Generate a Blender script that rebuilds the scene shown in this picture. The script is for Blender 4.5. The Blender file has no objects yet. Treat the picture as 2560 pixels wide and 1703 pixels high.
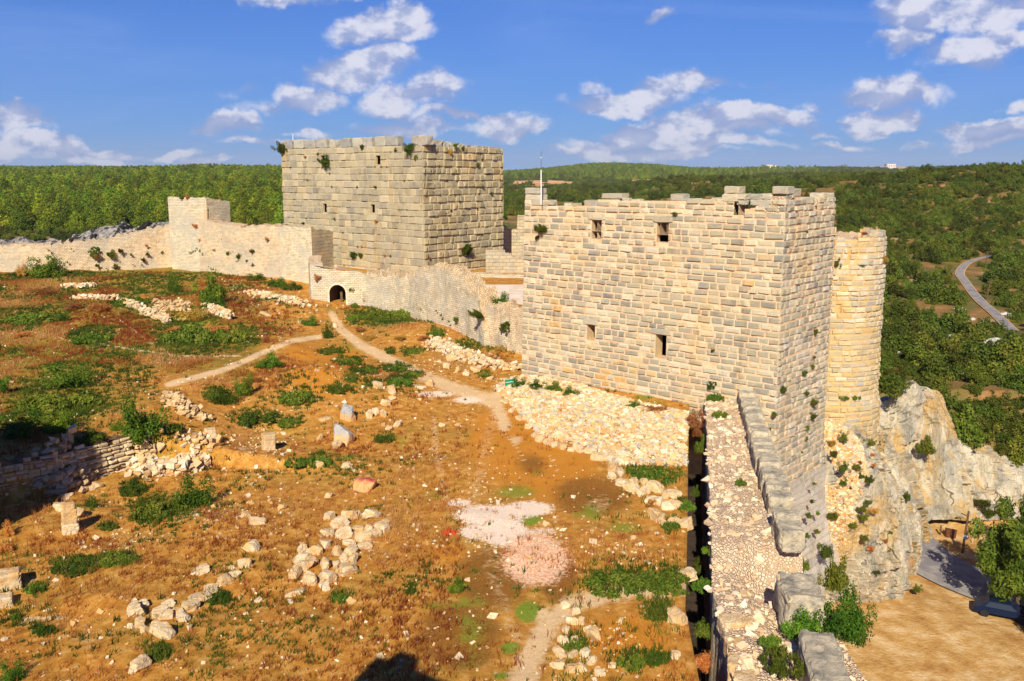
import bpy, math, random
import numpy as np
from mathutils import Vector, Matrix, noise
R = math.radians
random.seed(7); rng = np.random.default_rng(11)
scene = bpy.context.scene
COL = scene.collection

# ------------------------------------------------------------------ camera
CAMZ = 18.0; F = 2250.0; PITCH = math.atan(416/2250)
cp, sp = math.cos(PITCH), math.sin(PITCH)
cam = bpy.data.cameras.new('camera'); camo = bpy.data.objects.new('camera', cam); COL.objects.link(camo)
camo.location = (0, 0, CAMZ); camo.rotation_euler = (R(90)-PITCH, 0, 0)
cam.sensor_width = 36; cam.lens = 36*F/2560; cam.clip_start = .3; cam.clip_end = 40000
scene.camera = camo
scene.view_settings.view_transform = 'Standard'; scene.view_settings.look = 'None'
scene.view_settings.exposure = 0.42; scene.view_settings.gamma = 1

# ------------------------------------------------------------------ light
SUNDIR = Vector((.15, .989, 0)).normalized(); ELEV = R(35)
sun = bpy.data.lights.new('sun', 'SUN'); suno = bpy.data.objects.new('sun', sun); COL.objects.link(suno)
sun.energy = 5.0; sun.angle = R(.5); sun.color = (1, .91, .74)
ldir = Vector((SUNDIR.x*math.cos(ELEV), SUNDIR.y*math.cos(ELEV), -math.sin(ELEV)))
suno.rotation_euler = ldir.to_track_quat('-Z', 'Y').to_euler()

def ray(u, v):
    yc = (851.5-v)/F
    return ((u-1280)/F, cp+yc*sp, -sp+yc*cp)
def atz(u, v, z):
    x, y, w = ray(u, v); s = (z-CAMZ)/w
    return (x*s, y*s, z)
def atY(u, v, Y):
    x, y, w = ray(u, v); s = Y/y
    return (x*s, Y, CAMZ+w*s)
def proj(X, Y, Z):
    d = Y*cp-(Z-CAMZ)*sp; up = (Z-CAMZ)*cp+Y*sp
    return 1280+F*X/d, 851.5-F*up/d

# ------------------------------------------------------------------ node helpers
class NT:
    def __init__(s, tree): s.t = tree; s.n = tree.nodes; s.l = tree.links
    def new(s, typ, **kw):
        nd = s.n.new(typ)
        for k, v in kw.items(): setattr(nd, k, v)
        return nd
    def set(s, nd, idx, val):
        if isinstance(val, bpy.types.NodeSocket): s.l.new(val, nd.inputs[idx])
        else: nd.inputs[idx].default_value = val
    def math(s, op, a, b=0.0, c=None, clamp=False):
        nd = s.new('ShaderNodeMath', operation=op, use_clamp=clamp); s.set(nd, 0, a); s.set(nd, 1, b)
        if c is not None: s.set(nd, 2, c)
        return nd.outputs[0]
    def vm(s, op, a, b=None, scale=None):
        nd = s.new('ShaderNodeVectorMath', operation=op); s.set(nd, 0, a)
        if b is not None: s.set(nd, 1, b)
        if scale is not None: s.set(nd, 'Scale', scale)
        return nd.outputs['Value'] if op in ('LENGTH', 'DOT_PRODUCT') else nd.outputs['Vector']
    def mix(s, f, a, b, mode='MIX'):
        nd = s.new('ShaderNodeMix', data_type='RGBA', blend_type=mode); nd.clamp_factor = True
        s.set(nd, 0, f); s.set(nd, 6, a if not isinstance(a, tuple) else (*a, 1)[:4]); s.set(nd, 7, b if not isinstance(b, tuple) else (*b, 1)[:4])
        return nd.outputs[2]
    def noise(s, vec, scale, detail=4, rough=.55, dist=0):
        nd = s.new('ShaderNodeTexNoise'); s.set(nd, 'Vector', vec); s.set(nd, 'Scale', scale); s.set(nd, 'Detail', detail)
        s.set(nd, 'Roughness', rough); s.set(nd, 'Distortion', dist)
        return nd.outputs[0]
    def vor(s, vec, scale, feature='F1', out=0):
        nd = s.new('ShaderNodeTexVoronoi', feature=feature); s.set(nd, 'Vector', vec); s.set(nd, 'Scale', scale)
        return nd.outputs[out]
    def ramp(s, f, stops):
        nd = s.new('ShaderNodeValToRGB'); s.set(nd, 0, f); cr = nd.color_ramp
        while len(cr.elements) < len(stops): cr.elements.new(.5)
        for e, (p, c) in zip(cr.elements, stops): e.position = p; e.color = (*c, 1) if len(c) == 3 else c
        return nd.outputs[0]
    def sm(s, f, a, b):
        nd = s.new('ShaderNodeMapRange', interpolation_type='SMOOTHSTEP'); s.set(nd, 0, f); s.set(nd, 1, a); s.set(nd, 2, b)
        return nd.outputs[0]

# ------------------------------------------------------------------ world: nishita sky with clouds
world = bpy.data.worlds.new('World'); scene.world = world; world.use_nodes = True
W = NT(world.node_tree); W.n.clear()
out = W.new('ShaderNodeOutputWorld'); bg = W.new('ShaderNodeBackground'); W.l.new(bg.outputs[0], out.inputs[0])
sky = W.new('ShaderNodeTexSky', sky_type='NISHITA'); sky.sun_disc = False
sky.sun_elevation = ELEV; sky.sun_rotation = math.atan2(-SUNDIR.x, -SUNDIR.y); sky.altitude = 400
sky.air_density = 1.0; sky.dust_density = .25; sky.ozone_density = 2.5
hs = W.new('ShaderNodeHueSaturation'); W.set(hs, 'Saturation', 1.25); W.set(hs, 'Hue', .515); W.set(hs, 'Value', .66); W.set(hs, 'Color', sky.outputs[0])
tc = W.new('ShaderNodeTexCoord'); sep = W.new('ShaderNodeSeparateXYZ'); W.l.new(tc.outputs['Generated'], sep.inputs[0])
ay = W.math('MAXIMUM', W.math('ABSOLUTE', sep.outputs[1]), .02)
gx = W.math('DIVIDE', sep.outputs[0], ay); gz = W.math('DIVIDE', sep.outputs[2], ay)
cmb = W.new('ShaderNodeCombineXYZ'); W.l.new(gx, cmb.inputs[0]); W.l.new(gz, cmb.inputs[1]); g = cmb.outputs[0]
# (x,y,rx,ry,w) in photo measurements, converted to directions on the sky
CL = [(880,78,110,34,1),(940,45,55,38,1),(840,160,100,36,1),(905,138,55,24,.9),(725,222,60,34,1),(545,285,66,26,.9),(690,6,210,20,.62),
 (560,215,60,24,.35),(640,250,80,22,.45),(940,225,95,32,.8),(1010,200,60,20,.6),(1160,286,80,26,1),(960,292,120,22,.8),(1440,222,120,30,.95),(1560,202,120,26,.7),(1700,200,70,16,.35),
 (1450,312,75,32,1),(1590,285,110,34,1),(1730,272,120,22,.95),(1850,245,40,16,.4),(1330,355,80,17,.85),(1620,335,150,15,.85),(1500,360,190,13,.85),(1400,335,110,16,.8),(1700,300,90,20,.8),(1560,318,160,20,.85),(240,345,120,12,.6),(600,330,70,10,.5),(1080,262,150,14,.6),
 (1490,60,26,22,.6),(2120,35,100,55,.9),(2260,40,120,50,.85),(2085,100,80,24,.75),(2230,130,100,38,.8),(2330,100,70,28,.7),(2350,30,60,40,.7),
 (2050,200,110,32,.95),(2150,210,60,24,.6),(2035,262,92,26,1),(2290,288,115,22,.9),(2345,238,30,18,.7),(2290,320,110,14,.85),(2110,325,40,14,.55),
 (1880,292,45,12,.5),(1930,318,70,12,.6),(30,285,60,30,1),(130,340,90,18,.9),(60,330,110,22,.85),(490,375,50,14,.9),(300,388,80,10,.8),(40,350,60,18,.7),(200,365,120,12,.7),(420,350,90,12,.6),(715,310,40,12,.6),(330,350,140,10,.4)]
nz = W.new('ShaderNodeTexNoise'); W.set(nz, 'Vector', g); W.set(nz, 'Scale', 7.0); W.set(nz, 'Detail', 9.0); W.set(nz, 'Roughness', .6)
off = W.vm('SCALE', W.vm('SUBTRACT', nz.outputs['Color'], (.5, .5, .5)), scale=.13)
gd = W.vm('ADD', g, W.vm('MULTIPLY', off, (1.1, .75, 0)))
acc = None; accy = None
for (du, dv, ru, rv, w) in CL:
    x, y, z = ray(du*1.0861, dv*1.0861)
    cx, cz = x/y, z/y; rx = ru*1.0861/F/y*1.6; rz = rv*1.0861/F/y*1.45
    d = W.vm('MULTIPLY', W.vm('SUBTRACT', gd, (cx, cz, 0)), (1/rx, 1/rz, 0))
    f = W.math('MULTIPLY', W.math('SUBTRACT', 1.0, W.vm('LENGTH', d), clamp=True), w)
    acc = f if acc is None else W.math('MAXIMUM', acc, f)
n2 = W.noise(W.vm('MULTIPLY', g, (1, 1.5, 1)), 17, 10, .56)
n2b = W.noise(W.vm('MULTIPLY', W.vm('ADD', g, (-.006, .014, 0)), (1, 1.5, 1)), 17, 10, .56)
dens = W.sm(W.math('ADD', W.math('MULTIPLY', acc, 1.25), W.math('MULTIPLY', W.math('SUBTRACT', n2, .5), .80)), .16, .60)
dens = W.math('MULTIPLY', dens, W.sm(acc, .0, .16))
# cloud light and shade painted by noise: brighter facing up, whiter where thick
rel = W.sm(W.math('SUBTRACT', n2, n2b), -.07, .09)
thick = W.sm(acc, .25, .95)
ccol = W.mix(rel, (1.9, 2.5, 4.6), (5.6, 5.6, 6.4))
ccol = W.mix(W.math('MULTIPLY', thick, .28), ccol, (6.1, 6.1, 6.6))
# thin veil streaks
vv = W.vm('MULTIPLY', g, (1.4, 7.5, 1)); veil = W.sm(W.noise(W.vm('ADD', vv, (3.1, .4, 0)), 1.5, 7, .6, .6), .42, .85)
hz = W.math('MULTIPLY', W.sm(gz, .42, .05), .8)
base0 = W.mix(1.0, hs.outputs[0], (.23, .54, 1.02), 'MULTIPLY')
base = W.mix(W.math('MULTIPLY', veil, W.math('MULTIPLY', hz, .85)), base0, (2.3, 3.5, 6.6))
base = W.mix(W.math('MULTIPLY', W.sm(gz, .40, -.02), .62), base, (1.0, 2.15, 5.4))
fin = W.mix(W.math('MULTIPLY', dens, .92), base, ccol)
W.l.new(fin, bg.inputs[0]); bg.inputs[1].default_value = .105

# ------------------------------------------------------------------ materials
def material(name):
    m = bpy.data.materials.new(name); m.use_nodes = True; t = NT(m.node_tree)
    b = m.node_tree.nodes['Principled BSDF']; b.inputs['Roughness'].default_value = .9
    b.inputs['Specular IOR Level'].default_value = .15
    return m, t, b
def bump(t, b, h, dist=.05, strength=1.0):
    nd = t.new('ShaderNodeBump'); t.set(nd, 'Height', h); t.set(nd, 'Distance', dist); t.set(nd, 'Strength', strength)
    t.l.new(nd.outputs[0], b.inputs['Normal'])
def pos(t): return t.new('ShaderNodeNewGeometry').outputs['Position']
def attr(t, name):
    nd = t.new('ShaderNodeAttribute', attribute_name=name); return nd.outputs['Color']

# blocks with per-block colour
def block_mat(name, stain, spot, k=1.0):
    m, t, b = material(name); p = pos(t); c = attr(t, 'Col')
    n1 = t.noise(p, 2.2, 6, .65); n2 = t.noise(p, 11, 5, .7); n3 = t.noise(t.vm('MULTIPLY', p, (1, 1, .35)), .35, 4, .6)
    big = t.noise(p, .55, 6, .7, .5)
    c = t.mix(t.math('MULTIPLY', t.sm(big, .46, .62), .55*k), c, stain)
    c = t.mix(t.math('MULTIPLY', t.sm(t.noise(t.vm('MULTIPLY', p, (1, 1, .3)), .7, 6, .7), .54, .68), .45*k), c, spot)
    c = t.mix(t.math('MULTIPLY', t.sm(n1, .5, .72), .45*k), c, stain)
    c = t.mix(t.math('MULTIPLY', t.sm(n2, .56, .70), .55), c, spot)
    c = t.mix(t.math('MULTIPLY', t.sm(n3, .52, .7), .5*k), c, t.mix(1.0, c, (1.25, .98, .62), 'MULTIPLY'))
    c = t.mix(t.math('MULTIPLY', t.sm(t.noise(p, 34, 3, .6), .42, .62), .25), c, t.mix(1.0, c, (.72, .7, .66), 'MULTIPLY'))
    t.l.new(c, b.inputs['Base Color'])
    bump(t, b, t.math('ADD', t.math('MULTIPLY', n2, .7), t.noise(p, 28, 4, .6)), .09, .8)
    return m
M = {}
M['block'] = block_mat('limestone_blocks', (.62, .50, .30), (.17, .16, .14))
M['block_old'] = block_mat('weathered_keep_blocks', (.54, .47, .30), (.13, .125, .10))
M['block_yellow'] = block_mat('yellow_limestone_blocks', (.66, .47, .20), (.22, .19, .12))
def mortar(name, a, bcol, cc):
    m, t, b = material(name); p = pos(t)
    c = t.mix(t.sm(t.noise(p, .8, 5, .65), .38, .62), a, bcol)
    c = t.mix(t.math('MULTIPLY', t.sm(t.noise(p, 6, 5, .7), .5, .7), .7), c, cc)
    t.l.new(c, b.inputs['Base Color']); bump(t, b, t.noise(p, 14, 5, .7), .12, .8); return m
M['mortar'] = mortar('peach_mortar', (.84, .64, .42), (.80, .52, .30), (.74, .33, .12))
M['mortar_old'] = mortar('grey_brown_joints', (.56, .47, .29), (.42, .35, .20), (.60, .44, .22))
M['mortar_yellow'] = mortar('ochre_mortar', (.66, .46, .22), (.70, .44, .17), (.55, .24, .07))
# small coursed masonry on uv (metres)
def masonry(name, c1, c2, mort, bw=.55, bh=.24, stain=(.42,.40,.35), k=.6):
    m, t, b = material(name); uv = t.new('ShaderNodeUVMap').outputs[0]; p = pos(t)
    wv = t.vm('ADD', uv, t.vm('SCALE', t.vm('SUBTRACT', t.new('ShaderNodeTexNoise').outputs['Color'], (.5,.5,.5)), scale=.14))
    br = t.new('ShaderNodeTexBrick', offset=.5, squash=1.0); t.set(br, 'Vector', wv); t.set(br, 'Scale', 1.0)
    t.set(br, 'Mortar Size', .028); t.set(br, 'Mortar Smooth', .4); t.set(br, 'Bias', -.1); t.set(br, 'Brick Width', bw); t.set(br, 'Row Height', bh)
    t.set(br, 'Color1', (*c1, 1)); t.set(br, 'Color2', (*c2, 1)); t.set(br, 'Mortar', (*mort, 1))
    cell = t.vor(t.vm('MULTIPLY', uv, (1/bw*.9, 1/bh*.9, 1)), 1.0, 'F1', 1)
    c = t.mix(.42, br.outputs[0], t.mix(1.0, br.outputs[0], t.ramp(cell, [(0, (.45,.45,.45)), (.5, (1,1,1)), (1, (1.35,1.3,1.2))]), 'MULTIPLY'))
    c = t.mix(t.math('MULTIPLY', t.sm(t.noise(p, .30, 7, .7, .4), .43, .60), k), c, stain)
    c = t.mix(t.math('MULTIPLY', t.sm(t.noise(t.vm('MULTIPLY', p, (1, 1, .35)), .9, 6, .7), .52, .68), .38), c, (.56, .36, .17))
    c = t.mix(t.math('MULTIPLY', t.sm(t.noise(p, 4, 6, .75), .54, .7), .55), c, (.20, .17, .10))
    t.l.new(c, b.inputs['Base Color'])
    bump(t, b, t.math('ADD', t.math('MULTIPLY', br.outputs[1], -1.0), t.math('MULTIPLY', t.noise(p, 5, 6, .7), 1.3)), .10, .9)
    return m
M['wall'] = masonry('pink_coursed_masonry', (.80, .64, .42), (.66, .54, .36), (.66, .40, .20), .46, .21, (.50, .46, .36))
M['wall_pale'] = masonry('pale_coursed_masonry', (.82, .70, .48), (.64, .56, .40), (.56, .40, .21), .50, .23, (.50, .47, .38))
M['ruin'] = masonry('ruin_blocks', (.58, .48, .30), (.46, .42, .32), (.52, .33, .14), .95, .5, (.36,.34,.28), .5)
def rubble_mat(name, a, bcol, dark, sc=3.2):
    m, t, b = material(name); p = pos(t)
    v = t.vor(p, sc, 'F1', 1); dd = t.vor(p, sc, 'DISTANCE_TO_EDGE', 0)
    g_ = t.new('ShaderNodeSeparateColor'); t.l.new(v, g_.inputs[0])
    c = t.mix(g_.outputs[0], a, bcol); c = t.mix(t.sm(dd, .07, .0), c, dark)
    c = t.mix(t.math('MULTIPLY', t.sm(t.noise(p, 1.6, 5, .7), .5, .68), .6), c, (.62, .36, .18))
    t.l.new(c, b.inputs['Base Color'])
    bump(t, b, t.math('ADD', t.sm(dd, 0, .25), t.math('MULTIPLY', t.noise(p, 9, 5, .7), .6)), .13, .9); return m
M['rubble'] = rubble_mat('rubble_core', (.80, .64, .42), (.72, .52, .30), (.58, .36, .16), 5)
M['drystone'] = rubble_mat('dry_stone', (.55, .42, .24), (.42, .33, .20), (.07, .05, .03), 2.6)
M['core'] = rubble_mat('pink_wall_core', (.84, .66, .45), (.80, .59, .38), (.72, .47, .27), 7)
# loose stones with per-stone colour
m, t, b = material('loose_stone'); p = pos(t); c = attr(t, 'Col')
c = t.mix(t.math('MULTIPLY', t.sm(t.noise(p, 5, 6, .7), .48, .68), .5), c, (.50, .30, .12))
t.l.new(c, b.inputs['Base Color']); bump(t, b, t.noise(p, 16, 5, .7), .05, .7); M['stone'] = m
m, t, b = material('boulder'); p = pos(t); oi = t.new('ShaderNodeObjectInfo')
c = t.mix(oi.outputs['Random'], (.74, .61, .40), (.60, .42, .21)); 
c = t.mix(t.math('MULTIPLY', t.sm(t.noise(p, 2.5, 6, .7), .44, .62), .7), c, (.62, .34, .11))
c = t.mix(t.math('MULTIPLY', t.sm(t.noise(p, 9, 5, .7), .56, .7), .45), c, (.28, .24, .18))
t.l.new(c, b.inputs['Base Color']); bump(t, b, t.noise(p, 7, 7, .7), .12, .8); M['boulder'] = m
def tint_rock(name, top, low, zsplit):
    m, t, b = material(name); tcn = t.new('ShaderNodeTexCoord').outputs['Object']; s_ = t.new('ShaderNodeSeparateXYZ'); t.l.new(tcn, s_.inputs[0])
    p = pos(t); f = t.math('ADD', s_.outputs[2], t.math('MULTIPLY', t.math('SUBTRACT', t.noise(p, 3, 5, .7), .5), .9))
    c = t.mix(t.sm(f, zsplit-.15, zsplit+.15), low, top)
    c = t.mix(t.math('MULTIPLY', t.sm(t.noise(p, 8, 5, .7), .52, .7), .5), c, (.5, .4, .3))
    t.l.new(c, b.inputs['Base Color']); bump(t, b, t.noise(p, 6, 7, .7), .12, .8); return m
M['grey_top'] = tint_rock('grey_topped_boulder', (.42, .42, .40), (.70, .42, .17), .15)
M['red_top'] = tint_rock('red_painted_boulder', (.50, .06, .06), (.72, .38, .15), .42)
m, t, b = material('weathered_coping'); p = pos(t)
c = t.ramp(t.noise(p, 1.5, 7, .7), [(.3, (.68, .56, .37)), (.46, (.52, .445, .31)), (.56, (.39, .34, .25)), (.68, (.20, .18, .14))])
c = t.mix(t.math('MULTIPLY', t.sm(t.noise(p, .9, 5, .6), .6, .72), .7), c, (.62, .42, .24))
t.l.new(c, b.inputs['Base Color']); bump(t, b, t.noise(p, 8, 8, .75), .10, .9); M['coping'] = m
# cliff
m, t, b = material('cliff_limestone'); p = pos(t); ps = t.vm('MULTIPLY', p, (1, 1, .4))
n = t.noise(ps, .55, 8, .65, .4)
c = t.ramp(n, [(.30, (.34, .31, .25)), (.43, (.48, .44, .35)), (.52, (.66, .57, .40)), (.64, (.80, .70, .54))])
c = t.mix(t.math('MULTIPLY', t.sm(t.noise(ps, .33, 4, .6), .48, .62), .8), c, (.66, .42, .14))
c = t.mix(t.math('MULTIPLY', t.sm(t.noise(ps, .22, 3, .5), .63, .72), .7), c, (.62, .24, .07))
wp = t.vm('ADD', t.vm('MULTIPLY', p, (1, 1, .22)), t.vm('SCALE', t.vm('SUBTRACT', t.new('ShaderNodeTexNoise').outputs['Color'], (.5, .5, .5)), scale=1.6))
crk = t.sm(t.vor(wp, .55, 'DISTANCE_TO_EDGE'), .03, .0)
c = t.mix(t.math('MULTIPLY', crk, t.sm(t.noise(p, .3, 3), .58, .62)), c, (.16, .11, .06))
c = t.mix(t.math('MULTIPLY', t.sm(t.noise(p, 3.5, 7, .75), .54, .68), .5), c, (.16, .14, .11))
t.l.new(c, b.inputs['Base Color'])
bump(t, b, t.math('ADD', t.math('ADD', t.noise(ps, 1.2, 9, .72), t.math('MULTIPLY', t.noise(p, 5, 6, .7), .4)), t.math('MULTIPLY', crk, -.05)), .6, 1.0)
M['cliff'] = m
m, t, b = material('white_outcrop'); p = pos(t)
c = t.ramp(t.noise(p, 1.2, 7, .7), [(.35, (.34, .31, .26)), (.5, (.60, .56, .48)), (.65, (.78, .74, .66))])
t.l.new(c, b.inputs['Base Color']); bump(t, b, t.noise(p, 2.5, 8, .7), .3, .9); M['outcrop'] = m
m, t, b = material('grey_rock_face'); p = pos(t)
c = t.ramp(t.noise(t.vm('MULTIPLY', p, (1, 1, .4)), .5, 7, .7), [(.35, (.14, .13, .12)), (.5, (.27, .25, .23)), (.65, (.44, .40, .35))])
t.l.new(c, b.inputs['Base Color']); bump(t, b, t.noise(p, 1, 8, .7), .6, .9); M['greyrock'] = m
# courtyard soil, steered by mapped patches (paths, lime, moss, damp soil...)
m, t, b = material('courtyard_ground'); p = pos(t)
A = t.new('ShaderNodeSeparateColor'); t.l.new(attr(t, 'MapA'), A.inputs[0]); Bm = t.new('ShaderNodeSeparateColor'); t.l.new(attr(t, 'MapB'), Bm.inputs[0])
Cm = t.new('ShaderNodeSeparateColor'); t.l.new(attr(t, 'MapC'), Cm.inputs[0])
nb = t.noise(p, .22, 6, .68); nm = t.noise(p, 1.6, 7, .72); nf = t.noise(p, 9, 6, .75)
c = t.ramp(nm, [(.28, (.24, .09, .012)), (.42, (.42, .17, .022)), (.55, (.56, .26, .045)), (.70, (.70, .42, .13))])
c = t.mix(t.sm(nb, .42, .66), c, t.ramp(nm, [(.3, (.23, .12, .015)), (.5, (.44, .22, .03)), (.7, (.64, .37, .11))]))
def warp(chan, amt=.7, lo=.32, hi=.62, sc=None):
    nn = nf if sc is None else t.noise(p, sc, 6, .7)
    return t.sm(t.math('ADD', chan, t.math('MULTIPLY', t.math('SUBTRACT', nn, .5), amt)), lo, hi)
# dry red-brown / olive meadow
c = t.mix(warp(Bm.outputs[2], .8, .3, .7, 2.5), c, t.ramp(t.noise(p, 3.3, 6, .7), [(.3, (.20, .065, .010)), (.45, (.32, .14, .018)), (.53, (.26, .20, .022)), (.62, (.30, .24, .03)), (.74, (.52, .34, .07))]))
c = t.mix(warp(Bm.outputs[0], .5, .15, .5, 1.2), c, t.mix(t.sm(nf, .35, .65), (.50, .19, .016), (.60, .25, .028)))
c = t.mix(warp(Bm.outputs[1], .45, .15, .55, 1.2), c, t.mix(t.sm(nf, .35, .65), (.22, .088, .012), (.32, .14, .022)))
c = t.mix(warp(A.outputs[1], 1.0, .38, .62), c, t.mix(nf, (.12, .20, .012), (.26, .30, .03)))
c = t.mix(warp(A.outputs[0], 1.2, .3, .75, 2.5), c, t.mix(t.sm(nf, .3, .7), (.64, .40, .17), (.80, .58, .33)))
c = t.mix(warp(A.outputs[2], 1.0, .35, .6, 5), c, t.mix(t.sm(nf, .35, .65), (.82, .58, .38), (.95, .80, .64)))
c = t.mix(warp(Cm.outputs[0], .8, .35, .65, 6), c, (.75, .085, .02))
c = t.mix(warp(Cm.outputs[1], 1.1, .35, .65, 5), c, t.mix(t.sm(nf, .4, .6), (.78, .33, .12), (.90, .68, .48)))
# pale gravel speckle
c = t.mix(t.math('MULTIPLY', t.sm(t.vor(p, 7.5), .15, .08), t.sm(t.noise(p, .6, 5, .7), .40, .60)), c, (.78, .62, .40))
c = t.mix(t.math('MULTIPLY', t.sm(t.vor(p, 14), .26, .12), warp(Cm.outputs[2], .9, .3, .7, 2.0)), c, (.80, .60, .36))
t.l.new(c, b.inputs['Base Color']); bump(t, b, t.math('ADD', t.math('ADD', nf, t.math('MULTIPLY', nm, .8)), t.math('MULTIPLY', t.noise(p, 26, 4, .7), .35)), .045, .9)
M['ground'] = m
# outside land
m, t, b = material('maquis_soil'); p = pos(t)
n = t.noise(p, .05, 8, .7)
c = t.ramp(n, [(.35, (.07, .09, .02)), (.48, (.16, .13, .035)), (.56, (.30, .15, .045)), (.68, (.52, .40, .24))])
F_ = t.new('ShaderNodeSeparateColor'); t.l.new(attr(t, 'MapA'), F_.inputs[0])
fld = t.ramp(t.noise(t.vm('MULTIPLY', p, (.3, 1.6, 1)), .02, 6, .7), [(.35, (.20, .18, .05)), (.47, (.62, .29, .09)), (.6, (.80, .52, .28))])
c = t.mix(F_.outputs[0], c, fld)
c = t.mix(F_.outputs[1], c, t.ramp(t.noise(p, .5, 8, .7), [(.3, (.36, .16, .04)), (.5, (.56, .33, .11)), (.66, (.74, .53, .28))]))
c = t.mix(F_.outputs[2], c, (.045, .085, .015))
t.l.new(c, b.inputs['Base Color']); bump(t, b, t.noise(p, 3, 7, .7), .25, .7); M['land'] = m
def leafmat(name, cols, transl=.25):
    m, t, b = material(name); oi = t.new('ShaderNodeObjectInfo'); p = pos(t)
    v = attr(t, 'Col'); s_ = t.new('ShaderNodeSeparateColor'); t.l.new(v, s_.inputs[0])
    c = t.ramp(s_.outputs[0], [(i/(len(cols)-1), q) for i, q in enumerate(cols)])
    hsn = t.new('ShaderNodeHueSaturation'); t.set(hsn, 'Color', c)
    t.set(hsn, 'Value', t.math('ADD', .55, t.math('MULTIPLY', oi.outputs['Random'], .85)))
    t.set(hsn, 'Hue', t.math('ADD', .463, t.math('MULTIPLY', t.math('FRACT', t.math('MULTIPLY', oi.outputs['Random'], 7.3)), .055)))
    t.l.new(hsn.outputs[0], b.inputs['Base Color']); b.inputs['Roughness'].default_value = .65
    tr = t.new('ShaderNodeBsdfTranslucent'); t.l.new(hsn.outputs[0], tr.inputs[0])
    mx = t.new('ShaderNodeMixShader'); mx.inputs[0].default_value = transl
    o_ = m.node_tree.nodes['Material Output']; t.l.new(b.outputs[0], mx.inputs[1]); t.l.new(tr.outputs[0], mx.inputs[2]); t.l.new(mx.outputs[0], o_.inputs[0])
    return m
M['leaf'] = leafmat('bright_shrub_leaves', [(.028, .085, .006), (.075, .16, .010), (.17, .25, .02)])
M['maquis'] = leafmat('maquis_leaves', [(.040, .075, .008), (.095, .135, .012), (.20, .20, .028)])
M['pine'] = leafmat('pine_needles', [(.055, .11, .006), (.18, .26, .014), (.32, .37, .025)])
M['pine_olive'] = leafmat('olive_pine_needles', [(.03, .06, .006), (.08, .12, .01), (.17, .20, .02)])
M['drygrass'] = leafmat('dry_grass', [(.30, .11, .018), (.50, .26, .04), (.74, .50, .15)], .35)
M['weed'] = leafmat('low_weeds', [(.05, .11, .01), (.11, .18, .015), (.22, .26, .035)], .3)
def plain(name, c, rough=.7, metal=0, nsc=None, c2=None):
    m, t, b = material(name); b.inputs['Roughness'].default_value = rough; b.inputs['Metallic'].default_value = metal
    if c2:
        t.l.new(t.mix(t.sm(t.noise(pos(t), nsc or 3, 6, .7), .4, .62), c, c2), b.inputs['Base Color'])
    else: b.inputs['Base Color'].default_value = (*c, 1)
    return m
M['bark'] = plain('bark', (.16, .11, .07), .9, 0, 6, (.07, .05, .035))
M['asphalt'] = plain('asphalt', (.22, .20, .205), .9, 0, .8, (.34, .31, .28))
M['verge'] = plain('pale_verge', (.55, .36, .18), .9, 0, 2, (.72, .56, .36))
M['sandy_verge'] = plain('sandy_verge', (.60, .36, .13), .95, 0, .9, (.66, .44, .20))
M['sand'] = plain('sandy_floor', (.62, .36, .13), .95, 0, .5, (.78, .58, .34))
M['earth_and_shade'] = plain('dark_earth_and_shade', (.17, .11, .05), .95, 0, 3, (.10, .07, .03))  # dark wall joints; also paints the shade in the gate passage
M['dark'] = plain('painted_recess_shade', (.07, .045, .03), .95, 0, 2, (.04, .03, .02))  # near-black colour painting shade into window recesses and the trench floor
M['jamb'] = plain('cut_stone_jamb', (.60, .42, .22), .9, 0, 3, (.48, .36, .22))
M['white'] = plain('white_paint', (.78, .78, .76), .5)
M['wood'] = plain('old_wood', (.16, .09, .05), .8, 0, 8, (.09, .05, .03))
M['rust'] = plain('rusty_brown_metal', (.17, .06, .03), .7, 0, 5, (.10, .04, .02))
M['green'] = plain('green_sign_paint', (.02, .28, .15), .5)
M['render'] = plain('pale_house_render', (.72, .66, .58), .8, 0, .6, (.60, .54, .46))
M['glass'] = plain('dark_glass', (.03, .04, .06), .2)
M['roofred'] = plain('red_roof', (.48, .14, .08), .8)
M['farhill'] = plain('distant_wooded_ridge', (.05, .08, .04), 1, 0, .004, (.12, .12, .08))
M['paver'] = plain('plaza_paving', (.76, .56, .38), .9, 0, .8, (.84, .74, .60))
M['car'] = plain('dark_blue_car_paint', (.01, .02, .06), .25, .3)
M['rubber'] = plain('rubber', (.02, .02, .02), .8)

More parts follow.
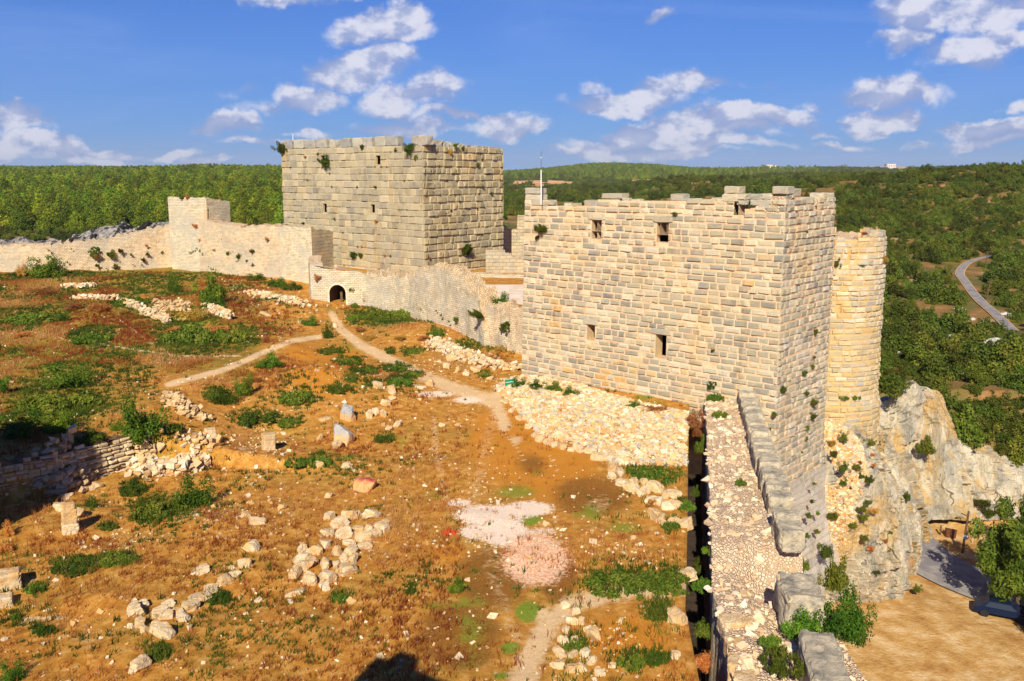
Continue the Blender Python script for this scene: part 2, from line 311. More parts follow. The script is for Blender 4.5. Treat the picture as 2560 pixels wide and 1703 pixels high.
# ------------------------------------------------------------------ object helpers
def tag(o, label=None, cat=None, group=None, kind=None):
    if label: o['label'] = label
    if cat: o['category'] = cat
    if group: o['group'] = group
    if kind: o['kind'] = kind
    return o
def empty(name, loc, label, cat, group=None):
    o = bpy.data.objects.new(name, None); COL.objects.link(o); o.location = loc; o.empty_display_size = .3
    bpy.context.view_layer.update() if False else None
    return tag(o, label, cat, group)
def link(name, me, parent=None, loc=None):
    o = bpy.data.objects.new(name, me); COL.objects.link(o)
    if parent is not None:
        o.parent = parent
        if loc is None: o.matrix_parent_inverse = Matrix.Translation(parent.location).inverted() if not parent.get('local') else Matrix()
    if loc is not None: o.location = loc
    return o
class MB:
    def __init__(s): s.v = []; s.f = []; s.c = []; s.mi = []; s.uv = []
    def add(s, vs, fs, col=(1, 1, 1), mi=0, uv=None):
        b = len(s.v); s.v.extend(vs); s.f.extend([tuple(b+i for i in f) for f in fs]); s.c.extend([col]*len(vs)); s.mi.extend([mi]*len(fs))
        s.uv.extend(uv if uv is not None else [(0, 0)]*len(vs))
    def box(s, c, d, rot=None, jit=0, col=(1,1,1), mi=0):
        vs = []
        for z in (-.5, .5):
            for (x, y) in ((-.5,-.5),(.5,-.5),(.5,.5),(-.5,.5)):
                q = Vector((x*d[0], y*d[1], z*d[2]))
                if jit: q += Vector((random.uniform(-jit, jit), random.uniform(-jit, jit), random.uniform(-jit, jit)))
                if rot is not None: q = rot @ q
                vs.append(tuple(q+Vector(c)))
        s.add(vs, [(3,2,1,0),(4,5,6,7),(0,1,5,4),(1,2,6,5),(2,3,7,6),(3,0,4,7)], col, mi)
    def tube(s, a, b_, r0, r1=None, n=8, mi=0):
        a = Vector(a); b_ = Vector(b_); r1 = r0 if r1 is None else r1; d = (b_-a).normalized()
        x = d.orthogonal().normalized(); y = d.cross(x); vs = []
        for p_, r in ((a, r0), (b_, r1)):
            for i in range(n):
                an = 2*math.pi*i/n; vs.append(tuple(p_+x*r*math.cos(an)+y*r*math.sin(an)))
        fs = [(i, (i+1) % n, n+(i+1) % n, n+i) for i in range(n)]+[tuple(range(n))[::-1], tuple(range(n, 2*n))]
        s.add(vs, fs, (1,1,1), mi)
    def mesh(s, name, mats, smooth=False):
        me = bpy.data.meshes.new(name); me.from_pydata(s.v, [], s.f)
        for m_ in (mats if isinstance(mats, list) else [mats]): me.materials.append(m_)
        if any(s.mi): me.polygons.foreach_set('material_index', s.mi)
        ca = me.color_attributes.new('Col', 'FLOAT_COLOR', 'POINT')
        ca.data.foreach_set('color', np.array([(c[0], c[1], c[2], 1) for c in s.c], dtype=np.float32).ravel())
        if any(u != (0, 0) for u in s.uv):
            ul = me.uv_layers.new(name='UVMap'); li = np.empty(len(me.loops), dtype=np.int32); me.loops.foreach_get('vertex_index', li)
            ul.data.foreach_set('uv', np.array(s.uv, dtype=np.float32)[li].ravel())
        if smooth: me.polygons.foreach_set('use_smooth', [True]*len(me.polygons))
        me.update(); return me
    def build(s, name, mats, parent=None, smooth=False): return link(name, s.mesh(name, mats, smooth), parent)
def np_mesh(name, V, Fc, mats, col=None, smooth=False, attrs=None):
    me = bpy.data.meshes.new(name); me.from_pydata(V.tolist() if isinstance(V, np.ndarray) else V, [], Fc.tolist() if isinstance(Fc, np.ndarray) else Fc)
    for m_ in (mats if isinstance(mats, list) else [mats]): me.materials.append(m_)
    for nm, arr in ([('Col', col)] if col is not None else [])+list((attrs or {}).items()):
        ca = me.color_attributes.new(nm, 'FLOAT_COLOR', 'POINT')
        a4 = np.ones((len(V), 4), dtype=np.float32); a4[:, :3] = arr; ca.data.foreach_set('color', a4.ravel())
    if smooth: me.polygons.foreach_set('use_smooth', [True]*len(me.polygons))
    me.update(); return me
def sstep(a, b_, x): 
    q = np.clip((x-a)/(b_-a), 0, 1); return q*q*(3-2*q)
def fbm(x, y, s, oct=4, seed=0.0):
    r = 0; a = 1
    r = noise.fractal(Vector((x/s+seed, y/s-seed, seed*.7)), 1.0, 2.0, oct); return r
_perm = rng.random((64, 64))
def vnoise(x, y, s, oct=4, seed=0):
    x = np.asarray(x, dtype=float)/s+seed*13.7; y = np.asarray(y, dtype=float)/s+seed*5.1; out_ = 0; a = .5; tot = 0
    for k in range(oct):
        xi = np.floor(x).astype(int); yi = np.floor(y).astype(int); fx = x-xi; fy = y-yi; fx = fx*fx*(3-2*fx); fy = fy*fy*(3-2*fy)
        g_ = lambda i, j: _perm[(i) % 64, (j) % 64]
        out_ = out_+a*((g_(xi, yi)*(1-fx)+g_(xi+1, yi)*fx)*(1-fy)+(g_(xi, yi+1)*(1-fx)+g_(xi+1, yi+1)*fx)*fy); tot += a
        a *= .5; x = x*2.03+7.1; y = y*2.03+3.3
    return out_/tot-.5

# ------------------------------------------------------------------ courtyard height
ANCH = np.array([(-22,43,0),(-10,30,0),(0,35,0),(8,50,0),(10,62,0),(0,75,0),(-5,90,.3),(-12,103,.7),(-22,111,1),(-30,60,0),(-35,75,.4),(-40,95,1.2),(-55,110,2),
 (-75,130,3),(-53,136,3),(-33,126,2.5),(-27,118,1.4),(-18,95,.8),(-14,80,.5),(-15,65,.2),(-60,90,1.2),(-12,50,0),(-28,85,.9),(-30,40,0),(-45,50,0),(-60,60,.2),(5,25,0),(-90,140,3),(-90,100,2),(12,70,0)], dtype=float)
W2X = [-40, -27, -25.5, -19, -12, -3.6, -1.5, .8, 3.4, 8, 30]; W2Y = [128, 121, 114.5, 113.8, 107.8, 94.4, 91.6, 88.9, 86.2, 82, 80]
def pit(x, y):
    yl = np.interp(x, [-60, -28.4, -26.3, -25.8, -23.5, -20, -16, -12], [47.0, 47.8, 49.9, 51.3, 54.2, 54.4, 53.6, 53])
    amp = np.interp(x, [-26, -23, -20, -14, -11], [2.0, 2.0, 1.3, .5, 0])
    fade = 1-sstep(8, 40, y-yl)
    return sstep(-.15, .35, y-yl)*amp*np.where(y-yl > 8, .35+.65*fade, 1)
def H(x, y):
    x = np.asarray(x, dtype=float); y = np.asarray(y, dtype=float)
    num = 0; den = 0
    for ax, ay_, az in ANCH:
        w = np.exp(-((x-ax)**2+(y-ay_)**2)/(2*9.0**2))+1e-9; num = num+w*az; den = den+w
    z = num/den+pit(x, y)
    z = z+1.3*np.exp(-((x+14.7)**2/40+(y-72)**2/30))
    z = z-.7*np.exp(-((x+17)**2/7+(y-59.5)**2/18))
    z = z+.9*np.exp(-((x+10.5)**2/20+(y-99)**2/30))+1.2*np.exp(-((x+29)**2/25+(y-107)**2/40))
    z = z+.45*sstep(-1.0, .5, (x-1.0)-0.0*y)*sstep(54, 57, y-.35*(x-2)*0)*sstep(3.5, 1.5, np.abs(y-66)-9)*sstep(-.5, 1.0, (x-(1.5+(70-y)*.45)))
    rough = .17+.34*sstep(-8, -20, x)
    z = z+vnoise(x, y, 4.5, 5, 1)*rough*2+vnoise(x, y, 1.1, 3, 2)*.10
    yw = np.interp(x, W2X, W2Y)+5.5*sstep(-25, -24.2, x)*sstep(-18.6, -19.6, x)
    z = np.where(y > yw+.6, z+(4.6-z)*sstep(.6, 1.6, y-yw)*sstep(-26.8, -25.2, x), z)
    return z
def gp(u, v, it=14):
    z = 0.5
    for _ in range(it):
        x, y, _z = atz(u, v, z); z = .5*z+.5*float(H(x, y))
    x, y, _z = atz(u, v, z); return Vector((x, y, float(H(x, y))))
def xe(y): return np.interp(y, [20, 27, 35.2, 38.6, 64.5, 69, 160], [6.2, 6.5, 7.3, 8.0, 13.1, 14.0, 14.0])   # left lip of the trench
# grid
xs = -np.concatenate([np.arange(0, 62, .3), np.arange(62, 115, .8)]); ys = np.concatenate([np.arange(21, 84, .3), np.arange(84, 160, .5)])
YY, XX = np.meshgrid(ys, xs, indexing='ij'); XX = XX+xe(YY)
ZZ = H(XX, YY)
U, V_ = proj(XX, YY, ZZ)
def blob(u, v, ru, rv): return np.clip(1.25-np.sqrt(((U-u)/ru)**2+((V_-v)/rv)**2), 0, 1)
def line(pts, w0, w1=None):
    best = np.zeros_like(U); n_ = len(pts)-1; w1 = w1 or w0
    for i in range(n_):
        (x0, y0), (x1, y1) = pts[i], pts[i+1]; dx, dy = x1-x0, y1-y0
        q = np.clip(((U-x0)*dx+(V_-y0)*dy)/(dx*dx+dy*dy), 0, 1); ww = w0+(w1-w0)*(i+q)/n_
        d = np.sqrt((U-x0-q*dx)**2+((V_-y0-q*dy)*1.15)**2); best = np.maximum(best, np.clip(1.15-d/ww, 0, 1))
    return best
mx = lambda *a: np.maximum.reduce(a)
path = mx(line([(1240,1010),(1215,1120),(1185,1260),(1245,1480),(1330,1700)], 42)*.42, line([(830,785),(850,822),(900,862),(960,893),(1040,932),(1110,962),(1170,982),(1235,1005)], 14, 30), line([(1240,990),(1245,1020),(1262,1065)], 26, 26)*.9,
 line([(800,842),(730,852),(650,885),(560,925),(420,962)], 10, 13), line([(0,795),(100,835),(260,862),(440,890),(600,890)], 5)*.8, line([(300,800),(380,860),(440,895)], 6)*.75,
 line([(1300,1720),(1330,1640),(1370,1560),(1430,1510),(1560,1480),(1700,1475),(1790,1468)], 60, 26)*.85, line([(1085,1045),(1092,1140),(1112,1240),(1190,1290)], 13)*.6,
 line([(1250,1070),(1300,1130),(1310,1150)], 4)*.8, line([(1370,1130),(1395,1180)], 4)*.8, line([(1360,1520),(1330,1610),(1290,1703)], 5), blob(1290,1100,25,18)*.7,
 blob(1500,1260,60,40)*.45, blob(220,1600,70,50)*.4, line([(50,1550),(160,1545)], 9), blob(560,1420,120,60)*.3)
white = mx(blob(1225,1288,112,32), blob(1320,1272,80,24), blob(1270,1340,85,34), blob(1190,1330,60,28)*.8, blob(1260,1320,70,30), blob(1150,1258,50,12)*.8, blob(1090,985,70,13)*.7, blob(1170,1000,60,14)*.7, blob(1360,1330,50,20)*.6)
pink = mx(blob(1340,1400,110,82), blob(1340,1350,80,30)*.7)
green = mx(blob(1300,1298,75,24), blob(1190,1305,35,8), blob(1320,1530,42,36), blob(1275,1620,32,22), blob(1290,1230,110,36)*.55, blob(1150,1200,60,50)*.4, blob(1255,1690,40,15)*.8,
 vnoise(XX, YY, 3.0, 4, 5)*1.6+.02, blob(1560,1320,100,30)*.55, blob(120,900,200,90)*.55, blob(500,830,120,50)*.7, blob(870,870,90,25)*.45, blob(1020,890,60,20)*.4)
orange = mx(line([(1300,1010),(1500,1040),(1650,1100),(1660,1180)], 55), blob(1290,1110,125,110), blob(1400,1190,110,80)*.9, blob(820,925,110,70), blob(760,880,60,30)*.7, blob(1120,1380,70,30)*.6, blob(1560,1600,140,80)*.7)
darks = mx(blob(1230,1445,100,80), blob(1150,1590,110,95), blob(1392,1440,55,75), blob(1480,1240,120,60)*.8, blob(1060,1610,60,30)*.7, blob(1330,1160,60,40)*.5)
meadow = mx(sstep(1010, 850, V_)*sstep(760, 560, U), blob(60,1000,340,140)*.8, blob(960,790,110,45)*.9, blob(1150,870,130,40)*.6, blob(420,1130,180,80)*.5, blob(1200,860,100,40)*.6)
red = mx(blob(1124,1332,26,15), blob(1060,1345,8,4)*.7)
gravel = mx(blob(640,1110,110,100), blob(520,1040,70,40)*.6, blob(580,1290,180,70)*.6, blob(330,1350,150,90)*.5, blob(720,1040,50,30), blob(640,740,120,50)*.8, blob(1100,850,70,30)*.7, blob(1560,1370,170,60)*.6, blob(1480,1640,130,90)*.5, blob(380,740,120,40)*.5, vnoise(XX, YY, 6, 4, 9)*1.3)
nr, nc = U.shape
gradA = np.stack([path, np.clip(green, 0, 1), white], -1).reshape(-1, 3); gradB = np.stack([orange, darks, np.clip(meadow, 0, 1)], -1).reshape(-1, 3); gradC = np.stack([red, pink, np.clip(gravel, 0, 1)], -1).reshape(-1, 3)
idx = np.arange(nr*nc).reshape(nr, nc)
Fq = np.stack([idx[:-1, :-1], idx[1:, :-1], idx[1:, 1:], idx[:-1, 1:]], -1).reshape(-1, 4)[:, ::-1]
Vv = np.stack([XX, YY, ZZ], -1).reshape(-1, 3)
# bank going down into the trench, and skirt on the far-left/back edge
lip = idx[:, 0]; b0 = len(Vv); low = Vv[lip].copy(); low[:, 2] = -6.5; low[:, 0] += .12+.1*vnoise(low[:, 1], low[:, 1]*0, .8, 3, 3); Vv = np.vstack([Vv, low])
sk = np.array([[lip[i], b0+i, b0+i+1, lip[i+1]] for i in range(nr-1)]); Fq = np.vstack([Fq, sk])
back = idx[-1, :]; b1 = len(Vv); low = Vv[back].copy(); low[:, 2] = -40; Vv = np.vstack([Vv, low]); Fq = np.vstack([Fq, np.array([[back[i], back[i+1], b1+i+1, b1+i] for i in range(nc-1)])])
ext = lambda g_: np.vstack([g_, g_[lip]*0+(0, 0, .2), g_[back]*0])
me = np_mesh('ground', Vv, Fq, M['ground'], attrs={'MapA': ext(gradA), 'MapB': ext(gradB), 'MapC': ext(gradC)}, smooth=True)
ground = link('ground', me); tag(ground, kind='structure')
lipn = None

# ------------------------------------------------------------------ outside land (one sheet to the horizon)
def H2(x, y):
    x = np.asarray(x, dtype=float); y = np.asarray(y, dtype=float); az = x/np.maximum(y, 1)
    ky = [0, 92.5, 95.5, 130, 180, 250, 330, 450, 700, 1200, 2000, 3500, 6000, 12000]
    kr = [-18, -17.6, -5.5, -6, -4.5, 0, 5.5, 10, 12.5, 14.5, 15, 10, -20, -150]
    km = [-18, -18, -18, -16, -10, -5, -1, 3, 3, 2, 12, 14, -20, -150]
    kyl = [0, 130, 180, 250, 296, 303, 330, 450, 700, 1200, 2000, 3500, 6000, 12000]; kl = [-18, -22, -30, -26, -16, -3.5, -2, .5, 6, 13, 16.5, 14, -20, -150]
    r_ = np.interp(y, ky, kr); m_ = np.interp(y, ky, km); l_ = np.interp(y, kyl, kl)
    wr = sstep(.36, .40, az)*(y < 130)+(y >= 130)*sstep(.12, .34, az); wl = sstep(-.08, -.2, az)
    z = r_*wr+l_*wl+m_*(1-np.clip(wr+wl, 0, 1))
    z = z+13*np.exp(-((x-212)**2/70**2+(y-372)**2/80**2))*(az > .3)
    z = z+19*np.exp(-((x-255)/190)**2-((y-2500)/500)**2)*(y > 900)+10*np.exp(-((x-640)/420)**2-((y-2300)/400)**2)+22*np.exp(-((x-1000)/420)**2-((y-3100)/500)**2)
    z = z+16*np.exp(-((x-1050)/260)**2-((y-2500)/400)**2)+9*np.exp(-((x-125)/45)**2-((y-650)/120)**2)*(az > 0)
    far = sstep(120, 400, y)
    z = z+vnoise(x, y, 60, 5, 4)*7*far+vnoise(x, y, 420, 3, 14)*9*sstep(600, 1500, y)*(az < -.05)+vnoise(x, y, 9, 4, 6)*1.6*sstep(88, 100, y)+vnoise(x, y, 3, 3, 8)*.25
    # foot bank of far cliff
    z = z+1.8*sstep(85, 90, y)*sstep(93, 91, y)*sstep(30, 36, x)
    return z
def FIELD(x, y): 
    a = x/y; e = lambda c, w, y0, yw: np.exp(-((a-c)/w)**2-((y-y0)/yw)**2)
    return e(.03, .032, 1250, 330)+.9*e(.15, .045, 1700, 330)+e(.27, .045, 2250, 450)+.9*e(.245, .018, 1450, 130)+.8*e(.43, .04, 2600, 400)+.6*e(.35, .012, 1600, 100)
H2core = H2
# terrain shoulders carrying the far houses, and the bed of the upper road
HOUSES = [(2225, 416, 22, 14, 2300, 'large white three-storey building alone on the right skyline', 3, True), (1922, 416, 14, 8, 2600, 'white house at the left of the hilltop village', 2, True), (1752, 424, 14, 8, 2400, 'white flat-roofed house on the skyline left of the village', 1, True), (1744, 436, 16, 9, 2200, 'grey house below the white flat-roofed one', 2, True), (1768, 437, 10, 6, 2210, 'tiny pale house right of the grey house', 1, True),
  (1815, 425, 12, 8, 2500, 'house with red roof on the skyline', 1, False), (1470, 453, 12, 6, 1750, 'low white house under the green pine hill', 1, True), (1500, 447, 9, 5, 1800, 'tiny cream house under the green pine hill', 1, True), (1650, 446, 14, 5, 1800, 'low pale shed at the right foot of the pine hill', 1, True), (1572, 447, 10, 5, 1800, 'small house in the middle of the terraced fields', 1, True),
  (1868, 447, 12, 4, 1500, 'low white building beside the orange clearing', 1, True), (1937, 417, 16, 7, 2650, 'dark unfinished building right of the white village house', 2, True), (1680, 436, 8, 4, 2220, 'isolated white cottage left of the grey house', 1, True), (2000, 420, 0, 0, 2650, '', 1, True), (2060, 424, 0, 0, 2500, '', 1, True), (2130, 428, 0, 0, 2400, '', 1, True)]
HB = []
for h_ in HOUSES:
    x_, y_, z_ = atY(h_[0], h_[1]+h_[3]*.5+2, h_[4]); cur = float(H2core(x_, y_))+sum(b_[2]*math.exp(-((x_-b_[0])/70)**2-((y_-b_[1])/90)**2) for b_ in HB); HB.append((x_, y_, z_-cur))
def H2a(x, y):
    z = H2core(x, y); x = np.asarray(x, dtype=float); y = np.asarray(y, dtype=float)
    if np.max(y) > 1200:
        for b_ in HB: z = z+b_[2]*np.exp(-((x-b_[0])/70)**2-((y-b_[1])/90)**2)
    return z
H2 = H2a
def gp2(u, v):
    z = -3.0
    for _ in range(30):
        x, y, _z = atz(u, v, z); z = min(.6*z+.4*float(H2(x, y)), 17.0)
    x, y, _z = atz(u, v, z); return Vector((x, y, float(H2(x, y))))
up = [gp2(u, v) for u, v in ((2530, 830), (2490, 790), (2445, 745), (2412, 705), (2400, 680), (2425, 655), (2480, 640), (2560, 628), (2640, 615))]
zsm = [q.z for q in up]; zsm = [float(np.mean(zsm[max(0, i-1):i+2])) for i in range(len(zsm))]
for q, z in zip(up, zsm): q.z = z
LOWR = [Vector(atz(u, v, -17.9)) for u, v in ((2225, 1312), (2300, 1385), (2390, 1438), (2500, 1482), (2640, 1530), (2800, 1570))]
def H2(x, y):
    z = H2a(x, y); x = np.asarray(x, dtype=float); y = np.asarray(y, dtype=float); best = np.full(np.broadcast(x, y).shape, 1e9); bz = np.zeros_like(best)
    for a, b_ in list(zip(up[:-1], up[1:]))+list(zip(LOWR[:-1], LOWR[1:])):
        dx, dy = b_.x-a.x, b_.y-a.y; q = np.clip(((x-a.x)*dx+(y-a.y)*dy)/(dx*dx+dy*dy), 0, 1); d = np.hypot(x-a.x-q*dx, y-a.y-q*dy); zz = a.z+(b_.z-a.z)*q; m_ = d < best; best = np.where(m_, d, best); bz = np.where(m_, zz, bz)
    w = sstep(9, 3.5, best); return z*(1-w)+(bz-.12)*w
yg = np.concatenate([np.arange(20, 130, 1.0), np.geomspace(130, 14000, 330)]); ag = np.linspace(-.95, .95, 420)
YG, AG = np.meshgrid(yg, ag, indexing='ij'); XG = AG*np.maximum(YG, 60)
ZG = H2(XG, YG)
field = FIELD(XG, YG)
field = np.clip(field*4+vnoise(XG, YG, 130, 4, 3)*1.4, 0, 1)*(YG > 600)
sandm = np.clip(sstep(93, 91.5, YG)*sstep(10, 16, XG), 0, 1)
pinehill = np.clip(np.exp(-((XG-255)/230)**2-((YG-2600)/500)**2)*2, 0, 1)
nr2, nc2 = XG.shape; idx = np.arange(nr2*nc2).reshape(nr2, nc2)
Fq = np.stack([idx[:-1, :-1], idx[:-1, 1:], idx[1:, 1:], idx[1:, :-1]], -1).reshape(-1, 4)
me = np_mesh('terrain', np.stack([XG, YG, ZG], -1).reshape(-1, 3), Fq, M['land'], attrs={'MapA': np.stack([field, sandm, pinehill], -1).reshape(-1, 3)}, smooth=True)
tag(link('terrain', me), kind='structure')
# back sheet behind the viewer
mb = MB(); mb.add([(-9000, 20, -18.2), (-9000, -9000, -18.2), (9000, -9000, -18.2), (9000, 20, -18.2)], [(0, 1, 2, 3)]); tag(mb.build('ground', M['sand']), kind='structure')
# far blue ridges
def ridge(name, Y, pts, zb=-160):
    mb = MB(); n_ = 160; us = np.linspace(pts[0][0], pts[-1][0], n_); vs = np.interp(us, [q[0] for q in pts], [q[1] for q in pts])
    rows = []
    for k, (dy, f) in enumerate(((0, 1), (-.10, .55), (-.2, 0), (.15, 0))):
        row = []
        for i, (u, v) in enumerate(zip(us, vs)):
            x, y, z = atY(u, v+float(vnoise(u, k, 22, 5, 2))*4, Y); z = zb+(z-zb)*f+(float(vnoise(u, k*9, 14, 4, 5))*60 if 0 < f < 1 else 0)
            row.append((x*(1+dy), Y*(1+dy), z))
        rows.append(row)
    for a, b_ in ((1, 0), (2, 1), (0, 3)):
        base = len(mb.v); mb.add(rows[a]+rows[b_], [(i, i+1, n_+i+1, n_+i) for i in range(n_-1)])
    tag(mb.build(name, M['farhill'], smooth=True), kind='structure')
ridge('hills', 9500, [(1750, 432), (1960, 424), (2050, 416), (2100, 414), (2115, 411), (2130, 424), (2180, 430), (2260, 428), (2330, 430), (2420, 433), (2500, 426), (2700, 405)])
ridge('hills', 12500, [(1150, 446), (1262, 449), (1300, 443), (1345, 440), (1400, 448), (1700, 450)])

# ------------------------------------------------------------------ block masonry
def rock_block(mb, pt, t0, t1, z0, z1, prot, inset, col, d0=.006):
    w = t1-t0; h = z1-z0; jj = .035
    e = min(inset, w*.28, h*.28); wz = .16*math.sin(t0*.35+z0*1.7)*math.sin(t0*.13+z0)*min(1, h*2); z0 += wz*.5; z1 += wz*.5
    ts = (t0, t0+e, t1-e, t1); zs = (z0, z0+e, z1-e, z1); vs = []
    tilt = random.uniform(-.3, .3)*prot; tilt2 = random.uniform(-.3, .3)*prot
    for j, z in enumerate(zs):
        for i, t_ in enumerate(ts):
            inner = i in (1, 2) and j in (1, 2); edge = not inner
            d = d0 if edge else prot+tilt*(i-1.5)+tilt2*(j-1.5)+random.uniform(-.25, .25)*prot
            vs.append(tuple(pt(t_+random.uniform(-jj, jj)*(.6 if edge else 1), z+random.uniform(-jj, jj)*(.6 if edge else 1), d)))
    fs = [(j*4+i, j*4+i+1, j*4+i+5, j*4+i+4) for j in range(3) for i in range(3)]
    mb.add(vs, fs, col)
def vary(cols, k=.1):
    c = random.choice(cols); f = random.uniform(1-k, 1+k); return (c[0]*f, c[1]*f, c[2]*f)
def face_blocks(mb, mm, pt, Wd, courses, top, holes, bl, prot, joint, cols, botf=None, ragged=.0, ends=.05):
    """courses: ascending z breaks; top(t)-> wall top; holes: (t0,t1,z0,z1)"""
    for ci in range(len(courses)-1):
        za, zb = courses[ci], courses[ci+1]; t_ = -ends; first = True
        spans = []
        hs_ = [h for h in holes if h[2] < zb-.08 and h[3] > za+.08]
        while t_ < Wd+ends-.05:
            w = random.uniform(*bl); 
            if first: w *= random.choice((.6, 1.0)); first = False
            e = t_+w
            if e > Wd+ends-.35*bl[0]: e = Wd+ends
            spans.append((t_, e)); t_ = e
        for (a, e) in spans:
            parts = [(a, e)]
            for (h0, h1, _, _) in hs_:
                nw = []
                for (p0, p1) in parts:
                    if h1 <= p0 or h0 >= p1: nw.append((p0, p1)); continue
                    if h0 > p0+.15: nw.append((p0, h0))
                    if h1 < p1-.15: nw.append((h1, p1))
                parts = nw
            for (p0, p1) in parts:
                mid = (p0+p1)/2
                if za > top(mid)-.2: continue
                if botf and zb < botf(mid): continue
                if random.random() < ragged: continue
                jz = random.uniform(-.05, .05); pr = prot*random.uniform(.3, 1.5)
                rock_block(mb, pt, p0+joint/2, p1-joint/2, za+joint/2+jz*.3, min(zb, zb)-joint/2+jz*.3, pr, .035+prot*.35, vary(cols(mid, za) if callable(cols) else cols))
    # backing
    step = bl[0]*.7; tb = sorted(set([round(x_, 3) for x_ in np.arange(0, Wd, step)]+[round(Wd, 3)]+[round(h[0], 3) for h in holes]+[round(h[1], 3) for h in holes]))
    tb = [x_ for x_ in tb if 0 <= x_ <= Wd+1e-6]
    for i in range(len(tb)-1):
        a, e = tb[i], tb[i+1]
        if e-a < 1e-4: continue
        mid = (a+e)/2; tp = top(mid); zb_ = [courses[0]]+[c_ for c_ in courses[1:] if c_ < tp-.02]+[tp]
        extra = []
        for h in holes:
            if h[0]-1e-3 <= mid <= h[1]+1e-3: extra += [h[2], h[3]]
        zb_ = sorted(set(zb_+[x_ for x_ in extra if courses[0] < x_ < tp]))
        for j in range(len(zb_)-1):
            zc = (zb_[j]+zb_[j+1])/2
            if any(h[0]-1e-3 <= mid <= h[1]+1e-3 and h[2] <= zc <= h[3] for h in holes): continue
            mm.add([tuple(pt(a, zb_[j], 0)), tuple(pt(e, zb_[j], 0)), tuple(pt(e, zb_[j+1], 0)), tuple(pt(a, zb_[j+1], 0))], [(0, 1, 2, 3)])
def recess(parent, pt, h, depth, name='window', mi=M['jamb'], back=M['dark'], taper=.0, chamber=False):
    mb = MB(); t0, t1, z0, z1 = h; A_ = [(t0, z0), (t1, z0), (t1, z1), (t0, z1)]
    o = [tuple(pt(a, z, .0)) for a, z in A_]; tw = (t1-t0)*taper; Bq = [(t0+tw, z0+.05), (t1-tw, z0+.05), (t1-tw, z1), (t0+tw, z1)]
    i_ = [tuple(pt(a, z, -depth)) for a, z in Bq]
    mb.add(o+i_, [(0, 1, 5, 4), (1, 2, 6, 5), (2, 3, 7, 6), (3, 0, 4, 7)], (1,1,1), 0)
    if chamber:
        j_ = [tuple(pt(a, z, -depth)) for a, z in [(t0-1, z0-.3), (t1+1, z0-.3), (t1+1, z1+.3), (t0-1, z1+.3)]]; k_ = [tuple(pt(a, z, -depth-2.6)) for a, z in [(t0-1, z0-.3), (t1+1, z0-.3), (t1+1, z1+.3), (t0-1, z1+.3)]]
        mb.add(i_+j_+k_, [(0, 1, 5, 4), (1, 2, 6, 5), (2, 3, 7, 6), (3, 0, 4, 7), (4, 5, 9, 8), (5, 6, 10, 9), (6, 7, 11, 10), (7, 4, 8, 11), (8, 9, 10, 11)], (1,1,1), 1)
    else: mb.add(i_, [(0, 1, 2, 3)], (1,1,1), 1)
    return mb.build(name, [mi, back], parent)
def courses_of(z0, z1, h, k=.12):
    out_ = [z0]
    while out_[-1] < z1: out_.append(out_[-1]+h*random.uniform(1-k, 1+k))
    return out_
class Plane:
    """vertical wall plane: origin O, tangent T (unit, horizontal), outward N; optional batter"""
    def __init__(s, O, T, N, ztop, batter=0, W=None):
        s.W = W; s.O = Vector((O[0], O[1], 0)); s.T = Vector((*T, 0)).normalized(); s.N = Vector((*N, 0)).normalized(); s.zt = ztop; s.b = batter
    def pt(s, t_, z, d):
        if s.W: t_ = t_+(t_-s.W/2)/(s.W/2)*s.b*max(0, s.zt-z)
        return s.O+s.T*t_+s.N*(d+s.b*max(0, s.zt-z))+Vector((0, 0, z))
    def px(s, u, v):
        r = Vector(ray(u, v)); o = s.O-Vector((0, 0, 0)); k = s.N.dot(o)/s.N.dot(Vector((r.x, r.y, 0)))
        P_ = r*k+Vector((0, 0, CAMZ)); return (Vector((P_.x, P_.y, 0))-s.O).dot(s.T), P_.z
def topfn(profile):
    return lambda t_: float(np.interp(t_, [q[0] for q in profile], [q[1] for q in profile]))
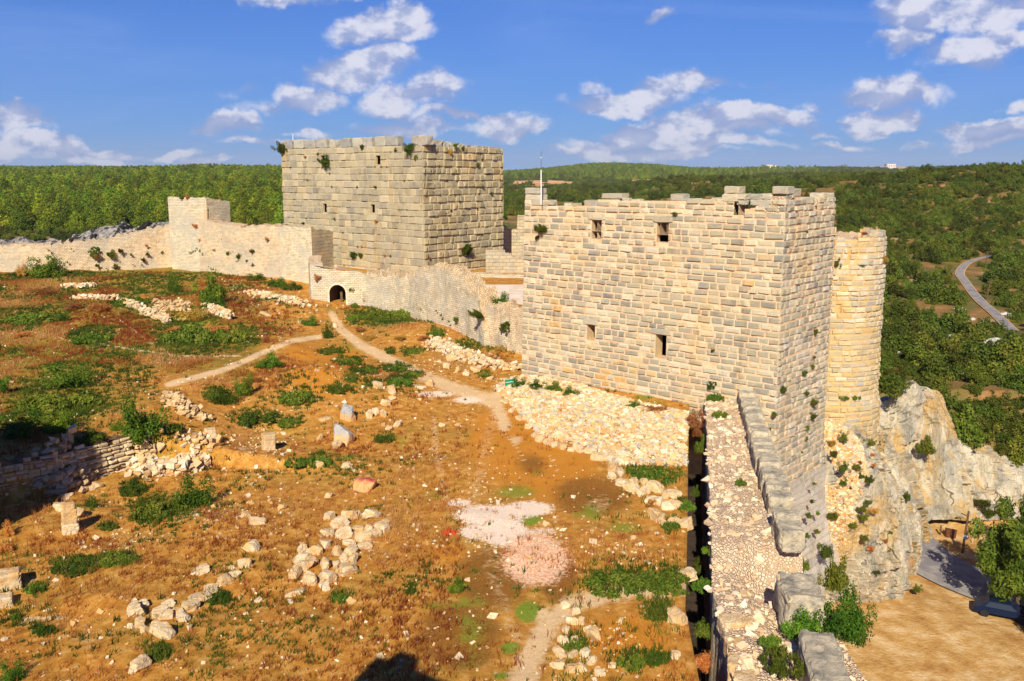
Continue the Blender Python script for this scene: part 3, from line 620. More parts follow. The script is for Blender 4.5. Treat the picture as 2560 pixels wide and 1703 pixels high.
def merlon(parent, pl, t0, t1, z0, z1, depth=1.0, dd=0.0, mat='block', name='merlon', cols=((.5,.46,.36),(.46,.43,.35),(.6,.53,.39)), rnd=.06, ns=4, amp=0):
    mb = MB(); c = vary(cols); vs = []; sd = random.uniform(0, 90); W3 = Vector((t1-t0, depth, z1-z0))
    g_ = [0, .10]+[.10+.80*k/(ns-2) for k in range(1, ns-2)]+[.90, 1]; pid = {}
    def P_(i, j, k):
        if (i, j, k) in pid: return pid[(i, j, k)]
        a, b_, c_ = g_[i], g_[j], g_[k]; ex = (a in (0, 1))+(b_ in (0, 1))+(c_ in (0, 1)); sh = .06*(ex-1)*random.uniform(.4, 1.9)
        a = a+(.5-a)*sh; b_ = b_+(.5-b_)*sh; c_ = c_+(.5-c_)*sh; r_ = rnd*.5 if not amp else rnd*.12
        ax_, bx_, cx_2 = a, b_, c_
        if amp:
            q3 = Vector((a*W3.x, b_*W3.y, c_*W3.z)); nn = noise.fractal(q3*1.3+Vector((sd, sd, 0)), 1, 2, 4)*amp-abs(noise.noise(q3*2.2+Vector((0, sd, sd))))*amp*.9*(ex > 1)
            ax_ = a+(a-.5)*2*nn/W3.x; bx_ = b_+(b_-.5)*2*nn/W3.y; cx_2 = c_+(c_-.5)*2*nn/W3.z*(k > 0)
        q = pl.pt(t0+(t1-t0)*ax_+random.uniform(-r_, r_), z0+(z1-z0)*cx_2+random.uniform(-r_, r_)*(k > 0), dd+.06-depth*bx_+random.uniform(-r_, r_))
        pid[(i, j, k)] = len(vs); vs.append(tuple(q)); return pid[(i, j, k)]
    fs = []
    for a in range(ns):
        for b_ in range(ns):
            fs.append((P_(a, b_, 0), P_(a, b_+1, 0), P_(a+1, b_+1, 0), P_(a+1, b_, 0))); fs.append((P_(a, b_, ns), P_(a+1, b_, ns), P_(a+1, b_+1, ns), P_(a, b_+1, ns)))
            fs.append((P_(a, 0, b_), P_(a+1, 0, b_), P_(a+1, 0, b_+1), P_(a, 0, b_+1))); fs.append((P_(a, ns, b_), P_(a, ns, b_+1), P_(a+1, ns, b_+1), P_(a+1, ns, b_)))
            fs.append((P_(0, a, b_), P_(0, a, b_+1), P_(0, a+1, b_+1), P_(0, a+1, b_))); fs.append((P_(ns, a, b_), P_(ns, a+1, b_), P_(ns, a+1, b_+1), P_(ns, a, b_+1)))
    mb.add(vs, fs, c); return mb.build(name, M[mat], parent)
def quadwall(mb, a, b_, z0, z1): mb.add([(a[0], a[1], z0), (b_[0], b_[1], z0), (b_[0], b_[1], z1), (a[0], a[1], z1)], [(0, 1, 2, 3)])
def parapet_box(mb, pl, t0, t1, ztop, depth=1.4, h=2.6):
    c = [pl.pt(t0, 90, -.03), pl.pt(t1, 90, -.03), pl.pt(t1, 90, -depth), pl.pt(t0, 90, -depth)]
    vs = [(q.x, q.y, ztop-h) for q in c]+[(q.x, q.y, ztop) for q in c]
    mb.add(vs, [(4, 5, 6, 7), (1, 2, 6, 5), (2, 3, 7, 6), (3, 0, 4, 7)])

TA = (.748, -.663); TBd = (.643, .766)   # castle axes: along long faces / along return faces
# =============== near square tower
C0 = (19.0, 63.2)
nt = empty('square_tower', (12, 75, 0), 'near square bossed-masonry tower at right with peach joints, broken battlements and four windows', 'tower')
BL = (C0[0]-.748*23.9, C0[1]+.663*23.9)
WA = 23.9; pa = Plane(BL, TA, (-.663, -.748), 15.5, .012, WA)
WB = 8.7; pb = Plane(C0, (.66, .751), (.751, -.66), 15.5, .012, WB)
def hol(pl, u0, u1, v0, v1):
    a, z1_ = pl.px(u0, v0); b_, z0_ = pl.px(u1, v1); return (a, b_, z0_, z1_)
hA = [hol(pa, 1480, 1504, 550, 599), hol(pa, 1643, 1671, 556, 608), hol(pa, 1471, 1490, 811, 852), hol(pa, 1641, 1666, 835, 897)]
def prof(pl, lst): 
    o = []
    for (u, v) in lst: t_, z = pl.px(u, v); o.append((t_, z))
    return topfn(o)
topA = prof(pa, [(1300, 500), (1328, 500), (1330, 500), (1369, 500), (1370, 515), (1494, 515), (1495, 499), (1553, 499), (1554, 502), (1735, 503), (1838, 504), (1840, 538), (1860, 538), (1862, 524), (1885, 520), (1886, 509), (1970, 490)])
topB = prof(pb, [(1975, 490), (2035, 494), (2036, 514), (2037, 524), (2042, 524), (2043, 516), (2044, 498), (2090, 498)])
colsN = [(.43, .395, .29), (.37, .345, .27), (.48, .44, .32), (.55, .49, .34), (.60, .53, .36), (.33, .31, .26), (.44, .405, .30), (.51, .46, .33), (.40, .37, .285), (.46, .41, .285)]
cA = courses_of(-1.2, 17.2, .50)
bm_, mm = MB(), MB()
def colA(t_, z):
    r_ = random.random(); low = sstep(6, 0, z)
    if r_ < .015+.10*low*(3 < t_ < 21): return [(.68, .42, .16), (.66, .48, .24), (.70, .53, .30)]
    if r_ < .30+.25*float(vnoise(t_, z, 4, 3, 2)): return [(.74, .62, .42), (.66, .58, .42), (.70, .60, .44)]
    return colsN
face_blocks(bm_, mm, pa.pt, WA, cA, topA, hA, (.62, 1.35), .095, .10, colA, ragged=.012)
cB = [-11.0]+[z for z in courses_of(-10.5, -1.2, .5)[:-1]]+cA
for i in range(len(cB)-1, 0, -1):
    if cB[i]-cB[i-1] < .2: del cB[i-1]
face_blocks(bm_, mm, pb.pt, WB, cB, topB, [], (.55, 1.2), .10, .10, lambda t_, z: colsN+[(.56,.53,.46),(.62,.56,.42),(.66, .58, .42)])
# a few orange-stained stones low on the face
par = MB()
for k in range(40):
    for pl, Wd, tf in ((pa, WA, topA),):
        a = Wd*k/40; parapet_box(par, pl, a, a+Wd/40, tf(a+Wd/80)-.02, 1.5)
for k in range(14): a = WB*k/14; parapet_box(par, pb, a, a+WB/14, topB(a+WB/28)-.02, 1.5)
far1 = pb.pt(WB, 0, 0); far0 = Vector((BL[0], BL[1], 0))+Vector((.66*WB, .751*WB, 0))
quadwall(par, far1, far0, -12, 14.0); quadwall(par, far0, Vector((*BL, 0)), -12, 14.6); 
rf = 13.4; par.add([(BL[0], BL[1], rf), (C0[0], C0[1], rf), (far1.x, far1.y, rf), (far0.x, far0.y, rf)], [(0, 1, 2, 3)])
bm_.build('facing_blocks', M['block'], nt); mm.build('mortar_bed', M['mortar'], nt); par.build('parapet_core', M['core'], nt)
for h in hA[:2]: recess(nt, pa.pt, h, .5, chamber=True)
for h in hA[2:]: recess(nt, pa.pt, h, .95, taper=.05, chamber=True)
for (u0, u1, v0, v1) in [(1312, 1349, 470, 486), (1312, 1350, 486, 501), (1329, 1371, 500, 515), (1458, 1491, 501, 517), (1502, 1554, 484, 498), (1675, 1706, 485, 503), (1700, 1722, 499, 504),
  (1809, 1846, 466, 485), (1806, 1845, 485, 504), (1845, 1862, 485, 500), (1845, 1861, 500, 512), (1874, 1905, 485, 499), (1905, 1930, 484, 499), (1876, 1896, 499, 514), (1897, 1925, 499, 523), (1931, 1970, 466, 486)]:
    h = hol(pa, u0, u1, v0, v1); merlon(nt, pa, h[0], h[1], h[2], h[3], 1.1, random.uniform(-.1, .05))
for (u0, u1, v0, v1) in [(1972, 2003, 472, 492), (2003, 2036, 494, 507), (2045, 2085, 499, 513), (2055, 2085, 483, 499)]:
    h = hol(pb, u0, u1, v0, v1); merlon(nt, pb, h[0], h[1], h[2], h[3], 1.1)
for k in range(16):
    a = random.uniform(1.5, WA-1); w_ = random.uniform(.35, .8); merlon(nt, pa, a, a+w_, topA(a)-.05, topA(a)+random.uniform(.12, .32), random.uniform(.4, .8), random.uniform(-.5, 0), name='loose_coping')
# lintels
for h in hA: merlon(nt, pa, h[0]-.35, h[1]+.35, h[3]+.02, h[3]+.5, .5, .06, name='lintel', rnd=.03)
# talus foot of the return face: pale, rough, battered
mb = MB(); rows = []
for j in range(14):
    f = j/13; row = []
    for i in range(16):
        s_ = -3.5+13.0*i/15; z = -5.0-9.5*f+.6*float(vnoise(s_, z if False else f*9, 1.7, 3, 4)); q = pb.pt(s_, z, .15+f*f*1.6+.5*float(vnoise(s_*1.3, f*12, 1.2, 4, 7))); row.append(tuple(q))
    rows.append(row)
vs = [q for r_ in rows for q in r_]; mb.add(vs, [(j*16+i, j*16+16+i, j*16+17+i, j*16+i+1) for j in range(13) for i in range(15)], uv=[(i*.85, -j*.7) for j in range(14) for i in range(16)])
mb.build('talus', masonry('talus_blocks', (.60, .56, .48), (.50, .47, .41), (.62, .46, .32), .9, .5, (.66, .55, .40), .6), nt, smooth=True)

# =============== far keep
FC = (-11.8, 120.7)
kp = empty('square_keep', (-18, 135, 4.5), 'distant huge grey square keep with crenellated top standing behind the arched gate wall', 'tower')
FL = (FC[0]-.748*31.7, FC[1]+.663*31.7)
WKA, WKB = 31.7, 16.0; ka = Plane(FL, TA, (-.663, -.748), 22, .008, WKA); kb = Plane(FC, TBd, (.766, -.643), 22, .008, WKB)
hK = [hol(ka, 939, 952, 389, 412), hol(ka, 801, 812, 389, 412), hol(ka, 808, 819, 509, 532), hol(ka, 927, 938, 511, 533), hol(ka, 939, 943, 568, 586)]
hKB = [hol(kb, 1125, 1131, 513, 537), hol(kb, 1191, 1196, 517, 539)]
cK = courses_of(2.0, 21.2, .93, .06); ztk = cK[-1]
colsK = [tuple(q*k_ for q, k_ in zip(c_, (1.15, 1.08, .98))) for c_ in [(.33, .305, .24), (.37, .34, .25), (.42, .38, .28), (.48, .425, .30), (.30, .28, .23), (.40, .365, .29), (.36, .32, .23), (.52, .46, .33), (.40, .355, .255)]]
bm_, mm = MB(), MB()
tk = lambda t_: ztk
tkb = lambda t_: ztk-.0-.035*t_
face_blocks(bm_, mm, ka.pt, WKA, cK, tk, hK, (.8, 2.2), .12, .08, colsK, ragged=.006)
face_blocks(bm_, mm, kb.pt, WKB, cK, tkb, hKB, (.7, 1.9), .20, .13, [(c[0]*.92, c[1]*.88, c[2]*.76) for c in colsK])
mm2 = MB(); fk1 = kb.pt(WKB, 0, 0); fk0 = Vector((FL[0]+.643*WKB, FL[1]+.766*WKB, 0))
quadwall(mm2, fk1, fk0, 0, ztk-.6); quadwall(mm2, fk0, Vector((*FL, 0)), 0, ztk-.3)
mm2.add([(FL[0], FL[1], ztk-.5), (FC[0], FC[1], ztk-.5), (fk1.x, fk1.y, ztk-.5), (fk0.x, fk0.y, ztk-.5)], [(0, 1, 2, 3)])
bm_.build('facing_blocks', M['block_old'], kp); mm.build('joint_bed', M['mortar_old'], kp); mm2.build('roof', M['mortar_old'], kp)
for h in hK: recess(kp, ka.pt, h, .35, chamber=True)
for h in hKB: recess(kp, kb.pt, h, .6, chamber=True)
cK2 = ((.42, .40, .36), (.50, .47, .38), (.36, .35, .32))
for (u0, u1, v0) in [(704, 731, 352), (732, 759, 350), (760, 788, 350), (789, 817, 347), (822, 838, 350), (851, 875, 346), (879, 905, 345), (905, 931, 344), (935, 964, 342), (965, 995, 342), (1028, 1045, 340), (1043, 1069, 339)]:
    a, z1_ = ka.px(u0, v0); b_, _ = ka.px(u1, v0); merlon(kp, ka, a+.06, b_-.14, ztk-.02, z1_, 1.3, 0, 'block_old', cols=cK2, rnd=.12)
for (u0, u1, v0) in [(1083, 1107, 349), (1108, 1125, 354), (1127, 1143, 357), (1144, 1158, 364), (1165, 1179, 365), (1187, 1205, 371), (1205, 1220, 374), (1221, 1236, 377), (1237, 1253, 379)]:
    a, z1_ = kb.px(u0, v0); b_, _ = kb.px(u1, v0); z1_ = max(z1_, tkb(a)+.55); merlon(kp, kb, a, b_-.1, tkb((a+b_)/2)-.05, z1_, 1.3, 0, 'block_old', cols=cK2, rnd=.12)

# =============== round tower
rt = empty('round_tower', (28.6, 80, -4), 'tall round tower of honey-coloured stone adjoining the near square tower above the cliff', 'tower')
RC = Vector((28.6, 80, 0)); RR = 4.2
def rpt(t_, z, d):
    a = -math.pi*.78-.25+t_/RR; f = RR+d+.30*float(vnoise(t_, z, 2.6, 3, 8))+.012*max(0, 13-z)+(.35 if z < -1.0 else 0)*min(1, (-1.0-z)); return RC+Vector((math.cos(a)*f, math.sin(a)*f, z))
WR = RR*math.pi*1.25
def rt_of(u): # arc parameter for image column at top
    best = min(np.linspace(0, WR, 400), key=lambda q: abs(proj(*rpt(q, 8, 0))[0]-u)+(100 if rpt(q, 8, 0).y > 80.5 else 0)); return float(best)
def rz(u, v):
    t_ = rt_of(u); q = rpt(t_, 8, 0); return CAMZ+ray(u, v)[2]*(q.y/ray(u, v)[1])
def hr(u0, u1, v0, v1): return (rt_of(u0), rt_of(u1), rz(u0, v1), rz(u0, v0))
hR = [hr(2114, 2119, 630, 658), hr(2092, 2104, 760, 782)]
cR = courses_of(-6.0, 12.9, .46)
topR = lambda t_: 12.8+.35*math.sin(t_*1.1)+.3*math.sin(t_*3.7)
bm_, mm = MB(), MB()
def colR(t_, z):
    up = [(.66, .58, .42), (.56, .52, .42), (.70, .62, .46), (.48, .45, .37)]; lo = [(.62, .50, .29), (.66, .53, .31), (.56, .48, .31), (.63, .47, .23), (.55, .47, .31), (.68, .55, .33), (.60, .49, .30)]
    return up if random.random() < sstep(3, 9, z)*.8+.15 else lo
face_blocks(bm_, mm, rpt, WR, cR, topR, hR, (.5, 1.3), .10, .07, colR, ends=0, ragged=.015)
bm_.build('facing_blocks', M['block_yellow'], rt); mm.build('mortar_bed', M['mortar_yellow'], rt)
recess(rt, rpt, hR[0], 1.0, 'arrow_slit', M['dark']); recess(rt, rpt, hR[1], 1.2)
mb = MB(); n_ = 40
ring = [(RC.x+math.cos(a)*(RR-.05), RC.y+math.sin(a)*(RR-.05), 12.6) for a in np.linspace(0, 2*math.pi, n_, endpoint=False)]; ring2 = [(RC.x+math.cos(a)*(RR-1.1), RC.y+math.sin(a)*(RR-1.1), 12.7+random.uniform(-.3, .3)) for a in np.linspace(0, 2*math.pi, n_, endpoint=False)]
ctr = [(RC.x, RC.y, 11.9)]
mb.add(ring+ring2+ctr, [(i, (i+1) % n_, n_+(i+1) % n_, n_+i) for i in range(n_)]+[(n_+i, n_+(i+1) % n_, 2*n_) for i in range(n_)]); mb.build('broken_top', M['core'], rt)
mb = MB(); ringb = [(q[0], q[1], -8) for q in ring]; mb.add(ring+ringb, [(i, n_+i, n_+(i+1) % n_, (i+1) % n_) for i in range(n_)]); mb.build('wall_core', M['mortar_yellow'], rt)
mb = MB()
class Rp: 
    pt = staticmethod(lambda t_, z, d: rpt(t_, z, d))
for (u0, u1, v0, v1) in [(2168, 2186, 581, 590), (2188, 2216, 588, 600), (2196, 2220, 600, 612)]:
    merlon(rt, Rp, rt_of(u0), rt_of(min(u1, 2205)), 12.75, 12.75+random.uniform(.35, .6), .9, mat='block_yellow')

# ------------------------------------------------------------------ coursed walls
def wall(name, pts, thick, label, cat, mat='wall', topmat='core', step=.45, jag=.14, parent=None, vstep=.7, rough=.10, u0=0, holes=()):
    """pts: (x,y,zbase,ztop) polyline of the visible face; wall body lies on the far side"""
    mb = MB(); P_ = [Vector((q[0], q[1], 0)) for q in pts]; cum = [0]
    for i in range(len(P_)-1): cum.append(cum[-1]+(P_[i+1]-P_[i]).length)
    n_ = max(2, int(cum[-1]/step)); tt = sorted(set(list(np.linspace(0, cum[-1], n_+1))+cum+[h[k] for h in holes for k in (0, 1)]))
    xs_ = np.interp(tt, cum, [q.x for q in P_]); ys_ = np.interp(tt, cum, [q.y for q in P_]); zb = np.interp(tt, cum, [q[2] for q in pts]); zt = np.interp(tt, cum, [q[3] for q in pts])
    nrm = []
    for i in range(len(tt)):
        a = max(0, i-1); b_ = min(len(tt)-1, i+1); d = Vector((xs_[b_]-xs_[a], ys_[b_]-ys_[a], 0)).normalized(); nrm.append(Vector((d.y, -d.x, 0)))
    nv = max(2, int(max(zt-zb)/vstep)); vs = []; uvs = []
    for i, t_ in enumerate(tt):
        zz = zt[i]+random.uniform(-jag, jag)
        for j in range(nv+1):
            f = j/nv; z = zb[i]+(zz-zb[i])*f; off_ = rough*2*float(vnoise(t_, z, 1.3, 4, 3))*(1 if j < nv else .6)
            q = Vector((xs_[i], ys_[i], z))+nrm[i]*off_; vs.append(tuple(q)); uvs.append((u0+t_, z))
        for k in (.35, .7, 1.0):
            q = Vector((xs_[i], ys_[i], zz+random.uniform(-jag, jag)*.8-(.0)))-nrm[i]*thick*k; vs.append(tuple(q)); uvs.append((u0+t_, zz+k))
        q = Vector((xs_[i], ys_[i], zb[i]-1))-nrm[i]*thick; vs.append(tuple(q)); uvs.append((u0+t_, zb[i]))
    m_ = nv+5; fs = []; mi = []
    for i in range(len(tt)-1):
        tm = (tt[i]+tt[i+1])/2
        for j in range(m_-1):
            if any(h[0] <= tm <= h[1] and j < nv and vs[i*m_+j][2] < h[2] for h in holes): continue
            fs.append((i*m_+j, (i+1)*m_+j, (i+1)*m_+j+1, i*m_+j+1)); mi.append(0 if (j < nv or j == m_-2) else 1)
    fs.append(tuple(range(m_))[::-1]); mi.append(0); e = (len(tt)-1)*m_; fs.append(tuple(range(e, e+m_))); mi.append(0)
    b0_ = 0; mb.v = vs; mb.f = fs; mb.mi = mi; mb.c = [(1,1,1)]*len(vs); mb.uv = uvs
    o = mb.build(name, [M[mat], M[topmat]], parent)
    if parent is None: tag(o, label, cat)
    return o
lw = [atz(0-260, 690, 3.0), atz(0, 690, 3), atz(135, 692, 3), atz(280, 686, 3), atz(420, 680, 3), atz(520, 690, 2.9), atz(610, 697, 2.8), atz(708, 706, 2.5)]
lt = [7.5, 7.5, 7.8, 8.5, 10.2, 11.3, 10.4, 10.7]
wall('rampart_wall', [(q[0], q[1], q[2]-1.2, z) for q, z in zip(lw, lt)], 2.2, 'long pink coursed rampart wall with ragged top running left from the keep past the small turret', 'wall', 'wall', jag=.24, rough=.15, step=.35)
# sloping masonry foot left of the turret and stair line
# turret
tu = empty('wall_turret', (-48, 138, 3), 'small square turret with a dark doorway rising from the left rampart wall', 'turret')
tpA = Plane((-45.4-.97*6.7, 136+.25*6.7-.4), (.97, -.25), (-.25, -.97), 14, .0); tpB = Plane((-45.4, 135.6), (.5, .866), (.866, -.5), 14, .0)
def cwall(pl, Wd, z0, z1a, z1b, parent, mat='wall_pale', name='wall', holes=(), n_=14, jag=.12, u0=0, rough=.06):
    mb = MB(); tt = sorted(set(list(np.linspace(0, Wd, n_+1))+[h[k] for h in holes for k in (0, 1)])); zz = list(np.arange(z0, min(z1a, z1b)-.3, .6)); zz = sorted(zz+[h[k] for h in holes for k in (2, 3)]); m_ = len(zz)+2; vs = []; uvs = []
    for t_ in tt:
        zt = z1a+(z1b-z1a)*t_/Wd+random.uniform(-jag, jag)
        for z in zz+[zt]:
            vs.append(tuple(pl.pt(t_, z, rough*2*float(vnoise(t_+u0, z, 1.1, 3, 5))))); uvs.append((t_+u0, z))
        vs.append(tuple(pl.pt(t_, zt-.05, -1.0))); uvs.append((t_+u0, zt+.8))
    fs = []; mi = []
    for i in range(len(tt)-1):
        tm = (tt[i]+tt[i+1])/2
        for j in range(m_-1):
            zc = (zz[j]+zz[j+1])/2 if j+1 < len(zz) else 99
            if any(h[0] <= tm <= h[1] and h[2] <= zc <= h[3] for h in holes): continue
            fs.append((i*m_+j, (i+1)*m_+j, (i+1)*m_+j+1, i*m_+j+1)); mi.append(1 if j == m_-2 else 0)
    mb.v = vs; mb.f = fs; mb.mi = mi; mb.c = [(1,1,1)]*len(vs); mb.uv = uvs; return mb.build(name, [M[mat], M['core']], parent)
cwall(tpA, 6.7, 1.5, 14.6, 14.5, tu)
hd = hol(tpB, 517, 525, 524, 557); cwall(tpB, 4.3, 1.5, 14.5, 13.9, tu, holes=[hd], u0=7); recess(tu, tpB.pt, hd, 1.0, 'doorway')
mb = MB(); a = tpA.pt(0, 0, 0); b_ = tpB.pt(4.3, 0, 0); c_ = a+(b_-tpB.pt(0, 0, 0)); quadwall(mb, b_, c_, 1, 13.9); quadwall(mb, c_, a, 1, 14.4)
q0 = tpA.pt(0, 13.6, 0); q1 = tpB.pt(0, 13.6, 0); mb.add([tuple(q0), tuple(q1), (b_.x, b_.y, 13.6), (c_.x, c_.y, 13.6)], [(0, 1, 2, 3)]); mb.build('roof', M['core'], tu)
# pier where the rampart meets the keep
pr = [atz(708, 706, 2.3), atz(771, 700, 2.3)]; pr[1] = (pr[1][0], pr[0][1]-1.2, 2.3)
pr = [(-33.4, 130.2), (-28.4, 128.0)]
gw = empty('gate_pier', (-31, 130, 2), 'tall pale masonry pier projecting between rampart wall and keep, dark on its right side', 'wall')
pp = Plane(pr[0], (pr[1][0]-pr[0][0], pr[1][1]-pr[0][1]), (-.40, -.916), 11, 0); Wp = (Vector(pr[1])-Vector(pr[0])).length
ztl = CAMZ+ray(735, 565)[2]*129/ray(735, 565)[1]
cwall(pp, Wp, .5, ztl, ztl-.2, gw); pq = Plane(pr[1], (.35, .94), (.94, -.35), 11, 0); cwall(pq, 6.5, .5, ztl-.3, ztl-1.0, gw, mat='ruin')
# gate wall: wing - arch - broken run
t_wing = wall('gate_wall', [(-28.6, 127.5, .2, 6.6), (-26.4, 116.5, .2, 6.8), (-25.6, 113.9, -.2, 6.7)], 1.6, 'short return wing wall between the pier and the arched gateway', 'wall', 'wall_pale')
ga = empty('arched_gateway', (-22, 113.3, 1), 'pale stone wall section with a round-arched dark passage where the path ends', 'gate')
gpl = Plane((-25.6, 113.9), (6.7, -.8), (-.118, -.993), 7, 0); Wg = 6.75
ca_, z_top = gpl.px(845, 712); a0, _ = gpl.px(825, 772); a1, zb_ = gpl.px(866, 772); zb_ = .6; rad = (a1-a0)/2; cx_ = (a0+a1)/2; zs = z_top-rad
mb = MB(); na = 14; arc = [(cx_-rad*math.cos(math.pi*k/na), zs+rad*math.sin(math.pi*k/na)) for k in range(na+1)]
def gtop(t_): return float(np.interp(t_, [0, 2, 6.75], [6.7, 6.2, 5.8]))
def gadd(poly): 
    vs = [tuple(gpl.pt(t_, z, 0)) for t_, z in poly]; mb.add(vs, [tuple(range(len(vs)))], uv=[(t_, z) for t_, z in poly])
for k in range(4): a = a0*k/4; e = a0*(k+1)/4; gadd([(a, -.6), (e, -.6), (e, gtop(e)), (a, gtop(a))])
for k in range(4): a = a1+(Wg-a1)*k/4; e = a1+(Wg-a1)*(k+1)/4; gadd([(a, -.6), (e, -.6), (e, gtop(e)+.05), (a, gtop(a)+.05)])
for k in range(na): gadd([arc[k], arc[k+1], (arc[k+1][0], gtop(arc[k+1][0])), (arc[k][0], gtop(arc[k][0]))])
q = [gpl.pt(0, 6.65, 0), gpl.pt(Wg, 5.85, 0), gpl.pt(Wg, 5.7, -2.2), gpl.pt(0, 6.5, -2.2)]; mb.add([tuple(x_) for x_ in q], [(0, 1, 2, 3)], mi=1)
mb.build('wall', [M['wall_pale'], M['core']], ga)
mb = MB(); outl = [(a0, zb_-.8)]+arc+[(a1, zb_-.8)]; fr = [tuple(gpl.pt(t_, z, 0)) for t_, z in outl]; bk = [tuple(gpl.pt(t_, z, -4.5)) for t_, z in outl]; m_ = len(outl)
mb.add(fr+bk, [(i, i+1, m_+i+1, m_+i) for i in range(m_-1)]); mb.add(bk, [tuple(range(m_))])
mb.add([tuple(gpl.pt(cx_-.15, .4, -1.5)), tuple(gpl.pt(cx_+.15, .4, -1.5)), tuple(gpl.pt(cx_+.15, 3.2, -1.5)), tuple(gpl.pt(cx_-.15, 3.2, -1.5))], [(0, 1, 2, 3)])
mb.build('passage', M['earth_and_shade'], ga)  # passage shade painted by a dark surface colour
mb = MB()
for k in range(na):
    (t0, z0), (t1, z1) = arc[k], arc[k+1]; o0 = (cx_+(t0-cx_)*1.2, zs+(z0-zs)*1.2); o1 = (cx_+(t1-cx_)*1.2, zs+(z1-zs)*1.2)
    mb.add([tuple(gpl.pt(*t0z, .06)) for t0z in ((t0, z0), (t1, z1), o1, o0)], [(0, 1, 2, 3)])
for s_ in (a0, a1):
    w_ = -rad*.2 if s_ == a0 else rad*.2
    for k in range(4): z0 = zb_-.4+(zs-zb_+.4)*k/4; z1 = z0+(zs-zb_+.4)/4-.04; mb.add([tuple(gpl.pt(*x_, .06)) for x_ in ((min(s_, s_+w_), z0), (max(s_, s_+w_), z0), (max(s_, s_+w_), z1), (min(s_, s_+w_), z1))], [(0, 1, 2, 3)])
mb.build('arch_ring', M['paver'], ga)
e_ = gpl.pt(Wg, 0, 0)
def wtop(u, v, Y): return atY(u, v, Y)[2]
wall('broken_curtain_wall', [(e_.x, e_.y, -.4, 5.75), (-15.5, 110.4, -.4, 5.9), (-12.3, 107.2, -.4, 6.0), (-10.3, 104, -.4, 7.4), (-7.6, 100.3, -.4, 7.6), (-5.2, 96.5, -.4, 6.9), (-4.3, 94.9, -.4, 5.2), (-3.7, 93.9, -.4, 6.0), (-3.2, 92.6, -.4, 3.9), (-2.9, 91.8, -.4, 1.9)], 2.2, 'pale curtain wall with a crumbling broken end coming down from the gate toward the near tower', 'wall', 'wall_pale', 'rubble', jag=.42, rough=.2, step=.35)
wall('low_ruined_wall', [(-3.6, 93.6, -.4, 4.4), (-1.5, 91.0, -.4, 4.9), (.8, 88.3, -.4, 4.7), (3.4, 85.6, -.4, 4.8)], 1.8, 'low ruined wall with plants filling the gap beside the near square tower', 'wall', 'wall', 'rubble', jag=.45, rough=.35, step=.35)
# plaza + ruins behind
pz = MB(); 
pc = [atz(1165, 712, 4.62), atz(1310, 712, 4.62), atz(1330, 765, 4.62), atz(1195, 752, 4.62)]
pz.add([(q[0], q[1], 4.64) for q in pc][::-1], [(0, 1, 2, 3)]); tag(pz.build('paved_terrace', M['paver']), kind='structure')
PAL0 = [(.62, .48, .28), (.54, .42, .24), (.70, .56, .36), (.48, .38, .24), (.58, .40, .20)]
def ruin(pix, Y, zb, label, mat='ruin', thick=1.4):
    pts = []
    for (u, v) in pix: x, y, z = atY(u, v, Y); pts.append((x, y, zb, z))
    return wall('ruined_wall', pts, thick, label, 'wall', mat, 'core', step=.3, jag=.03, vstep=.5)
ruin([(1214, 626), (1262, 627), (1264, 634), (1278, 634), (1280, 642), (1296, 644), (1330, 640)], 124, 3.5, 'blocky ruined wall at the back of the paved terrace between the two towers')
ruin([(1246, 558), (1260, 560), (1262, 566), (1268, 566), (1270, 573), (1292, 574), (1294, 538), (1330, 540)], 141, 2, 'stepped ruined wall on the skyline gap beside the keep corner')
wall('low_ledge_wall', [(-6.5, 119, 4.2, 5.0), (-3, 118, 4.2, 5.1), (2.5, 117, 4.2, 5.0)], 1.0, 'low pale ledge along the rear edge of the paved terrace', 'wall', 'wall_pale', 'core')
# pit walls (dry stone)
pw = [atz(-120, 1275, -.2), atz(0, 1262, -.2), atz(141, 1229, -.1), atz(195, 1208, 0)]
PITW = [(q[0], q[1], -.4, 2.15) for q in pw]+[(-23.6, 53.9, -.3, 2.1)]
def stone_face(name, pts, label, hb=.24, cols=PAL0):
    """dry-stone face built of individual rough stones along a polyline"""
    mb = MB(); mm_ = MB(); P_ = [Vector((q[0], q[1], 0)) for q in pts]
    for i in range(len(P_)-1):
        T_ = (P_[i+1]-P_[i]); L_ = T_.length; T_.normalize(); pl = Plane(P_[i], (T_.x, T_.y), (T_.y, -T_.x), 9)
        z0 = (pts[i][2]+pts[i+1][2])/2; tf = lambda t_, i=i, L_=L_: pts[i][3]+(pts[i+1][3]-pts[i][3])*t_/L_+.15*math.sin(t_*5)
        zt = max(pts[i][3], pts[i+1][3])+.2
        face_blocks(mb, mm_, pl.pt, L_, courses_of(z0, zt, hb, .45), tf, [], (.16, .75), .16, .03, cols, ends=.02, ragged=.05)
        for k in range(int(L_/.5)+1):
            a = k*.5; e_ = min(a+.5, L_)
            if e_ > a: q = [pl.pt(a, tf(a), 0), pl.pt(e_, tf(e_), 0), pl.pt(e_, tf(e_)-.1, -.9), pl.pt(a, tf(a)-.1, -.9)]; mm_.add([tuple(x_) for x_ in q], [(0, 1, 2, 3)])
    e = empty(name, (P_[0].x, P_[0].y, 0), label, 'wall'); mb.build('stones', M['stone'], e); mm_.build('earth_core', M['earth_and_shade'], e); return e
def low_wall(pix, zadd, label, h=.5, th=.7, mat='rubble'):
    pts = []
    for (u, v) in pix: q = gp(u, v); pts.append((q.x, q.y, q.z-.3, q.z+h))
    return wall('low_rubble_wall', pts, th, label, 'wall', mat, 'rubble', step=.3, jag=.13, vstep=.3, rough=.16)
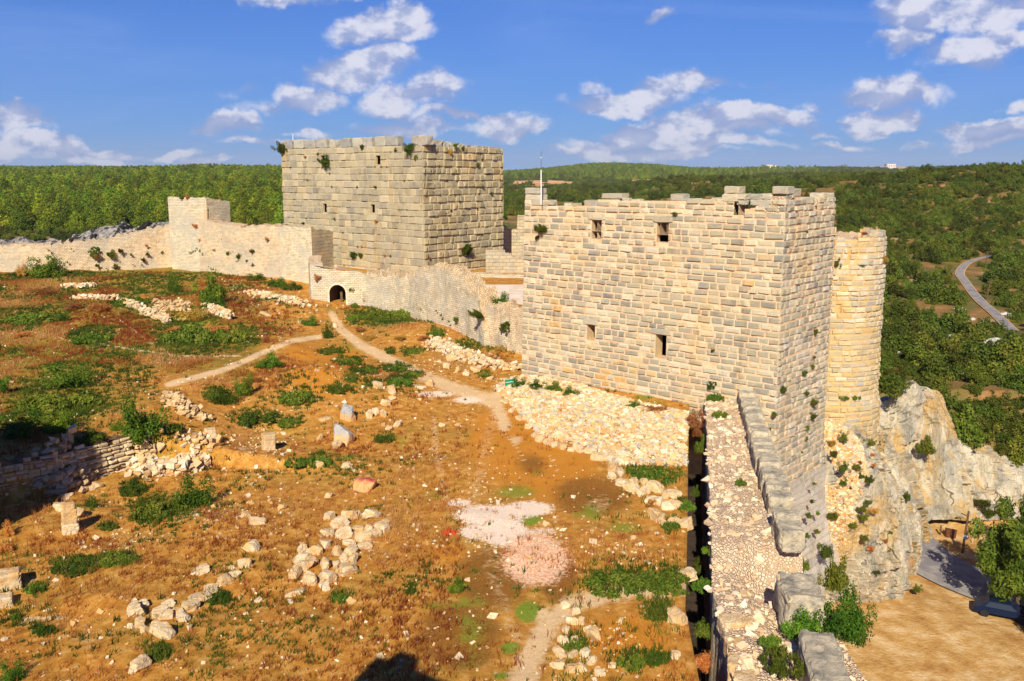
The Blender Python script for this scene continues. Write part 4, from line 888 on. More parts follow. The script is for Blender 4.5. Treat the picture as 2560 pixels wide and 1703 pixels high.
def low_wall(pix, zadd, label, h=.5, th=.7, mat='rubble'):
    V0 = []; S0 = []
    for (a, b_) in zip(pix[:-1], pix[1:]):
        q0, q1 = gp(*a), gp(*b_); L_ = (q1-q0).length; n_ = int(L_*th*h*55)
        for k in range(n_):
            f = random.random(); q = q0.lerp(q1, f); z = random.random()**1.2*h; w_ = th*(1-.45*z/h); q = q+Vector((random.gauss(0, w_*.32), random.gauss(0, w_*.32), 0)); s_ = random.uniform(.16, .42); V0.append((q.x, q.y, float(H(q.x, q.y))+z)); S0.append(s_)
    o = stones('low_rubble_wall', np.array(V0), np.array(S0), [(.74, .58, .36), (.66, .50, .30), (.80, .68, .48), (.60, .44, .24), (.68, .42, .18)] if mat == 'rubble' else [(.62, .42, .20), (.56, .40, .22), (.70, .52, .30)], label, 'wall'); del o['kind']; return o
DELAYED = True
# ------------------------------------------------------------------ foreground curtain wall with walkway
cw = empty('curtain_wall', (13, 50, 0), 'thick curtain wall with stony walkway running from the near tower down to the foreground', 'wall')
yr = np.arange(24, 66.2, .22); wc = np.linspace(0, 1, 17)
xi = np.interp(yr, [20, 27, 35.2, 38.6, 64.5, 70], [7.4, 7.75, 8.45, 9.15, 14.3, 15.2]); xo = np.interp(yr, [20, 30.0, 38.6, 64.5, 70], [12.3, 12.7, 13.4, 17.9, 18.6])
VS = []; 
for i, y in enumerate(yr):
    for w in wc:
        x = xi[i]+(xo[i]-xi[i])*w; z = 1.0+.35*sstep(50, 66, y)
        z = z*1.0-(.9+1.1*sstep(.2, .6, w))*sstep(40.2, 38.2, y)+(.6+.5*w*0)*sstep(36.6, 35.6, y)+.5*sstep(.35, .6, w)*sstep(36.6, 35.6, y)
        z += vnoise(x, y, 1.2, 4, 3)*.34+vnoise(x, y, .35, 2, 6)*.16
        jitter = .10*float(vnoise(y, w*3, .7, 3, 9)) if w in (0, 1) else 0
        VS.append((x+jitter*2, y, float(z)))
nw = len(wc); n_ = len(yr); Fc = [(i*nw+j, i*nw+j+1, (i+1)*nw+j+1, (i+1)*nw+j) for i in range(n_-1) for j in range(nw-1)]
me = np_mesh('walkway', np.array(VS), np.array(Fc), M['core'], smooth=False); link('walkway', me, cw)
for side, nm, zb2, mt in ((0, 'inner_face', -6.5, 'wall_pale'), (nw-1, 'outer_face', -18.3, 'ruin')):
    mb = MB(); m_ = 12; vs = []; uvs = []
    for i in range(n_):
        q = VS[i*nw+side]
        for j in range(m_+1):
            f = j/m_; z = q[2]+(zb2-q[2])*f; o_ = (0 if j == 0 else .22*float(vnoise(q[1], z, 1.0, 3, 4))+(0 if side == 0 else f*1.2)); vs.append((q[0]+(o_ if side else o_*.6), q[1], z)); uvs.append((q[1], z))
    fs = [(i*(m_+1)+j, (i+1)*(m_+1)+j, (i+1)*(m_+1)+j+1, i*(m_+1)+j+1) for i in range(n_-1) for j in range(m_)]
    mb.add(vs, fs, uv=uvs); mb.build(nm, M[mt], cw)
mb = MB(); mb.add([(6, 20, -6), (17, 20, -6), (17, 70, -6), (6, 70, -6)], [(0, 1, 2, 3)]); mb.build('trench_floor', M['land'] if False else M['dark'], cw)  # floor coloured near-black in place of the trench's own shade
def big_block(name, parent, c, d, ang, mat, jit=.10, smooth=False, label=None):
    """chipped dressed block"""
    R_ = Matrix.Rotation(ang, 3, 'Z'); c = Vector(c)
    class Q: pt = staticmethod(lambda t_, z, dd_: c+R_ @ Vector((t_-d[0]/2, -dd_-d[1]/2+.06, z)))
    return merlon(parent, Q, 0, d[0], 0, d[2], d[1], 0, mat, name, ((1,1,1),), jit, 12 if mat in ('coping', 'boulder') else 4, min(d)*.085)
# parapet copings along the outer edge
y = 64.4; k = 0
while y > 39.6:
    L_ = random.uniform(1.25, 1.9)*(1 if y < 56 else .85); y1 = y-L_
    if not (40.6 < y1+L_/2 < 43.0 and k % 2):
        ym = (y+y1)/2; xo_ = float(np.interp(ym, yr, xo)); big_block('parapet_block', cw, (xo_-.62, ym, .9+.3*sstep(50, 66, ym)), (random.uniform(1.1, 1.3), L_-.14, random.uniform(1.0, 1.35)), R(-10)+random.uniform(-.05, .05), 'coping', .09)
    y = y1; k += 1
for (u, v, zt, w, L_, h, an) in [(2000, 1462, 1.7, 1.6, 2.6, 1.6, -.12), (2062, 1640, 1.5, 1.35, 4.0, 1.5, -.16), (2100, 1760, 1.5, 1.4, 2.6, 1.5, -.16)]:
    q = atz(u, v, zt); big_block('parapet_block', cw, (q[0], q[1], zt-h), (w, L_, h), an, 'coping', .10)
for (u, v, s_) in [(1825, 1545, .8), (1838, 1600, .7), (1850, 1648, .8), (1865, 1690, .8), (1870, 1550, .5), (1760, 1480, 0)]:
    if s_:
        q = atz(u, v, .8); big_block('edge_block', cw, (q[0], q[1], .05), (s_, s_*1.2, .75), random.uniform(-.3, .1), 'boulder', .09)

# ------------------------------------------------------------------ rocks
def rock_mesh(name, seed, mat, sub=2, boxy=.55, sq=(1, 1, 1)):
    rnd = random.Random(seed); n_ = 6; vs = {}; V0 = []
    def key(p_): return tuple(round(x_, 4) for x_ in p_)
    fs = []
    cuts = [(Vector((rnd.gauss(0, 1), rnd.gauss(0, 1), rnd.gauss(0, 1))).normalized(), rnd.uniform(.62, .9)) for _ in range(7)]
    def add(p_):
        k = key(p_)
        if k in vs: return vs[k]
        p_ = Vector(p_); sph = p_.normalized(); q = p_*boxy+sph*(1-boxy)*1.1
        for nrm_, dd_ in cuts:
            e = q.dot(nrm_)-dd_
            if e > 0: q = q-nrm_*e
        q = q+q.normalized()*(.16*noise.fractal(q*1.9+Vector((seed*3.1, 0, 0)), 1, 2, 3)); vs[k] = len(V0); V0.append((q.x*sq[0]*.5, q.y*sq[1]*.5, q.z*sq[2]*.5)); return vs[k]
    for ax in range(3):
        for sg in (-1, 1):
            for i in range(n_):
                for j in range(n_):
                    c = []
                    for (a, b_) in ((i, j), (i+1, j), (i+1, j+1), (i, j+1)):
                        p_ = [0, 0, 0]; p_[ax] = sg; p_[(ax+1) % 3] = -1+2*a/n_; p_[(ax+2) % 3] = -1+2*b_/n_; c.append(add(p_))
                    fs.append(tuple(c if sg > 0 else c[::-1]))
    mb = MB(); mb.add(V0, fs); return mb.mesh(name, mat)
RK = [rock_mesh('rock', s_, M['boulder'], boxy=(.35, .7, .85, .5)[s_ % 4]) for s_ in range(10)]
def rock(u, v, wpx, hpx, label, group=None, name='rock', me=None, z=None, cat='rock', yaw=None, dep=1.0, kind=None):
    q = gp(u, v) if z is None else Vector(atz(u, v, z)); d = q.y*cp-(q.z-CAMZ)*sp; sx = wpx/F*d; sz = hpx/F*d
    o = bpy.data.objects.new(name, me or random.choice(RK)); COL.objects.link(o)
    o.scale = (sx*1.12, sx*dep*random.uniform(.8, 1.1), sz*1.15); o.location = (q.x, q.y+sx*.25, q.z+sz*.16); o.rotation_euler = (random.uniform(-.2, .2), random.uniform(-.2, .2), random.uniform(0, 6.28) if yaw is None else yaw)
    return tag(o, label, cat, group)
pile = [(823,1292,30,25),(868,1290,42,32),(890,1286,24,18),(928,1288,42,32),(964,1304,24,16),(848,1312,40,30),(858,1338,38,32),(818,1334,32,24),(893,1322,28,18),(920,1322,32,26),(950,1320,46,28),
 (938,1334,32,22),(905,1346,42,28),(910,1366,36,22),(872,1356,30,20),(812,1360,36,18),(755,1374,28,30),(785,1378,38,26),(843,1380,26,28),(873,1380,34,24),(752,1400,40,26),(758,1420,38,32),(782,1402,28,26),
 (812,1414,32,32),(842,1412,22,22),(860,1398,24,24),(882,1402,24,30),(873,1428,44,32),(845,1430,20,22),(737,1436,34,32),(772,1456,36,38),(813,1444,50,32),(812,1466,26,18),(735,1480,40,12),(835,1444,14,14)]
for (u, v, w, h) in pile: rock(u, v+8, w, h, 'pale limestone block in the large heap at the middle of the courtyard', 'blocks of the large courtyard heap')
pile2 = [(335,1540,54,30),(390,1545,40,28),(410,1548,34,26),(440,1535,38,18),(465,1528,44,26),(418,1518,28,18),(358,1516,28,18),(345,1570,28,26),(363,1585,30,30),(385,1580,24,34),(405,1592,48,44),(455,1552,36,20),(472,1575,16,12),(325,1572,14,18)]
for (u, v, w, h) in pile2: rock(u, v, w, h, 'honey-coloured block in the small heap near the bottom left', 'blocks of the small lower-left heap')
misc = [(496,1430,44,16,'flat pale slab lying near the scattered stones, upper left of its row'),(560,1450,50,26,'white angular slab in the row of stones at lower left'),(585,1438,30,18,'cream block leaning on the white angular slab'),(612,1412,30,28,'upright white stone at the upper end of the lower-left stone row'),
 (580,1420,22,12,'small cream stone beside the upright white stone'),(497,1497,46,18,'flat tan slab just above the small lower-left heap'),(520,1480,46,8,'thin grey slab flush with the soil'),(628,1370,40,26,'tan wedge stone left of the large heap'),
 (640,1306,40,16,'pale flat stone among gravel left of the large heap'),(705,1268,24,18,'round pale stone above the large heap'),(612,1290,26,14,'cream stone at left edge of gravel'),(820,1240,20,14,'tilted tan brick-like stone below the red-topped boulder'),
 (868,1165,28,16,'cream rectangular block above the red-topped boulder'),(882,1176,18,8,'small slab touching the cream rectangular block'),(796,1164,26,18,'orange stone beside the low shrub'),(1105,1064,16,12,'left one of two small white stones on the bare soil'),(1143,1062,14,8,'right one of two small white stones on the bare soil'),
 (973,1072,18,12,'white pebble-like stone beside the reddish block'),(992,1060,24,18,'reddish squared block on the slope'),(922,1040,18,18,'left stone of a trio on the slope edge'),(938,1030,18,22,'middle stone of a trio on the slope edge'),(958,1034,20,20,'right stone of a trio on the slope edge'),
 (962,1006,28,22,'pale jagged stone above the stone trio'),(976,975,32,26,'large pale stone at the edge of the green mound'),(980,995,18,12,'small stone under the large pale edge stone'),(943,964,30,22,'tan rubble lump on the mound'),(1072,957,26,22,'squared corner block of the small ledge by the path'),
 (1050,968,34,10,'flat slab of the small ledge by the path'),(1130,897,28,20,'big pale stone right of the path'),(1144,925,18,20,'upright pale stone right of the path'),(1115,915,22,16,'rounded stone beside the path grass'),(1165,935,16,14,'small boulder near the flat white slabs'),(1190,924,26,20,'pale boulder near the broken wall foot'),
 (1180,905,22,14,'low pale stone near the broken wall foot'),(1222,946,20,8,'flat white slab beside the green sign'),(1258,948,22,6,'thin white slab leaning next to the green sign'),(1098,905,18,8,'little stone nearest the path bend'),
 (663,785,26,12,'white stone at the slope below the gate rubble'),(752,803,20,10,'pale stone left of the path near the gate'),(837,815,12,14,'pale stone beside the dark bush at the path'),(345,1665,50,38,'large orange boulder at the bottom edge'),
 (1695,1544,54,44,'large pale cubic block on the red soil at lower right'),(1648,1412,0,0,''),(1720,1435,46,28,'long white block beside the dark trench'),(1490,1590,36,34,'grey rounded boulder on the lower rubble wall'),(1552,1554,14,16,'small square block on the red soil'),
 (1685,1640,24,24,'orange stone near the bottom right wall'),(1372,1448,0,0,''),(1168,1450,14,12,'white stone behind the round bush'),(42,1432,50,50,'')]
for (u, v, w, h, l) in misc:
    if w and l: rock(u, v+h*.3, w, h, l)
# border boulders of the rubble terrace
bd = [(1350,1105,24,24),(1372,1112,28,18),(1390,1118,22,18),(1408,1122,26,18),(1428,1128,20,16),(1450,1128,34,20),(1478,1134,30,18),(1498,1150,36,28),(1520,1152,30,18),(1540,1150,34,20),(1560,1160,34,24),(1528,1178,26,30),(1550,1192,32,26),(1530,1196,20,20),(1556,1214,38,24),(1585,1214,26,24),
 (1578,1232,34,32),(1600,1240,22,28),(1612,1236,28,22),(1640,1228,44,30),(1636,1262,42,24),(1664,1246,26,24),(1685,1246,36,26),(1672,1272,34,22),(1642,1300,40,34),(1690,1272,32,22),(1658,1312,22,22),(1688,1310,30,20),(1718,1318,38,26),(1612,1212,26,20),(1322,1072,22,16),(1300,1050,22,14),(1280,1030,20,12),(1262,1008,18,12),(1335,1092,18,12),
 (1415,1520,26,20),(1440,1535,28,20),(1430,1560,30,22),(1415,1580,26,20),(1455,1560,22,16),(1470,1580,26,22),(1410,1610,30,22),(1440,1612,28,20),(1400,1640,30,22),(1430,1645,28,22),(1462,1640,26,22),(1480,1660,30,20),(1395,1670,32,24),(1425,1680,28,22),(1455,1680,30,22),(1500,1690,28,18),(1530,1670,20,14)]
for i, (u, v, w, h) in enumerate(bd):
    if i < 35: rock(u, v, w, h, 'pale block edging the rubble terrace below the near tower', 'edging blocks of the rubble terrace')
    else: rock(u, v, w, h, 'pale block of the tumbled wall line at the bottom right path', 'blocks of the tumbled lower wall')
bs = [(180,1292,46,24),(150,1276,36,20),(230,1225,22,14),(160,1250,30,18),(205,1212,34,14),(240,1222,30,18)]
for (u, v, w, h) in bs: rock(u, v, w, h, 'dressed tan block fallen at the foot of the shaded dry-stone wall', 'fallen blocks at the shaded wall', me=RK[2])
rock(870, 1050, 34, 56, 'tall boulder, grey on top and orange below, on the slope', me=rock_mesh('rock', 31, M['grey_top'], boxy=.5))
rock(852, 1108, 66, 60, 'biggest grey-capped boulder with orange foot, beside the tall one', me=rock_mesh('rock', 32, M['grey_top'], boxy=.4))
rock(840, 1122, 24, 26, 'orange stone at the foot of the grey-capped boulder')
rock(702, 1268, 0.1, .1, 'x') if False else None
rock(912, 1228, 54, 36, 'boulder with dark red painted top standing alone in the courtyard', me=rock_mesh('rock', 33, M['red_top'], boxy=.4), yaw=.3)
rock(812, 1052, 28, 12, 'pale slab left of the tall boulder')
rock(800, 1100, 16, 18, 'small orange stone left of the grey-capped boulder')
# worked stones
def pillar(name, u, v, w, h, label, stack, cat='stone pillar', mat='boulder', yaw=.5):
    q = gp(u, v); d = q.y*cp-(q.z-CAMZ)*sp; k = d/F; e = empty(name, q, label, cat); z = q.z-.1
    for (f, ww, nm) in stack:
        big_block(nm, e, (q.x, q.y, z), (w*k*ww, w*k*ww*.9, h*k*f*1.06+.02), yaw, mat, .05); z += h*k*f
    return e
pillar('standing_stone', 177, 1330, 36, 74, 'rounded white standing stone on a square base in the sunken room', [(.36, 1.05, 'base'), (.5, .98, 'shaft'), (.2, .8, 'rounded_top')])
pillar('stone_post', 529, 1108, 28, 38, 'short tan stone post with a small shadow in the gravel hollow', [(1.0, .95, 'shaft')])
pillar('stone_post', 673, 1124, 30, 44, 'two-piece square stone post with capstone at the right side of the gravel hollow', [(.72, 1.0, 'shaft'), (.26, 1.02, 'capstone')])
pillar('dressed_block', 25, 1466, 54, 42, 'big squared honey block at the left edge of the photo', [(1.0, 1.0, 'block')], 'stone block')
pillar('dressed_block', 8, 1510, 44, 26, 'smaller squared block below the big honey block at left edge', [(1.0, 1.0, 'block')], 'stone block')

# ------------------------------------------------------------------ stuff: rubble, pebbles
def inpoly(px_, py_, poly):
    r_ = np.zeros(px_.shape, bool); j = len(poly)-1
    for i in range(len(poly)):
        xi_, yi_ = poly[i]; xj, yj = poly[j]; c_ = ((yi_ > py_) != (yj > py_)) & (px_ < (xj-xi_)*(py_-yi_)/(yj-yi_+1e-9)+xi_); r_ ^= c_; j = i
    return r_
CUBE = np.array([(x_, y_, z_) for z_ in (-.5, .5) for x_, y_ in ((-.5, -.5), (.5, -.5), (.5, .5), (-.5, .5))]); CF = np.array([(3, 2, 1, 0), (4, 5, 6, 7), (0, 1, 5, 4), (1, 2, 6, 5), (2, 3, 7, 6), (3, 0, 4, 7)])
def stones(name, P_, S_, palette, label, cat, flat=.65):
    n_ = len(P_); base = CUBE[None]*(1+rng.uniform(-.45, .15, (n_, 8, 1)))+rng.uniform(-.13, .13, (n_, 8, 3))
    base = base*S_[:, None, None]*np.stack([rng.uniform(.7, 1.4, n_), rng.uniform(.7, 1.3, n_), rng.uniform(.5, .9, n_)*flat/.65], -1)[:, None, :]
    a = rng.uniform(0, 6.28, (n_, 3)); a[:, 1:] *= .12
    ca, sa = np.cos(a[:, 0]), np.sin(a[:, 0]); Z_ = np.zeros(n_); O_ = np.ones(n_)
    Rz = np.stack([np.stack([ca, -sa, Z_], -1), np.stack([sa, ca, Z_], -1), np.stack([Z_, Z_, O_], -1)], 1)
    cb, sb = np.cos(a[:, 1]), np.sin(a[:, 1]); Rx = np.stack([np.stack([O_, Z_, Z_], -1), np.stack([Z_, cb, -sb], -1), np.stack([Z_, sb, cb], -1)], 1)
    base = np.einsum('nij,nkj->nki', np.einsum('nij,njk->nik', Rx, Rz), base)+P_[:, None, :]
    pal = np.array(palette); cols = pal[rng.integers(0, len(pal), n_)]*rng.uniform(.75, 1.12, (n_, 1)); cols = np.repeat(cols, 8, 0)
    Fa = (CF[None]+np.arange(n_)[:, None, None]*8).reshape(-1, 4)
    o = link(name, np_mesh(name, base.reshape(-1, 3), Fa, M['stone'], col=cols)); return tag(o, label, cat, kind='stuff')
stone_face('dry_stone_wall', PITW, 'shaded dry-stone retaining wall of the sunken room at left')
stone_face('dry_stone_wall', [(-23.5, 53.9, -.3, 1.9), (-22.3, 54.2, -.3, 1.5)], 'short sunlit stub of dry-stone wall right of the leafy shrub', .25, [(.70, .50, .26), (.62, .42, .20), (.66, .45, .23)])
low_wall([(345, 1160), (390, 1150), (440, 1145), (500, 1150)], 0, 'tumbled bank of stones and soil right of the sunken room', .75, 2.0)
low_wall([(1085, 855), (1130, 880), (1195, 900)], 0, 'spill of collapsed stones at the foot of the broken curtain wall', .45, 2.6)
low_wall([(640, 735), (690, 748), (745, 765)], 0, 'fan of rubble spilling down left of the gateway', .4, 3.0)
low_wall([(1195, 905), (1240, 915), (1280, 925)], 0, 'collapsed rubble between the low ruined wall and the near tower', .5, 2.2)
low_wall([(128, 1232), (165, 1222), (205, 1205)], 0, 'heap of fallen stones against the shaded wall of the sunken room', 1.1, 1.5, 'drystone')
low_wall([(315, 765), (350, 778), (385, 795), (420, 812)], 0, 'low tumbled wall running toward the viewer beside the brick-like ruin at left', .9)
low_wall([(388, 775), (420, 778), (478, 782)], 0, 'short orange-tinged ruin wall of small stones below the fig tree', 1.3, .6, 'drystone')
low_wall([(190, 748), (240, 748), (296, 750)], 0, 'pale horizontal strip of rubble walling in the left meadow', .5, 1.4)
low_wall([(515, 775), (545, 785), (575, 800)], 0, 'stub of ruined wall right of the small-stone ruin', .9)
low_wall([(165, 718), (205, 720), (235, 716)], 0, 'faint rubble wall line just below the rampart wall', .5, 1.2)
low_wall([(415, 1010), (440, 1018), (468, 1040), (505, 1048)], 0, 'rough stone bank at the edge of the gravel hollow', .9, .8, 'drystone')


PALE = [(.78, .60, .35), (.72, .51, .26), (.66, .42, .17), (.82, .68, .46), (.60, .47, .29), (.70, .38, .14), (.52, .47, .38)]
poly = [(1238, 972), (1285, 945), (1340, 945), (1450, 965), (1600, 1010), (1745, 1040), (1738, 1130), (1730, 1260), (1700, 1245), (1660, 1225), (1600, 1200), (1560, 1185), (1535, 1165), (1480, 1120), (1350, 1092), (1330, 1070), (1285, 1020)]
n0 = 46000; X_ = rng.uniform(-6, 15, n0); Y_ = rng.uniform(54, 82, n0); Z_ = H(X_, Y_); u_, v_ = proj(X_, Y_, Z_); ok = inpoly(u_, v_, poly) & (X_ < xe(Y_)-.15)
tl = (X_-BL[0])*.748+(Y_-BL[1])*-.663; dl = (X_-BL[0])*-.663+(Y_-BL[1])*-.748; ok &= (dl > .3)
X_, Y_, Z_ = X_[ok], Y_[ok], Z_[ok]; print('rubble', len(X_))
sz = rng.choice([.12, .17, .23, .34], len(X_), p=[.38, .34, .2, .08])
stones('loose_rubble', np.stack([X_, Y_, Z_+sz*.12+rng.uniform(0, .14, len(X_))], -1), sz, PALE, 'carpet of small broken stones on the terrace below the near square tower', 'rubble')
def inside(X_, Y_): return (X_ < xe(Y_)-.2) & (Y_ < np.interp(X_, [-90, -76, -53, -33, -28]+W2X[2:], [133, 133, 138, 129, 121]+W2Y[2:])-.4)
n0 = 90000; Y_ = 27+105*rng.random(n0)**1.3; X_ = rng.uniform(-.62, .25, n0)*Y_; Z_ = H(X_, Y_); u_, v_ = proj(X_, Y_, Z_)
den = .10+np.clip(vnoise(X_, Y_, 6, 4, 9)*1.6, 0, .5)
for (u, v, ru, rv, k) in [(640,1110,120,100,.9),(580,1290,190,70,.8),(720,1040,60,30,.9),(640,740,130,50,.8),(1100,850,90,40,.7),(1560,1370,170,80,.7),(1480,1640,150,100,.6),(1120,920,120,40,.6),(400,740,130,60,.5),(1000,960,90,40,.5),(250,1560,250,120,.15),(760,790,60,40,.5),(420,1120,120,60,.3)]:
    den = np.maximum(den, k*np.clip(1.2-np.sqrt(((u_-u)/ru)**2+((v_-v)/rv)**2), 0, 1))
den = den*(1-.9*np.clip(1.2-np.sqrt(((u_-1290)/110)**2+((v_-1110)/90)**2), 0, 1))*(1-.8*(v_ < 930)*(u_ < 560)*(u_ > 0)*.6)
ok = inside(X_, Y_) & (rng.random(n0) < den*.34) & (u_ > -60) & (u_ < 1800) & (v_ < 1740); X_, Y_, Z_ = X_[ok], Y_[ok], Z_[ok]; print('pebbles', len(X_))
sz = rng.choice([.05, .08, .11, .2], len(X_), p=[.52, .32, .13, .03])*(1+Y_/140)
stones('pebbles', np.stack([X_, Y_, Z_+sz*.05], -1), sz, [(.72, .56, .34), (.66, .46, .24), (.58, .36, .15), (.76, .64, .46), (.54, .42, .26)], 'scattered pebbles and stone chips on the courtyard soil', 'pebbles')

# ------------------------------------------------------------------ vegetation meshes
def leaf_cloud(C_, N_, size, rnd, elong=1.3, up=.0):
    """diamond leaves at C_ facing N_"""
    n_ = len(C_); a = rnd.normal(size=(n_, 3)); N_ = N_/np.maximum(np.linalg.norm(N_, axis=1, keepdims=True), 1e-6)
    T_ = np.cross(N_, a); T_ /= np.maximum(np.linalg.norm(T_, axis=1, keepdims=True), 1e-6); B_ = np.cross(N_, T_)
    s_ = (size*rnd.uniform(.6, 1.3, n_))[:, None]
    return np.stack([C_-T_*s_*.5, C_-B_*s_*.5*elong, C_+T_*s_*.5, C_+B_*s_*.5*elong], 1)
def crown_mesh(name, seed, mat, nl=900, nclump=26, size=.10, shape='bush', leafw=1.3):
    rnd = np.random.default_rng(seed); cs = []; rs = []
    if shape == 'bush':
        while len(cs) < nclump:
            d = rnd.normal(size=3); d /= np.linalg.norm(d); d[2] = abs(d[2])*.9+.05; r_ = rnd.uniform(.35, .92)*(.8+.35*math.sin(3*math.atan2(d[1], d[0])+seed)); cs.append((d[0]*r_, d[1]*r_, d[2]*r_*.95+.08)); rs.append(rnd.uniform(.12, .32))
    elif shape == 'low':
        while len(cs) < nclump:
            a = rnd.uniform(0, 6.28); r_ = math.sqrt(rnd.random())*1.0; cs.append((math.cos(a)*r_, math.sin(a)*r_, rnd.uniform(.04, .26)*(1.15-r_))); rs.append(rnd.uniform(.07, .2))
    elif shape == 'pine':
        for k in range(nclump):
            f = (k+.5)/nclump; z = .18+.8*f; r_ = (.34*(1-f)**.75+.03)*rnd.uniform(.6, 1.05); a = k*2.4+rnd.uniform(-.4, .4); cs.append((math.cos(a)*r_, math.sin(a)*r_, z)); rs.append(.05+.12*(1-f)*rnd.uniform(.7, 1.3))
    elif shape == 'tree':
        while len(cs) < nclump:
            d = rnd.normal(size=3); d /= np.linalg.norm(d); r_ = rnd.uniform(.35, .98); cs.append((d[0]*r_*.9, d[1]*r_*.9, 1.0+d[2]*r_*.7)); rs.append(rnd.uniform(.12, .24))
    cs = np.array(cs); rs = np.array(rs); w = rs**2; ci = rnd.choice(len(cs), nl, p=w/w.sum())
    d = rnd.normal(size=(nl, 3)); d /= np.linalg.norm(d, axis=1, keepdims=True); rr = rnd.uniform(.5, 1.0, (nl, 1))+np.abs(rnd.normal(0, .13, (nl, 1)))
    if shape == 'pine': d[:, 2] *= .55
    P_ = cs[ci]+d*rs[ci][:, None]*rr
    if shape in ('bush', 'low'): P_[:, 2] = np.abs(P_[:, 2])
    L = leaf_cloud(P_, d+rnd.normal(size=(nl, 3))*.55+np.array([0, 0, .35]), size, rnd, leafw)
    cv = np.clip(rnd.normal(.5, .16, len(cs))[ci]+rnd.normal(0, .13, nl), 0, 1); cols = np.repeat(np.stack([cv]*3, -1), 4, 0)
    return np_mesh(name, L.reshape(-1, 3), np.arange(nl*4).reshape(-1, 4), mat, col=cols)
def stem_mesh(name, seed, h=.5, r=.04, n=5, spread=.5):
    rnd = random.Random(seed); mb = MB()
    for k in range(n):
        a = rnd.uniform(0, 6.28); q = (math.cos(a)*spread*rnd.uniform(.3, 1), math.sin(a)*spread*rnd.uniform(.3, 1), h*rnd.uniform(.7, 1.2)); mid = (q[0]*.4, q[1]*.4, q[2]*.5)
        mb.tube((0, 0, -.05), mid, r, r*.7, 5); mb.tube(mid, q, r*.7, r*.25, 5)
    return mb.mesh(name, M['bark'])
BUSH = [crown_mesh('foliage', s_, M['leaf'], 5000, 44, .058) for s_ in range(3)]
LOW = [crown_mesh('foliage', 10+s_, M['weed'], 4200, 46, .05, 'low', 2.0) for s_ in range(3)]
MAQ = [crown_mesh('crown', 20+s_, M['maquis'], 3400, 38, .075) for s_ in range(4)]
PINE = [crown_mesh('crown', 30+s_, M['pine'], 3600, 44, .024, 'pine', 2.4) for s_ in range(3)]
TREE = [crown_mesh('crown', 40+s_, M['pine_olive'], 18000, 52, .028, 'tree', 3.0) for s_ in range(2)]
DRYB = [crown_mesh('foliage', 50+s_, M['drygrass'], 2600, 40, .035, 'bush', 5.0) for s_ in range(2)]
STEM = stem_mesh('stems', 3); T3 = MB(); T3.tube((0, 0, -.1), (.02, .01, .42), .05, .03, 7); T3.tube((.02, .01, .42), (.2, .1, .62), .03, .01, 5); T3.tube((.02, .01, .42), (-.18, .08, .6), .03, .01, 5); TRUNK3 = T3.mesh('trunk', M['bark']); TRK = MB(); TRK.tube((0, 0, -.1), (0.02, .01, .5), .045, .03, 7); TRK.tube((0.02, .01, .5), (0, 0, .9), .03, .008, 6); TRUNK = TRK.mesh('trunk', M['bark'])
TR2 = MB(); TR2.tube((0, 0, -.2), (.05, .02, .6), .06, .045, 8); TR2.tube((.05, .02, .6), (.25, .1, 1.2), .045, .015, 6); TR2.tube((.05, .02, .6), (-.25, .05, 1.15), .035, .012, 6); TR2.tube((.05, .02, .5), (.0, -.28, 1.0), .03, .01, 6); TRUNK2 = TR2.mesh('trunk', M['bark'])
def plant(name, q, sx, sz, crown, label, cat, group=None, stem=None, stemname='stems', cname='foliage', sy=None):
    e = bpy.data.objects.new(name, None); COL.objects.link(e); e.location = q; e.empty_display_size = .2; tag(e, label, cat, group)
    for me_, nm in ((stem, stemname), (crown, cname)):
        if me_ is None: continue
        o = bpy.data.objects.new(nm, me_); COL.objects.link(o); o.parent = e; o.scale = (sx, sy or sx, sz); 
    e.rotation_euler = (0, 0, random.uniform(0, 6.28)); return e
def bush(u, v, w, h, label, kind='bush', name='bush', cat='bush', group=None, q=None, sy=None):
    q = gp(u, v) if q is None else Vector(q); d = q.y*cp-(q.z-CAMZ)*sp; sx = w/F*d*.5; sz = h/F*d*.98
    cr = {'bush': BUSH, 'low': LOW, 'dry': DRYB, 'maq': MAQ}[kind]; zs = sz*(1.0 if kind in ('bush', 'dry', 'maq') else 2.3)
    e = plant(name, q, sx, zs*.8, random.choice(cr), label, cat, group, STEM if kind == 'bush' else None); return e
